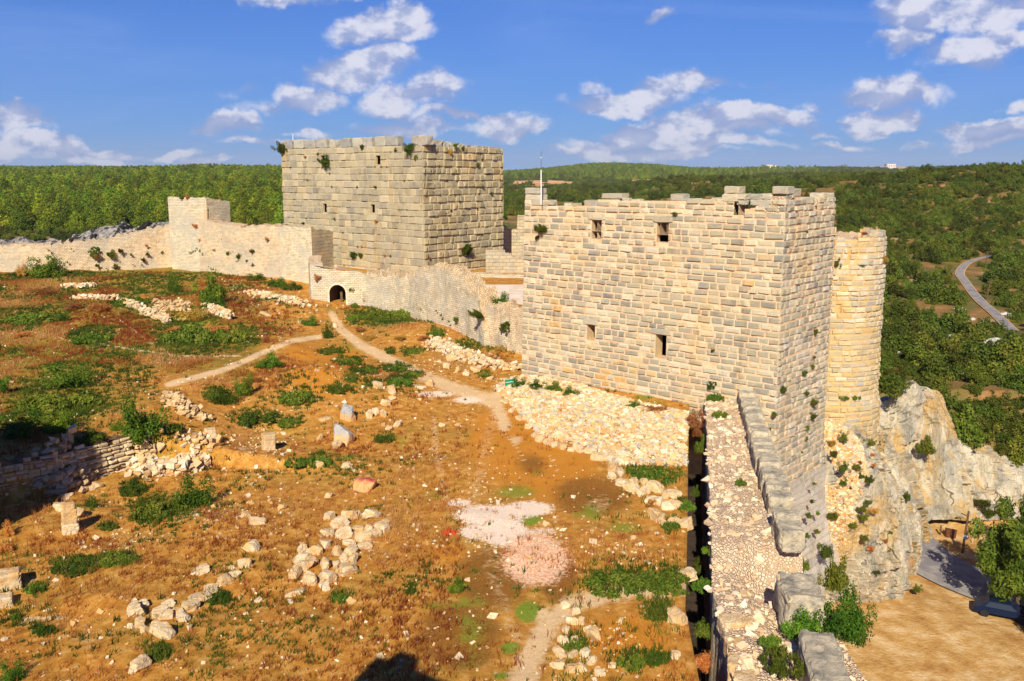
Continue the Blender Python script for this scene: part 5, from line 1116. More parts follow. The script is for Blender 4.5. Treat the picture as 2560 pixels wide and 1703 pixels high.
bushes = [(350,1085,140,130,'large bright-green leafy shrub above the shaded dry-stone wall','bush'),(372,1122,80,44,'small low bush hanging below the large bright-green shrub','bush'),(486,1262,120,90,'dense green bush in the middle of the left foreground','bush'),(400,1290,130,60,'lighter olive bush joined to the left of the dense green bush','low'),
 (170,962,140,60,'wide dark-green shrub in the left meadow','bush'),(150,1020,200,60,'pale olive shrub patch in front of the wide dark-green shrub','low'),(0,985,56,80,'dark shrub cut by the left edge of the photo','bush'),(530,765,100,105,'fig tree with upright branches beside the ruin walls','bush'),(540,775,60,40,'low bush under the fig tree','bush'),
 (432,730,34,62,'narrow ivy-like shrub left of the fig tree','bush'),(446,732,26,30,'stubby dark companion of the narrow shrub','bush'),(157,802,40,34,'small lone dark bush on the meadow','bush'),(612,985,66,60,'round bush beside the branching trail','bush'),(560,1005,90,46,'bush spreading over the rough stone bank','bush'),(535,990,60,30,'olive weeds at the top of the gravel hollow','low'),
 (820,845,34,46,'dark bush beside a pale stone near the path','bush'),(775,812,56,26,'low green bush left of the path below the gate','bush'),(676,920,76,46,'bush at the top of the dug bank','bush'),(640,700,60,22,'low green bush against the rampart wall foot','bush'),(735,725,60,26,'hedge-like bush at the foot of the pier','bush'),(690,716,60,26,'bush left of the hedge-like bush at the pier','bush'),
 (640,1050,110,34,'weed patch at the upper rim of the gravel hollow','low'),(745,1000,90,40,'green weeds over the slope left of the tall boulder','low'),(725,1060,60,24,'weeds beside the white gravel spot','low'),(1255,762,54,36,'bush at the lip of the paved terrace','bush'),(120,690,110,62,'big shrub growing against the rampart wall at left','bush'),(200,672,60,40,'shrub on the rampart wall top of the grey patch','bush'),(55,690,40,40,'climbing shrub near the left end of the rampart wall','dry'),
 (1145,1478,54,50,'round green bush alone on the brown soil in front','bush'),(1555,1465,170,46,'long weed patch right of the lime patch','low'),(1670,1460,130,42,'weed patch beside the trench','low'),(1640,1540,62,46,'dark thistle plant left of the pale cubic block','low'),(1640,1195,110,36,'low weeds on the rubble terrace near its edge','low'),(1595,1180,60,24,'green weeds at left of the terrace weeds','low'),
 (1585,1020,60,22,'small green bush at the near tower foot','bush'),(1720,1270,40,34,'bright weeds at the trench lip','low'),(1680,1320,46,26,'weeds among the last edging blocks','low'),(1440,1620,60,36,'weeds between the tumbled wall blocks','low'),(1575,1660,70,40,'green plant on the red soil at the bottom','low'),(1640,1650,60,32,'weeds left of the bottom trench','low'),
 (270,1320,44,14,'tiny green tuft right of the standing stone','low'),(335,1230,66,36,'bush on the broken masonry near the shaded wall','low'),(230,1265,28,22,'small bush near the fallen blocks','low'),(200,1415,120,26,'olive weed strip below the standing stone','low'),(90,1475,50,26,'spiky plant beside the big honey block','low'),(300,1400,90,26,'weed strip right of the olive strip','low'),
 (30,1700,80,60,'bush cut by the bottom-left corner','bush'),(40,1545,26,24,'small dark plant near the left edge','low'),(110,1580,50,22,'creeping plant near the bottom left','low'),(545,1500,60,26,'weeds beside the small lower-left heap','low'),(400,1640,50,30,'light green plants under the small heap','low'),(800,1160,60,34,'bush above the cream rectangular block','low'),(740,1165,60,20,'weeds at the lower rim of the hollow','low'),
 (850,1500,44,26,'dry olive tuft left of the brown soil','low'),(1025,1480,24,22,'small dark green tuft left of the round bush','low'),(960,1100,50,20,'faint weeds on the slope','low'),(930,880,0,0,'','low'),(890,765,24,14,'green tuft at the gate sill','low'),(1010,790,80,30,'green weeds on the slope below the broken wall','low'),(885,800,34,26,'green tuft beside the path just below the gate','low'),(950,795,100,34,'olive weeds on the bank right of the path','low'),
 (1090,840,40,26,'bushy tuft at the broken wall foot','low'),(1030,880,50,16,'weeds at the path edge','low'),(975,882,20,16,'round tuft in the path corner','low'),(1210,940,30,16,'weeds by the flat slabs','low'),(870,905,60,18,'upper green streak on the orange mound','low'),(910,930,60,18,'middle green streak on the orange mound','low'),(990,925,60,20,'right green streak on the orange mound','low'),(930,960,50,16,'lower green streak on the orange mound','low'),(850,975,70,22,'weeds at the foot of the orange mound','low'),(1000,960,60,26,'green edge weeds of the mound','low'),(830,880,60,14,'small streak at the top of the mound','low'),(1030,940,50,16,'weeds at mound right edge','low')]
bushes += [(60,1085,130,70,'dark shrub mass overhanging the left end of the shaded wall','bush'),(150,1075,110,60,'second dark shrub over the shaded wall','bush'),(232,1110,90,44,'shrub beside the white stone above the shaded wall','bush'),(300,1130,50,30,'ivy clump on the corner of the shaded wall','bush'),(420,1120,70,26,'weeds on the bank right of the large shrub','low'),(480,850,150,60,'wide green patch of herbs in the meadow below the ruin walls','low'),(590,850,90,40,'smaller herb patch right of the wide one','low'),(230,850,90,34,'olive herbs in the left meadow','low'),(80,800,120,30,'olive herb patch near the left edge of the meadow','low'),(330,760,80,26,'herbs between the ruin walls','low'),(880,950,40,20,'low tuft on the orange mound','low')]
for (u, v, w, h) in [(190,775,60,26),(255,778,70,30),(300,785,50,26),(110,735,90,24),(70,770,80,22),(360,750,40,18),(480,800,90,40),(540,830,80,36),(440,830,60,28),(400,770,40,20),(230,740,50,18),(60,840,60,22),(200,815,60,20),(300,925,40,20),(370,905,36,16),(50,1080,50,36),(90,1100,60,40),(600,760,30,16),(655,775,40,16),(900,830,40,18),(920,850,50,22),(1000,850,40,18),(1060,850,40,16),(1230,905,60,26),(1270,915,40,22),(1190,880,40,18),(1250,880,40,22),(700,745,60,20),(20,1340,40,50),(15,1380,40,50),(1630,1265,40,26),(700,930,40,20),(640,955,40,20),(590,940,40,18)]:
    bush(u, v, w, h, 'rust-brown dry shrub tuft among the courtyard weeds', 'dry', 'dry_shrub', 'dry shrub', 'rust-brown dry shrubs of the courtyard')
for (u, v, w, h, l, k) in bushes:
    if w: bush(u, v, w, h, l, k, 'shrub' if k == 'bush' else 'herb_clump', 'bush' if k == 'bush' else 'weeds')
# hedge at tower foot
for i, (u, v, w, h) in enumerate([(1300, 968, 50, 30), (1340, 975, 60, 34), (1385, 980, 60, 34), (1425, 990, 54, 28)]):
    q = gp(u, v); bush(u, v, w, h, ['leftmost dark-green clump, beside the green sign,', 'second clump from the green sign', 'third clump from the green sign', 'rightmost and lowest clump'][i]+' in the hedge at the near tower foot', 'bush', 'shrub')
bush(1640, 1030, 90, 22, 'golden dry grass clump at the near tower foot', 'dry', 'dry_clump', 'dry grass')
bush(1620, 1032, 60, 18, 'second, smaller golden grass clump at the near tower foot', 'dry', 'dry_clump', 'dry grass')
# shrubs on curtain wall
def at_plant(u, v, z, w, h, label, kind='bush', name='shrub', cat='bush'): return bush(0, 0, w, h, label, kind, name, cat, q=atz(u, v, z))
at_plant(2090, 1590, .2, 150, 150, 'biggest leafy shrub growing over the foreground parapet', 'bush')
at_plant(2010, 1590, .4, 110, 90, 'left half of the shrubbery draped over the parapet, lighter green', 'bush')
at_plant(2130, 1600, -1.5, 110, 150, 'shrub hanging outside the foreground parapet', 'bush')
at_plant(2085, 1470, -1.0, 80, 120, 'olive scrub rising behind the isolated parapet stone', 'maq')
at_plant(1960, 1660, .9, 120, 60, 'low green shrub on the foreground walkway', 'low')
at_plant(1930, 1610, .9, 60, 36, 'small weeds on the foreground walkway', 'low')
at_plant(1775, 1380, .2, 40, 22, 'bright green tuft on the inner edge of the walkway', 'low')
at_plant(1760, 1470, -.5, 60, 40, 'plant growing from the trench beside the walkway gap', 'low')
at_plant(1760, 1590, -1.5, 60, 60, 'olive bush standing in the trench at lower right', 'maq')
at_plant(1760, 1670, -2.5, 60, 70, 'yellowish grass tuft at the bottom of the trench', 'dry')
at_plant(1745, 1440, -4, 40, 60, 'dark plant in the middle of the trench', 'maq')
at_plant(1738, 1240, -2, 26, 40, 'dark plant in the upper trench', 'maq')
at_plant(1742, 1090, .4, 30, 46, 'dry scrub where the trench meets the near tower', 'dry')
at_plant(1735, 1068, .2, 60, 60, 'dry brown scrub filling the top end of the trench', 'dry')
at_plant(1748, 1130, -1.0, 36, 60, 'olive scrub in the upper trench', 'maq')
at_plant(1790, 1000, 1.4, 44, 30, 'green weeds at the upper end of the walkway', 'low')
at_plant(1800, 1040, 1.3, 40, 24, 'dark tuft on the upper walkway', 'low')
at_plant(1860, 960, 1.8, 40, 44, 'bush behind the topmost parapet block', 'bush')
at_plant(1850, 1210, 1.1, 30, 20, 'thin weeds halfway down the walkway', 'low')
at_plant(1990, 1420, -1.0, 60, 60, 'bright yellow-green vine beside the isolated parapet stone', 'low')

# wall plants on masonry
def wplant(pl, u, v, w, h, label, kind='low'):
    t_, z = pl.px(u, v); q = pl.pt(t_, z, .05); d = q.y*cp-(q.z-CAMZ)*sp; s_ = F/d
    e = plant('wall_plant', q, w/s_*.5, h/s_*(1.6 if kind == 'low' else .8), random.choice({'low': LOW, 'bush': BUSH, 'dry': DRYB, 'maq': MAQ}[kind]), label, 'wall plant'); e.rotation_euler = (R(55), 0, math.atan2(pl.N.y, pl.N.x)+math.pi/2); return e
for (u, v, w, h, l, k) in [(1362, 580, 30, 46, 'olive bush growing high on the left edge of the near tower', 'maq'), (1343, 570, 10, 16, 'tiny sprig beside the olive bush on the near tower', 'low'), (1345, 595, 14, 10, 'small tuft low left of the olive tower bush', 'low'), (1690, 538, 12, 22, 'little green sprig above the second upper window of the near tower', 'low'), (1783, 876, 10, 12, 'tiny weed on the lower right of the near tower face', 'low'), (1780, 960, 26, 20, 'weed tuft low on the near tower above the trench', 'low')]:
    wplant(pa, u, v, w, h, l, k)
wb = [(2030,830,14,26),(2026,895,10,14),(2023,918,12,18),(2000,935,16,26),(1950,975,18,30),(2005,985,18,22),(2020,1010,22,34),(2017,1045,18,34),(2008,1070,14,16),(2005,1095,12,16),(1930,1035,14,18),(1920,1070,8,8),(1960,750,0,0),(2015,580,8,8),(1995,1130,8,8)]
for i, (u, v, w, h) in enumerate(wb):
    if w: wplant(pb, u, v, w, h, 'green tuft rooted in the joints of the near tower return face', random.choice(['low', 'maq']))['group'] = 'tufts on the near tower return face'
for (u, v, w, h, l, k) in [(712, 378, 34, 44, 'yellow-green bush on the top left corner of the keep', 'maq'), (820, 412, 36, 40, 'olive bush hanging from the broken upper opening of the keep', 'maq'), (1028, 376, 42, 28, 'dark green bush near the top right of the keep front', 'bush'), (1042, 392, 18, 12, 'small green tuft just under the dark keep bush', 'low'), (908, 370, 12, 22, 'narrow green sprig under the keep merlons', 'low'), (992, 375, 12, 14, 'dry tuft below the right-hand keep merlons', 'low'), (944, 555, 12, 14, 'dry tuft above the keep arrow slit', 'dry'), (890, 640, 16, 40, 'left hanging creeper low on the keep front', 'low'), (906, 640, 10, 30, 'right hanging creeper low on the keep front', 'low'), (766, 395, 10, 10, 'dry tuft high left on the keep', 'dry'), (803, 603, 32, 44, 'green shrub in the corner between pier and keep', 'bush')]:
    wplant(ka, u, v, w, h, l, k)
for (u, v, w, h, l, k) in [(1135, 368, 16, 20, 'green tuft on the keep return parapet', 'bush'), (1155, 372, 12, 14, 'second green tuft on the keep return parapet, farther right', 'low'), (1122, 385, 14, 26, 'rusty dry plant on the keep return face', 'dry'), (1160, 630, 26, 60, 'creeper trailing down the keep return face', 'low'), (1190, 415, 12, 18, 'olive tuft near the far end of the keep return face', 'maq')]:
    wplant(kb, u, v, w, h, l, k)
lwp = Plane((lw[3][0], lw[3][1]-.3), (lw[4][0]-lw[3][0], lw[4][1]-lw[3][1]), (0.03, -1), 8)
for k in range(34):
    u = random.choice([random.uniform(20, 400), random.uniform(425, 700)]); v = random.uniform(618, 675) if u < 400 else random.uniform(590, 680); w = random.choice([5, 7, 9, 13])
    wplant(lwp if u < 400 else Plane((lw[4][0], lw[4][1]-.6), (lw[7][0]-lw[4][0], lw[7][1]-lw[4][1]), (-.3, -.95), 8), u, v, w, w*random.uniform(.8, 1.5), 'olive tuft growing out of the rampart wall', random.choice(['low', 'maq', 'dry', 'maq']))['group'] = 'tufts on the rampart wall'
for (u, v, w, h) in [(245,642,24,26),(235,630,30,20),(281,640,26,24),(305,632,14,24),(292,670,20,18),(330,640,8,12),(370,618,10,10),(245,665,12,16),(447,570,12,20),(505,570,16,26),(455,605,14,16),(480,610,12,16),(515,600,14,12),(495,632,18,18),(510,622,22,12),(555,620,14,12),(595,627,20,14),(625,640,18,20),(590,600,8,8),(540,565,8,14),(560,580,8,12),(575,605,10,10),(645,650,10,10),(660,660,12,10),(470,575,16,14),(525,632,14,14),(405,632,8,8),(300,690,14,10)]:
    pl_ = lwp if u < 400 else Plane((lw[4][0], lw[4][1]-.6), (lw[7][0]-lw[4][0], lw[7][1]-lw[4][1]), (-.3, -.95), 8)
    wplant(pl_, u, v, w, h, 'olive tuft growing out of the rampart wall', random.choice(['low', 'maq', 'dry']))['group'] = 'tufts on the rampart wall'
wplant(Plane((-7, 99), (4.4, -6.5), (-.83, -.56), 6), 1143, 800, 12, 26, 'weed trailing on the broken curtain wall', 'low')
wplant(Plane((-2, 91), (2.5, -2.7), (-.73, -.68), 6), 1205, 795, 26, 60, 'olive creeper in the wall break beside the near tower', 'maq')
wplant(Plane((-2, 91), (2.5, -2.7), (-.73, -.68), 6), 1265, 820, 30, 26, 'thin creeper on the low ruined wall', 'low')
wplant(gpl, 795, 695, 24, 14, 'brown tufts left of the gate arch', 'dry'); wplant(gpl, 880, 725, 14, 10, 'green tuft right of the gate arch', 'low')
wplant(tpA, 456, 496, 12, 12, 'dark dry tuft on the turret top', 'maq'); wplant(tpA, 470, 494, 14, 12, 'golden dry tuft on the turret top', 'dry')
def rpl(u, v, w, h, l, k):
    q = rpt(rt_of(u), rz(u, v), .05); d = q.y*cp-(q.z-CAMZ)*sp; e = plant('wall_plant', q, w/F*d*.5, h/F*d*.9, random.choice({'low': LOW, 'dry': DRYB, 'maq': MAQ}[k]), l, 'wall plant')
rpl(2086, 668, 26, 30, 'grey-brown scrub in the angle between the two right-hand towers', 'maq'); rpl(2205, 655, 26, 26, 'golden dry scrub on the right side of the round tower', 'dry'); rpl(2152, 665, 14, 10, 'small tuft on the round tower below the slit', 'low'); rpl(2125, 995, 24, 22, 'tuft on the pale band of the round tower', 'low'); rpl(2155, 995, 24, 26, 'right-hand tuft on the pale band of the round tower', 'low'); rpl(2150, 585, 26, 8, 'dry grass on the broken round tower top', 'dry')

# ------------------------------------------------------------------ grass and herbs (stuff)
def blades(name, X_, Y_, Z_, h, w, mat, cv, label, cat, nb=7, spread=.14):
    n_ = len(X_); N = n_*nb; bx = np.repeat(X_, nb)+rng.normal(0, spread, N)*np.repeat(h, nb)*2.5; by = np.repeat(Y_, nb)+rng.normal(0, spread, N)*np.repeat(h, nb)*2.5; bz = np.repeat(Z_, nb)-.02
    hh = np.repeat(h, nb)*rng.uniform(.5, 1.2, N); a = rng.uniform(0, 6.28, N); ln = rng.uniform(.1, .6, N)*hh; b_ = rng.uniform(0, 6.28, N); ww = np.repeat(w, nb)*rng.uniform(.7, 1.3, N)
    p0 = np.stack([bx-np.cos(a)*ww/2, by-np.sin(a)*ww/2, bz], -1); p1 = np.stack([bx+np.cos(a)*ww/2, by+np.sin(a)*ww/2, bz], -1); p2 = np.stack([bx+np.cos(b_)*ln, by+np.sin(b_)*ln, bz+hh], -1)
    cc = np.clip(np.repeat(cv, nb)+rng.normal(0, .12, N), 0, 1); cols = np.repeat(np.stack([cc]*3, -1), 3, 0)
    o = link(name, np_mesh(name, np.stack([p0, p1, p2], 1).reshape(-1, 3), np.arange(N*3).reshape(-1, 3), mat, col=cols)); return tag(o, label, cat, kind='stuff')
n0 = 95000; Y_ = 28+106*rng.random(n0)**1.1; X_ = rng.uniform(-.64, .22, n0)*Y_; Z_ = H(X_, Y_); u_, v_ = proj(X_, Y_, Z_)
dn = np.clip(sstep(1030, 880, v_)*sstep(800, 600, u_), 0, 1)*.9+.05+.20*sstep(1050, 1200, v_)*(u_ < 1150)+.12*(u_ > 1400)*(v_ > 1330)
for (u, v, ru, rv, k) in [(60,1010,340,150,.8),(960,790,130,50,.9),(1170,870,120,45,.7),(420,1130,200,90,.5),(500,1250,200,90,.35),(820,1160,200,90,.35),(1560,1420,200,60,.5),(700,960,100,60,.6),(250,1450,300,60,.3),(1000,1000,120,50,.3)]:
    dn = np.maximum(dn, k*np.clip(1.2-np.sqrt(((u_-u)/ru)**2+((v_-v)/rv)**2), 0, 1))
for pts_ in ([(830,785),(900,862),(1040,932),(1235,1005)], [(800,842),(650,885),(420,962)], [(1370,1560),(1790,1468)]):
    for (xa, ya), (xb, yb) in zip(pts_[:-1], pts_[1:]):
        q_ = np.clip(((u_-xa)*(xb-xa)+(v_-ya)*(yb-ya))/((xb-xa)**2+(yb-ya)**2), 0, 1); dn = dn*np.where(np.hypot(u_-xa-q_*(xb-xa), v_-ya-q_*(yb-ya)) < 20, .03, 1)
hw = np.zeros(n0)
for (u, v, w, h, l, k) in bushes:
    if w and k == 'low': hw = np.maximum(hw, np.clip(1.5-np.sqrt(((u_-u)/(w*.62))**2+((v_-v+h*.2)/(h*.75))**2)*1.2, 0, 1)*1.4)
dn = dn*(1-inpoly(u_, v_, poly))*(.55+1.6*np.clip(vnoise(X_, Y_, 3.5, 4, 12)+.2, 0, .6))
dn = np.maximum(dn, hw); ok = inside(X_, Y_) & (rng.random(n0) < dn) & (u_ > -80) & (u_ < 1760); gX, gY, gZ, gu, gv = X_[ok], Y_[ok], Z_[ok], u_[ok], v_[ok]; print('grass', len(gX))
pt_ = vnoise(gX, gY, 5, 4, 15); isg = pt_+rng.normal(0, .05, len(gX))+hw[ok]*.5 > .015
hh = rng.uniform(.14, .46, len(gX)); wd = .018+gY*.0005
blades('dry_grass', gX[~isg], gY[~isg], gZ[~isg], hh[~isg], wd[~isg], M['drygrass'], np.clip(.35+vnoise(gX[~isg], gY[~isg], 8, 3, 17)*2.2, 0, 1), 'dry rust-brown and golden grass over the courtyard meadow', 'grass')
blades('green_herbs', gX[isg], gY[isg], gZ[isg], hh[isg]*.85, wd[isg]*1.4, M['weed'], np.clip(.4+vnoise(gX[isg], gY[isg], 3, 3, 18)*1.6, 0, 1), 'olive green herbs among the dry grass', 'ground cover', 8)

# ------------------------------------------------------------------ cliffs and the spur (structure)
def patch(name, rows, mat, disp=.5, sub=6, seed=0, steep=0):
    """rows of 3D points (same count), bottom to top; refined and roughened"""
    A_ = np.array(rows, dtype=float); nr_, nc_, _ = A_.shape
    ri = np.linspace(0, nr_-1, (nr_-1)*sub+1); cj = np.linspace(0, nc_-1, (nc_-1)*sub+1)
    T1 = np.stack([np.stack([np.interp(ri, range(nr_), A_[:, j, k]) for j in range(nc_)], 1) for k in range(3)], -1)
    T2 = np.stack([np.stack([np.interp(cj, range(nc_), T1[i, :, k]) for i in range(len(ri))], 0) for k in range(3)], -1)
    for _ in range(2):  # smooth interior
        S_ = T2.copy(); S_[1:-1, 1:-1] = (T2[:-2, 1:-1]+T2[2:, 1:-1]+T2[1:-1, :-2]+T2[1:-1, 2:]+4*T2[1:-1, 1:-1])/8; T2 = S_
    V0 = T2.reshape(-1, 3); out_ = []
    for q in V0:
        p_ = Vector((q[0]*.22, q[1]*.22, q[2]*.10))+Vector((seed, 0, 0)); r1 = noise.fractal(p_, 1, 2, 5); p2 = Vector(q)*.9+Vector((0, seed, 0)); r2 = noise.fractal(p2, 1, 2, 3)
        cr_ = abs(noise.noise(Vector((q[0]*.5, q[1]*.5, q[2]*.13))))*1.2
        st_ = noise.cell(Vector((q[0]*.34+r1*.6+seed, 0, q[2]*.13+r1*.5)))*1.3+noise.cell(Vector((q[0]*.9+r1, seed, q[2]*.3+r2*.4)))*.45; st_ += noise.cell(Vector((q[0]*1.7+r2*.6, q[1]*.9, q[2]*1.1+r2*.6)))*.22; dd_ = disp*(r1*.6+.22*r2+st_); out_.append((q[0]+dd_*.35, q[1]-dd_, q[2]+dd_*.3))
    n1, n2_ = T2.shape[:2]; idx_ = np.arange(n1*n2_).reshape(n1, n2_)
    Fc = np.stack([idx_[:-1, :-1], idx_[:-1, 1:], idx_[1:, 1:], idx_[1:, :-1]], -1).reshape(-1, 4)
    return tag(link(name, np_mesh(name, np.array(out_), Fc, mat)), kind='structure')
# spur: bottom (z=-18) -> top of cut face -> sloping shoulder up to tower foot
def aY(u, v, Y): return atY(u, v, Y)
spur = [
 [atz(2020, 1500, -18.3), atz(2140, 1512, -18.3), atz(2205, 1512, -18.3), atz(2262, 1512, -18.3), atz(2300, 1420, -18.3), atz(2310, 1352, -18.3), (48, 100, -18.3)],
 [aY(1995, 1400, 70.5), aY(2140, 1430, 70.0), aY(2205, 1430, 70.4), aY(2268, 1430, 71.5), aY(2303, 1370, 76), aY(2308, 1310, 82), (46, 100, -15)],
 [aY(1995, 1310, 70.5), aY(2145, 1300, 69.5), aY(2200, 1330, 70.2), aY(2262, 1350, 71.6), aY(2300, 1310, 76), aY(2290, 1260, 82), (44, 98, -11)],
 [aY(1995, 1230, 70.5), aY(2150, 1190, 70), aY(2195, 1185, 71), aY(2245, 1250, 72.6), aY(2280, 1240, 76), aY(2250, 1190, 82), (42, 96, -8)],
 [aY(2000, 1140, 71.5), aY(2120, 1120, 72), aY(2175, 1110, 74), aY(2215, 1150, 75), aY(2235, 1170, 78), aY(2215, 1130, 82), (40, 94, -7)],
 [aY(2005, 1040, 72), aY(2080, 1035, 75.5), aY(2150, 1050, 77), aY(2185, 1075, 78), aY(2200, 1090, 80), aY(2195, 1070, 84), (38, 92, -6)]]
patch('cliff', spur, M['cliff'], .85, 22, 3.1)
# rubble apron beside the towers, lying on the shoulder
n0 = 14000; a_ = rng.random(n0); b_ = rng.random(n0); poly2 = [(2058, 1050), (2100, 1055), (2150, 1110), (2165, 1190), (2140, 1250), (2130, 1330), (2110, 1400), (2070, 1400), (2050, 1320), (2050, 1230)]
def bil(s_, t_):
    A_ = np.array(spur); i = np.clip((s_*5), 0, 4.999); j = np.clip(t_*3.2, 0, 2.999+.2); i0 = i.astype(int); j0 = j.astype(int); fi = (i-i0)[:, None]; fj = (j-j0)[:, None]
    return (A_[i0, j0]*(1-fi)+A_[i0+1, j0]*fi)*(1-fj)+(A_[i0, j0+1]*(1-fi)+A_[i0+1, j0+1]*fi)*fj
Q_ = bil(.2+.8*a_, b_*.8); u_, v_ = proj(Q_[:, 0], Q_[:, 1], Q_[:, 2]); ok = inpoly(u_, v_, poly2); Q_ = Q_[ok]
stones('scree', Q_+np.array([-.1, -.35, .1]), rng.choice([.13, .2, .32], len(Q_)), PALE, 'pale scree and rubble on the shoulder between the near tower and the grey rock', 'rubble')
# far rock wall
fc1 = [[atz(u, 1290 if u < 2330 else 1300, -16.8) for u in (2160, 2215, 2275, 2335, 2400, 2460, 2530, 2680)],
 [aY(2160, 1190, 90), aY(2215, 1195, 90.2), aY(2275, 1200, 90), aY(2335, 1205, 90.3), aY(2400, 1215, 90), aY(2460, 1225, 90.2), aY(2532, 1245, 90), aY(2700, 1240, 91)],
 [aY(2160, 1100, 91), aY(2212, 1100, 91.2), aY(2270, 1100, 91), aY(2330, 1120, 91.3), aY(2395, 1160, 91), aY(2450, 1175, 91.2), aY(2520, 1195, 91), aY(2700, 1200, 92)],
 [aY(2165, 1010, 92), aY(2205, 1000, 92), aY(2262, 960, 92), aY(2325, 1010, 92.3), aY(2385, 1115, 91.8), aY(2440, 1130, 91.8), aY(2520, 1160, 91.8), aY(2700, 1180, 92.5)],
 [aY(2165, 1000, 95), aY(2210, 985, 95), aY(2275, 950, 95), aY(2335, 985, 95.5), aY(2385, 1090, 95), aY(2440, 1100, 95), aY(2520, 1130, 95), aY(2700, 1150, 96)]]
patch('cliff', fc1, M['cliff'], .7, 20, 7.7)
# slab behind: tall tilted face left of the peak joins tower side
# outcrops of white rock on the slope
OUT = [rock_mesh('outcrop', 60+s_, M['outcrop'], boxy=.3) for s_ in range(4)]
for (u, v, w, h) in [(2262,795,56,22),(2290,808,50,30),(2270,845,24,12),(2395,775,30,10),(2355,870,36,30),(2340,860,30,16),(2480,865,56,34),(2455,860,30,20),(2305,905,22,10),(2335,912,22,14),(2235,885,40,12),(2460,810,18,14),(2515,790,26,18),(2430,800,16,10),(2420,940,16,10),(2378,845,18,12),(2250,800,24,16),(2520,1190,60,40),(2400,935,20,14)]:
    q = gp2(u, v); d = q.y*cp-(q.z-CAMZ)*sp; o = link('outcrop', random.choice(OUT)); o.location = (q.x, q.y, q.z+.1); s_ = w/F*d; o.scale = (s_*1.1, s_, h/F*d*.9); o.rotation_euler = (.2, .1, random.uniform(0, 6))
    tag(o, 'white limestone outcrop among the maquis on the right-hand hillside', 'rock', 'outcrops on the right hillside')
def rowat(us, vs, Y): return [atY(u, v, Y+((k*37) % 5)-2) for k, (u, v) in enumerate(zip(us, vs))]
patch('cliff', [rowat((170,205,240,275,310,345,380,410,440), [640]*9, 297), rowat((170,205,240,275,310,345,380,410,440), (612,600,592,590,585,590,580,575,570), 299), rowat((170,205,240,275,310,345,380,410,440), (602,590,578,570,566,575,558,556,556), 301), rowat((170,205,240,275,310,345,380,410,440), (598,584,572,562,560,568,552,550,552), 306)], M['greyrock'], 2.2, 7, 5.5)
patch('cliff', [rowat((-30,0,30,60,90,130,170), [640]*7, 297), rowat((-30,0,30,60,90,130,170), (606,602,604,600,612,604,612), 299), rowat((-30,0,30,60,90,130,170), (598,594,596,592,606,596,606), 304)], M['greyrock'], 1.6, 7, 9.5)
# ------------------------------------------------------------------ roads (structure)
def ribbon(name, pts, width, mat, zoff=.004, hf=None, sub=8):
    P_ = [Vector(q) for q in pts]; Q_ = []
    for i in range(len(P_)-1):
        p0 = P_[max(i-1, 0)]; p1 = P_[i]; p2 = P_[i+1]; p3 = P_[min(i+2, len(P_)-1)]
        for k in range(sub): 
            t_ = k/sub; Q_.append(.5*((2*p1)+(p2-p0)*t_+(2*p0-5*p1+4*p2-p3)*t_*t_+(3*p1-p0-3*p2+p3)*t_**3))
    Q_.append(P_[-1]); vs = []
    for i, q in enumerate(Q_):
        d = (Q_[min(i+1, len(Q_)-1)]-Q_[max(i-1, 0)]); d.z = 0; d.normalize(); n_ = Vector((-d.y, d.x, 0))
        for s_ in (-1, -.33, .33, 1):
            p_ = q+n_*width*.5*s_; z = (hf(p_.x, p_.y) if hf else q.z); vs.append((p_.x, p_.y, z+zoff))
    mb = MB(); mb.add(vs, [(i*4+j, i*4+j+1, i*4+j+5, i*4+j+4) for i in range(len(Q_)-1) for j in range(3)]); return tag(mb.build(name, mat, smooth=True), kind='structure')
low_pts = [tuple(q) for q in LOWR]
zr = -17.55
ribbon('road', low_pts, 6.2, M['asphalt'], .05, sub=14)
wd_ = 24/F*up[3].y
ribbon('path', [(q.x, q.y, q.z) for q in up], wd_*.95, M['sandy_verge'], .06); ribbon('road', [(q.x, q.y, q.z) for q in up], wd_*.78, M['asphalt'], .12)
upn = np.array([(q.x, q.y) for q in up])

# ------------------------------------------------------------------ trees outside
def near_road(x, y, r_):
    d = np.full(np.shape(x), 1e9)
    for i in range(len(upn)-1):
        a, b_ = upn[i], upn[i+1]; ab = b_-a; q_ = np.clip(((x-a[0])*ab[0]+(y-a[1])*ab[1])/(ab@ab), 0, 1); d = np.minimum(d, np.hypot(x-a[0]-q_*ab[0], y-a[1]-q_*ab[1]))
    return d < r_
def scatter(n_, y0, y1, a0, a1, pw=1.0):
    y = (y0**2+(y1**2-y0**2)*rng.random(n_)**pw)**.5; x = rng.uniform(a0, a1, n_)*y; return x, y
def thin(x, y, r_):
    cell = {}; keep = []
    for i in range(len(x)):
        k = (int(x[i]//r_), int(y[i]//r_))
        if any((k[0]+a, k[1]+b_) in cell and any((x[i]-x[j])**2+(y[i]-y[j])**2 < r_*r_ for j in cell[(k[0]+a, k[1]+b_)]) for a in (-1, 0, 1) for b_ in (-1, 0, 1)): continue
        cell.setdefault(k, []).append(i); keep.append(i)
    return np.array(keep)
x, y = scatter(9000, 96, 380, .36, .66); xa_, ya_ = scatter(900, 96, 150, .38, .64); x = np.concatenate([x, xa_]); y = np.concatenate([y, ya_]); k = thin(x, y, 3.0); x, y = x[k], y[k]
op = vnoise(x, y, 22, 4, 21); ok = (op < .10+.14*(y > 210)+.35*(y < 125)) & ~near_road(x, y, wd_*1.15) & ~((x/y < .40) & (y < 93)); x, y = x[ok], y[ok]; z = H2(x, y)
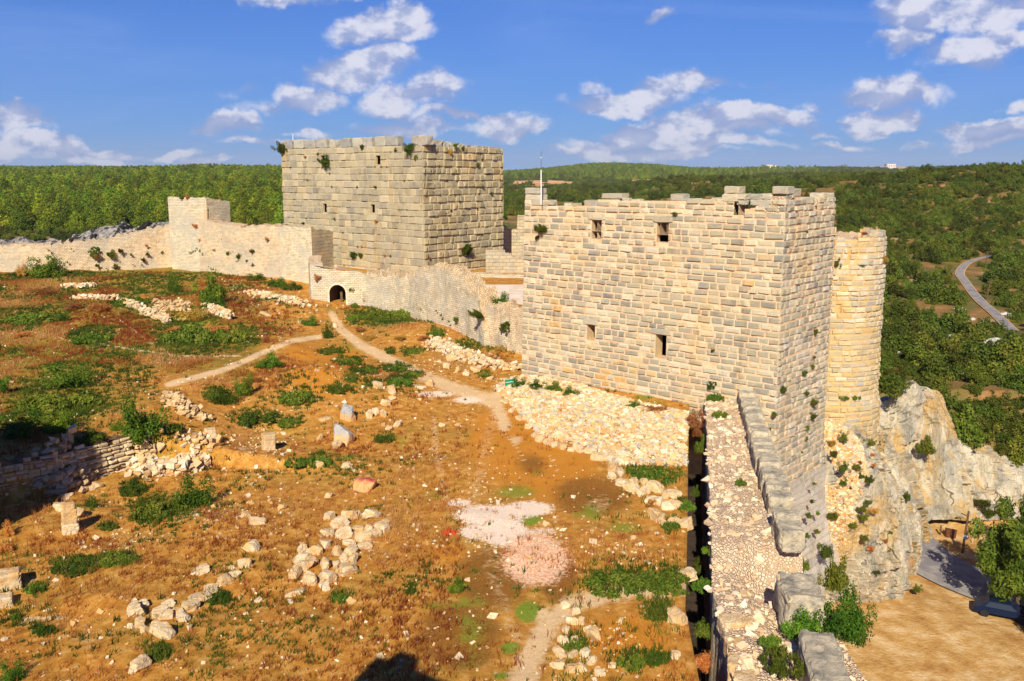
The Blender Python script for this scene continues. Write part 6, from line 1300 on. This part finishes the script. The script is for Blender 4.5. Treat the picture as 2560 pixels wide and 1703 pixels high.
# keep the view line onto the road open
o_ = np.argsort(y); x, y, z = x[o_], y[o_], z[o_]
s_ = 1.15+2.6*rng.random(len(x))**1.4; u_, v_ = proj(x, y, z+s_)
vis = np.zeros(len(x), bool)
roadpx = [proj(q.x, q.y, q.z) for q in up]
for i in range(len(x)):
    for j in range(len(roadpx)-1):
        for t_ in (0, .33, .66):
            ru, rv = roadpx[j][0]*(1-t_)+roadpx[j+1][0]*t_, roadpx[j][1]*(1-t_)+roadpx[j+1][1]*t_; ry = up[j].y
            if y[i] < ry and abs(u_[i]-ru) < s_[i]*F/y[i]*.75 and v_[i] < rv+4 and v_[i] > rv-40 and j < 6: vis[i] = True
x, y, z, s_, u_, v_ = [q[~vis] for q in (x, y, z, s_, u_, v_)]
inv = (u_ > 1900) & (u_ < 2620)
cnt = 0; rest = []
for i in range(len(x)):
    if inv[i] and cnt < 250:
        e = plant('shrub_tree', (x[i], y[i], z[i]-.2), s_[i], s_[i]*1.15, MAQ[i % 4], 'round evergreen maquis tree on the hillside right of the round tower', 'tree', 'maquis trees on the right hillside', TRUNK3 if cnt < 90 else None, 'trunk', 'crown'); cnt += 1
    else: rest.append(i)
rest = np.array(rest); print('maquis', cnt, len(rest))
maq0 = next(o for o in bpy.data.objects if o.name.startswith('crown'))
def gn_forest(name, P_, S_, protos, label, cat):
    """points instancing existing crown objects"""
    me = bpy.data.meshes.new(name); me.from_pydata(P_.tolist(), [], []); at = me.attributes.new('sc', 'FLOAT', 'POINT'); at.data.foreach_set('value', S_.astype(np.float32))
    o = link(name, me); tag(o, label, cat, kind='stuff')
    ng = bpy.data.node_groups.new(name, 'GeometryNodeTree'); ng.interface.new_socket('Geometry', in_out='INPUT', socket_type='NodeSocketGeometry'); ng.interface.new_socket('Geometry', in_out='OUTPUT', socket_type='NodeSocketGeometry')
    gi = ng.nodes.new('NodeGroupInput'); go = ng.nodes.new('NodeGroupOutput'); jn = ng.nodes.new('GeometryNodeJoinGeometry'); L = ng.links
    na_ = ng.nodes.new('GeometryNodeInputNamedAttribute'); na_.data_type = 'FLOAT'; na_.inputs[0].default_value = 'sc'
    rr = ng.nodes.new('FunctionNodeRandomValue'); rr.data_type = 'FLOAT'; rr.inputs[2].default_value = 0; rr.inputs[3].default_value = 6.283; rr.inputs['Seed'].default_value = 5
    cx3 = ng.nodes.new('ShaderNodeCombineXYZ'); L.new(rr.outputs[1], cx3.inputs[2])
    ri = ng.nodes.new('FunctionNodeRandomValue'); ri.data_type = 'INT'; ri.inputs[4].default_value = 0; ri.inputs[5].default_value = len(protos)-1; ri.inputs['Seed'].default_value = 9
    jp = ng.nodes.new('GeometryNodeGeometryToInstance')
    for p_ in protos:
        oi = ng.nodes.new('GeometryNodeObjectInfo'); oi.inputs[0].default_value = p_; oi.transform_space = 'ORIGINAL'; L.new(oi.outputs['Geometry'], jp.inputs[0])
    ip = ng.nodes.new('GeometryNodeInstanceOnPoints'); L.new(gi.outputs[0], ip.inputs['Points']); L.new(jp.outputs[0], ip.inputs['Instance'])
    L.new(cx3.outputs[0], ip.inputs['Rotation']); L.new(na_.outputs[0], ip.inputs['Scale'])
    # choose one proto per point
    jp2 = ng.nodes.new('GeometryNodeJoinGeometry'); 
    for l_ in list(jp.inputs[0].links): pass
    L.new(ip.outputs[0], go.inputs[0]); md = o.modifiers.new('scatter', 'NODES'); md.node_group = ng; return o
def forest(name, P_, S_, protos, label, cat):
    # split the points between crown variants by joining one branch per variant
    me = bpy.data.meshes.new(name); me.from_pydata(P_.tolist(), [], [])
    for nm, arr in (('sc', S_), ('vr', rng.integers(0, len(protos), len(P_)).astype(float)), ('rt', rng.uniform(0, 6.28, len(P_)))):
        at = me.attributes.new(nm, 'FLOAT', 'POINT'); at.data.foreach_set('value', np.asarray(arr, dtype=np.float32))
    o = link(name, me); tag(o, label, cat, kind='stuff')
    ng = bpy.data.node_groups.new(name, 'GeometryNodeTree'); ng.interface.new_socket('Geometry', in_out='INPUT', socket_type='NodeSocketGeometry'); ng.interface.new_socket('Geometry', in_out='OUTPUT', socket_type='NodeSocketGeometry')
    N_ = ng.nodes; L = ng.links; gi = N_.new('NodeGroupInput'); go = N_.new('NodeGroupOutput'); jn = N_.new('GeometryNodeJoinGeometry')
    def na(nm): q = N_.new('GeometryNodeInputNamedAttribute'); q.data_type = 'FLOAT'; q.inputs[0].default_value = nm; return q.outputs[0]
    cx3 = N_.new('ShaderNodeCombineXYZ'); L.new(na('rt'), cx3.inputs[2]); sc = na('sc'); vr = na('vr')
    for i, p_ in enumerate(protos):
        oi = N_.new('GeometryNodeObjectInfo'); oi.inputs[0].default_value = p_; oi.inputs[1].default_value = True; oi.transform_space = 'ORIGINAL'
        cm = N_.new('ShaderNodeMath'); cm.operation = 'COMPARE'; L.new(vr, cm.inputs[0]); cm.inputs[1].default_value = i; cm.inputs[2].default_value = .1
        ip = N_.new('GeometryNodeInstanceOnPoints'); L.new(gi.outputs[0], ip.inputs['Points']); L.new(cm.outputs[0], ip.inputs['Selection']); L.new(oi.outputs['Geometry'], ip.inputs['Instance']); L.new(cx3.outputs[0], ip.inputs['Rotation']); L.new(sc, ip.inputs['Scale'])
        L.new(ip.outputs[0], jn.inputs[0])
    L.new(jn.outputs[0], go.inputs[0]); md = o.modifiers.new('scatter', 'NODES'); md.node_group = ng; return o
crowns = [o for o in bpy.data.objects if o.name.startswith('crown') and o.type == 'MESH' and o.data in MAQ]
protos = [next(o for o in crowns if o.data == m_) for m_ in MAQ]
xf, yf = scatter(60000, 160, 2300, -.06, .66, .75); zf = H2(xf, yf)
fieldv = FIELD(xf, yf)
ok = (rng.random(len(xf)) > np.clip(fieldv*4+vnoise(xf, yf, 130, 4, 3)*1.4*(yf > 600), 0, .985)+1.5*np.exp(-((xf-255)/230)**2-((yf-2450)/480)**2)) & ((yf > 370) | (xf/yf < .38))
xf, yf, zf = xf[ok], yf[ok], zf[ok]; sf = (1.5+2.6*rng.random(len(xf))**1.6)*(1+yf/1500)
print('far maquis', len(xf))
P_ = np.vstack([np.stack([x[rest], y[rest], z[rest]-.2], -1), np.stack([xf, yf, zf-.4], -1)]); S_ = np.concatenate([s_[rest], sf])
# the crown objects carry their own scale; instances take the raw mesh scale times sc, so divide it out
forest('maquis_wood', P_, S_/np.array([protos[0].scale[0]]*len(S_))*0+S_, protos, 'continuous green maquis and oak scrub covering the hills to the horizon', 'woodland')
# pines on the left plateau
x, y = scatter(2600, 318, 470, -.62, -.18); k = thin(x, y, 5.2); x, y = x[k], y[k]; z = H2(x, y); o_ = np.argsort(y); x, y, z = x[o_], y[o_], z[o_]
cnt = 0; px_, py_, pz_ = [], [], []
for i in range(len(x)):
    u, v = proj(x[i], y[i], z[i]+4)
    if cnt < 200 and -20 < u < 715 and y[i] < 400:
        h = random.uniform(8, 12); plant('pine_tree', (x[i], y[i], z[i]-.3), h, h, PINE[i % 3], 'conical pine in the front rows of the wood beyond the rampart wall', 'tree', 'pines in the front of the wood', TRUNK if cnt < 120 else None, 'trunk', 'crown'); cnt += 1
    else: px_.append(x[i]); py_.append(y[i]); pz_.append(z[i])
xf, yf = scatter(26000, 440, 1900, -.64, -.02, .8); zf = H2(xf, yf)
xh = rng.normal(255, 170, 9000); yh = rng.normal(2400, 300, 9000); zh = H2(xh, yh)
pn = [next(o for o in bpy.data.objects if o.type == 'MESH' and o.data == m_) for m_ in PINE]
P_ = np.vstack([np.stack([px_, py_, np.array(pz_)-.3], -1), np.stack([xf, yf, zf-.3], -1), np.stack([xh, yh, zh-.3], -1)]); S_ = np.concatenate([rng.uniform(8, 12, len(px_)), rng.uniform(6.0, 13.0, len(xf))*(1+yf/5000), rng.uniform(9, 14, len(xh))])
forest('pine_wood', P_, S_, pn, 'dense bright-green pine plantation on the plateau and far hill', 'woodland')
# scrub on the valley flank below the pines
x, y = scatter(1500, 215, 325, -.62, -.2); z = H2(x, y); forest('scrub', np.stack([x, y, z-.2], -1), rng.uniform(1.2, 3.0, len(x)), protos, 'scrub on the valley flank behind the rampart wall', 'scrub')
# shrubs on cliffs near the round tower
for (u, v, Y, w, h, l) in [(2225, 985, 90, 96, 90, 'dark round tree hugging the right side of the round tower'), (2340, 985, 97, 90, 70, 'dark tree on top of the rock face right of its peak'), (2400, 1110, 93, 130, 120, 'large green tree hanging over the lower rock face'), (2500, 1180, 95, 120, 110, 'tree above the right end of the rock face'), (2310, 1130, 90, 60, 50, 'small bush growing on a ledge of the rock face'), (2468, 1285, 87.5, 50, 26, 'green bush at the foot of the rock face'), (2262, 1250, 76, 24, 34, 'small bush in the notch beside the grey ridge'), (2105, 1100, 72, 30, 34, 'dark bush on the scree under the round tower'), (2160, 1110, 75, 36, 30, 'bush beside the grey ridge top'), (2105, 1175, 69, 40, 34, 'dry green bush on the middle scree'), (2080, 1140, 69.5, 26, 30, 'brown-green bush beside the near tower foot'), (2140, 1170, 70, 30, 20, 'low green tuft on the scree centre'), (2290, 1475, 72.5, 30, 26, 'small bush at the foot of the spur'), (2190, 1430, 69.2, 24, 12, 'tuft on the cut rock face'), (2060, 1390, 66, 40, 60, 'green bush at the talus foot'), (2450, 1260, 88.5, 60, 24, 'flat green bush on the bank behind the sign post')]:
    q = atY(u, v, Y); plant('shrub', (q[0], q[1]-.3, q[2]), w/F*Y*.5, h/F*Y*.85, random.choice(MAQ), l, 'bush')
pbt = Plane((C0[0]+.751*1.3, C0[1]-.66*1.3), (.66, .751), (.751, -.66), 15.5)
for (u, v, w, h) in [(2015,1290,20,20),(2035,1330,16,20),(2010,1340,18,20),(2025,1255,14,16),(1990,1300,12,16),(2040,1285,14,16),(1975,1345,20,24),(2000,1370,18,22),(2045,1365,16,18),(2030,1210,10,14)]:
    wplant(pbt, u, v, w, h, 'olive tuft on the pale talus of the near tower', 'maq')['group'] = 'tufts on the talus'
# tall pines at the ditch edge (right edge) and the ones whose shadows fall on the road
for (x_, y_, s1, s2, l) in [(42.0, 69.3, 4.4, 6.0, 'tall olive pine on the right edge whose shadow covers the lower road'), (46.5, 65.5, 4.4, 5.6, 'pine cut by the right edge beside the tall olive pine'), (42.6, 61.6, 3.0, 4.0, 'smaller pine in the bottom right corner'), (45.0, 59.5, 3.6, 4.8, 'pine at the very corner of the bottom right'), (48.0, 74.5, 4.0, 5.2, 'pine behind the others at the right edge')]:
    plant('pine_tree', (x_, y_, -18.0), s1, s2, TREE[0 if s1 > 3.9 else 1], l, 'tree', None, TRUNK2, 'trunk', 'crown')
# ------------------------------------------------------------------ small things
def rod(u, v0, v1, Y, label, vs_=None):
    a = atY(u, v1, Y); b_ = atY(u, v0, Y); e = empty('lightning_rod', a, label, 'lightning rod'); mb = MB(); m_ = vs_ or .5; mid = (b_[0], b_[1], a[2]+(b_[2]-a[2])*m_)
    mb.tube((a[0], a[1], a[2]-.4), mid, .05, .045, 8); mb.build('mast', M['white'], e); mb = MB(); mb.tube(mid, b_, .016, .012, 6); mb.build('tip', M['rubber'], e)
    mb = MB(); mb.tube((b_[0], b_[1], a[2]+(b_[2]-a[2])*.86), (b_[0], b_[1], a[2]+(b_[2]-a[2])*.88), .05, .05, 8); mb.build('collar', M['white'], e)
rod(1353, 378, 500, 77, 'thin white lightning rod on the left corner of the near square tower', .62); rod(732, 326, 352, 141, 'short white lightning rod on the left corner of the keep', .7)
# green info sign
q = gp(1275, 968); e = empty('sign_board', q, 'low green information board tilted beside the hedge at the near tower foot', 'sign')
mb = MB(); Rr = Matrix.Rotation(R(35), 3, 'Z'); mb.box((q.x, q.y, q.z+.42), (1.0, .05, .52), Rr); mb.build('panel', M['green'], e)
mb = MB(); mb.box((q.x-.02, q.y-.035, q.z+.46), (.86, .02, .05), Rr); mb.build('stripe', M['white'], e)
for s_ in (-1, 1): mb = MB(); o_ = Rr @ Vector((s_*.45, .05, 0)); mb.tube((q.x+o_.x, q.y+o_.y, q.z-.1), (q.x+o_.x, q.y+o_.y, q.z+.7), .03); mb.build('leg', M['green'], e)
# ditch-side post with sign, barrels, green sign
def ditch(u, v, z=-17.3): x_, y_, z_ = atz(u, v, z); return Vector((x_, y_, float(H2(x_, y_))+.05))
q = ditch(2407, 1366); e = empty('sign_post', q, 'dark wooden post with a small white notice beside the lower road', 'sign post'); d = q.y*cp-(q.z-CAMZ)*sp; hh_ = 106/F*d*1.03
mb = MB(); mb.tube((q.x, q.y, q.z-.3), (q.x+.25, q.y, q.z+hh_), .12, .10, 8); mb.build('post', M['wood'], e); mb = MB(); mb.tube((q.x-.45, q.y, q.z+hh_*.95), (q.x+.25, q.y, q.z+hh_*.88), .05); mb.build('bracket', M['wood'], e)
mb = MB(); mb.box((q.x+.12, q.y-.16, q.z+hh_*.40), (.5, .03, .55)); mb.build('notice', M['white'], e); mb = MB(); mb.box((q.x+.12, q.y-.18, q.z+hh_*.40+.2), (.46, .01, .10)); mb.build('notice_header', M['roofred'], e)
q = ditch(2432, 1345); e = empty('sign_board', q, 'narrow turquoise sign on a thin post right of the wooden post', 'sign'); mb = MB(); mb.tube(q, (q.x+.1, q.y, q.z+1.1), .03); mb.build('post', M['verge'], e); mb = MB(); mb.box((q.x+.15, q.y, q.z+1.5), (.22, .04, .9), Matrix.Rotation(.2, 3, 'Y')); mb.build('panel', M['green'], e)
for (u, v, l) in [(2371, 1327, 'left of two rust-brown bins at the foot of the rock face'), (2384, 1330, 'right of two rust-brown bins at the foot of the rock face')]:
    q = ditch(u, v); e = empty('waste_bin', q, l, 'bin'); mb = MB(); mb.tube(q, (q.x, q.y, q.z+.75), .26, .30, 12); mb.build('drum', M['rust'], e); mb = MB(); mb.tube((q.x, q.y, q.z+.75), (q.x, q.y, q.z+.79), .32, .32, 12); mb.build('rim', M['rust'], e)
q = ditch(2402, 1350); 
q = ditch(2352, 1322); e = empty('wooden_post', q, 'short dark stake left of the two bins', 'post'); mb = MB(); mb.tube(q, (q.x, q.y, q.z+1.0), .08); mb.build('stake', M['wood'], e)
# utility poles by the upper road
for (u, v, h, l) in [(2463, 662, 34, 'far utility pole beside the bend of the upper road'), (2466, 748, 46, 'nearer dark utility pole on the slope below the upper road')]:
    q = gp2(u, v); d = q.y; H_ = h/F*d*1.0; e = empty('utility_pole', q, l, 'pole'); mb = MB(); mb.tube((q.x, q.y, q.z-.3), (q.x+H_*.12, q.y, q.z+H_), .16, .11, 8); mb.build('pole', M['wood'], e); mb = MB(); mb.tube((q.x+H_*.11-.6, q.y, q.z+H_*.94), (q.x+H_*.11+.6, q.y, q.z+H_*.94), .07); mb.build('crossarm', M['wood'], e)
# parked car under the pines
q = ditch(2508, 1528, -17.5); e = empty('parked_car', q, 'dark blue car half hidden under the pines beside the lower road', 'car'); Rr = Matrix.Rotation(R(-28), 3, 'Z')
mb = MB(); prof_ = [(-2.1, .35), (-2.15, .75), (-1.7, .9), (-1.1, 1.4), (.5, 1.42), (1.15, .95), (2.0, .82), (2.15, .4)]
vs = []
for s_ in (-.82, .82):
    for (a, z_) in prof_: w_ = s_*(.86 if z_ > 1 else 1); vs.append(tuple(q+Rr @ Vector((a, w_, z_))))
n_ = len(prof_); mb.add(vs, [(i, (i+1) % n_, n_+(i+1) % n_, n_+i) for i in range(n_)]+[tuple(range(n_))[::-1], tuple(range(n_, 2*n_))]); mb.build('body', M['car'], e)
for (a, b_, s1) in ((-1.0, .45, 1), (-1.0, .45, -1)):
    mb = MB(); mb.add([tuple(q+Rr @ Vector((x_, s1*y_, z_))) for x_, y_, z_ in ((-1.35, .84, .95), (.95, .84, .95), (.45, .73, 1.36), (-1.05, .73, 1.36))], [(0, 1, 2, 3)]); mb.build('side_window', M['glass'], e)
for a in (-1.35, 1.35):
    for s_ in (-.8, .8):
        c = q+Rr @ Vector((a, s_, .33)); ax = Rr @ Vector((0, .11, 0)); mb = MB(); mb.tube(c-ax, c+ax, .33, .33, 16); w_ = mb.build('wheel', M['rubber'], e)
# far houses
def house(u, v, w, h, Y, label, floors=1, flat=True, col='render', mast=False):
    x_, y_, z_ = atY(u, v, Y); W_ = w/F*Y; Hh = h/F*Y; z_ = float(H2(x_, y_))-.3; e = empty('house', (x_, y_, z_), label, 'house'); mb = MB(); mb.box((x_, y_, z_+Hh*.6-Hh*.2), (W_, W_*.7, Hh*1.4)); mb.build('wall', M[col], e)
    mb = MB()
    if flat: mb.box((x_, y_, z_+Hh*1.1+.25), (W_*1.06, W_*.76, .5)); mb.build('roof', M['render'], e)
    else:
        a = W_*.56; b_ = W_*.4; zz = z_+Hh*1.1; mb.add([(x_-a, y_-b_, zz), (x_+a, y_-b_, zz), (x_+a, y_+b_, zz), (x_-a, y_+b_, zz), (x_-a*.5, y_, zz+Hh*.5), (x_+a*.5, y_, zz+Hh*.5)], [(0, 1, 5, 4), (1, 2, 5), (2, 3, 4, 5), (3, 0, 4)]); mb.build('roof', M['roofred'], e)
    nf_ = floors; nw_ = max(2, int(w/4))
    for f in range(nf_):
        for k in range(nw_):
            mb = MB(); mb.box((x_-W_*.5+W_*(k+.5)/nw_, y_-W_*.35-.1, z_+Hh*(.25+.75*(f+.5)/nf_)), (W_/nw_*.5, .3, Hh*.75/nf_*.5)); mb.build('window', M['glass'], e)
for a in [h_ for h_ in HOUSES if h_[2]]:
    house(*a)
# masonry outside the frame whose shadows reach the courtyard
def offpiece(name, corners, z1, label, mer=()):
    e = empty(name, (corners[0][0], corners[0][1], 0), label, 'tower'); mb = MB(); n_ = len(corners); cum = 0
    for i in range(n_):
        a = corners[i]; b_ = corners[(i+1) % n_]; L_ = math.dist(a, b_); mb.add([(a[0], a[1], -1), (b_[0], b_[1], -1), (b_[0], b_[1], z1), (a[0], a[1], z1)], [(0, 1, 2, 3)], uv=[(cum, -1), (cum+L_, -1), (cum+L_, z1), (cum, z1)]); cum += L_
    mb.add([(c[0], c[1], z1) for c in corners], [tuple(range(n_))], mi=1); mb.build('wall', [M['ruin'], M['core']], e)
    for (x_, y_, w_, h_) in mer: big_block('merlon', e, (x_, y_, z1), (w_, w_, h_), .6, 'coping', .06)
cot = 1/math.tan(ELEV)
def caster(u, v, zt): g_ = Vector(atz(u, v, 0)); return g_-SUNDIR*(zt*cot)
tp = [caster(u, v, 17.0) for u, v in ((860, 1725), (905, 1680), (944, 1640), (968, 1649), (1002, 1626), (1051, 1646), (1041, 1672), (1090, 1692), (1150, 1725))]
off_ = Vector((-1.5, -9, 0)); offpiece('corner_turret', [(c.x, c.y) for c in tp]+[(tp[-1].x+off_.x, tp[-1].y+off_.y), (tp[0].x+off_.x, tp[0].y+off_.y)], 17.0, 'stepped turret just outside the frame at lower left, seen only by its shadow')
s0 = caster(330, 1130, 15); s1_ = caster(120, 1030, 15)
offpiece('shade_building', [(s0.x-6.5, s0.y-9), (s0.x+.6, s0.y-3.2), (s0.x+.1, s0.y+.4), (s0.x-4.5, s0.y+1.6), (s0.x-20, s0.y+1.0), (s0.x-20, s0.y-9)], 15, 'unseen building placed beyond the left edge of the frame to shade the sunken room')  # unseen building, placed for the shade it casts on the sunken room
# loose stones bedded in the walkway of the foreground wall
n0 = 1300; i_ = rng.integers(0, len(VS), n0); Q_ = np.array(VS)[i_]+np.stack([rng.uniform(-.15, .15, n0), rng.uniform(-.15, .15, n0), rng.uniform(-.02, .04, n0)], -1)
o = stones('walkway_stones', Q_, rng.choice([.12, .2, .32], n0, p=[.5, .35, .15]), [(.80, .62, .42), (.76, .55, .34), (.84, .68, .48), (.72, .48, .27)], None, None, .45); o.parent = cw; o.matrix_parent_inverse = Matrix.Translation(cw.location).inverted()

# thin air between here and the far ridges
m = bpy.data.materials.new('haze_air'); m.use_nodes = True; nt_ = m.node_tree; nt_.nodes.clear(); o_ = nt_.nodes.new('ShaderNodeOutputMaterial'); v_ = nt_.nodes.new('ShaderNodeVolumePrincipled')
v_.inputs['Color'].default_value = (.75, .85, 1, 1); v_.inputs['Density'].default_value = 5.5e-5; nt_.links.new(v_.outputs[0], o_.inputs['Volume'])
mb = MB(); mb.box((0, 3000, 62.5), (30000, 26000, 475)); tag(mb.build('haze', m), kind='stuff')

k = 0
for v in range(1000, 1145, 26):
    for u in range(2330+(v % 2)*20, 2640, 42):
        if v > 1010+(u-2330)*.62 or v < 985: continue
        q = atY(u+random.uniform(-12, 12), v+random.uniform(-8, 8), 95.6-(v-985)/160*2.2); s_ = random.uniform(1.2, 1.9)
        plant('shrub_tree', (q[0], q[1], q[2]-.9), s_, s_*1.1, MAQ[k % 4], 'maquis bush crowding the rim above the right-hand rock face', 'tree', 'bushes on the rim of the rock face'); k += 1

WPL = Plane((-12.3, 107.2), (9.1, -15), (-.855, -.52), 6)
for k in range(16):
    u = random.uniform(910, 1170); v = 700+(u-910)*.33+random.uniform(0, 70)
    wplant(gpl if u < 1000 else WPL, u, v, random.choice([5, 7, 10]), random.choice([5, 8, 11]), 'small tuft growing from the broken curtain wall', random.choice(['low', 'maq', 'dry']))['group'] = 'tufts on the broken curtain wall'
for k in range(40):
    a = random.uniform(.5, WKA-.5); z = random.choice(cK[2:-1])+.05; q = ka.pt(a, z, .08); w = random.uniform(.1, .28)
    e = plant('wall_plant', q, w, w*random.uniform(.8, 2.2), random.choice(MAQ+DRYB), 'tiny tuft rooted in a joint of the keep front', 'wall plant', 'tiny tufts in the keep joints'); e.rotation_euler = (R(55), 0, math.atan2(ka.N.y, ka.N.x)+math.pi/2)
for k in range(34):
    a = random.uniform(.5, WKB-.5); z = random.choice(cK[2:-1])+.05; q = kb.pt(a, z, .08); w = random.uniform(.1, .25)
    e = plant('wall_plant', q, w, w*random.uniform(.8, 2.4), random.choice(MAQ+DRYB), 'tiny tuft rooted in a joint of the keep return face', 'wall plant', 'tiny tufts in the keep return joints'); e.rotation_euler = (R(55), 0, math.atan2(kb.N.y, kb.N.x)+math.pi/2)

for k in range(26):
    f, g_2 = random.uniform(.3, .95), random.uniform(.05, .75); q = bil(np.array([f]), np.array([g_2]))[0]; w = random.uniform(.25, .6)
    plant('cliff_shrub', (q[0], q[1]-.7, q[2]-.1), w, w*1.1, random.choice(MAQ+DRYB), 'small shrub rooted in the rocky spur below the round tower', 'bush', 'small shrubs on the rocky spur')
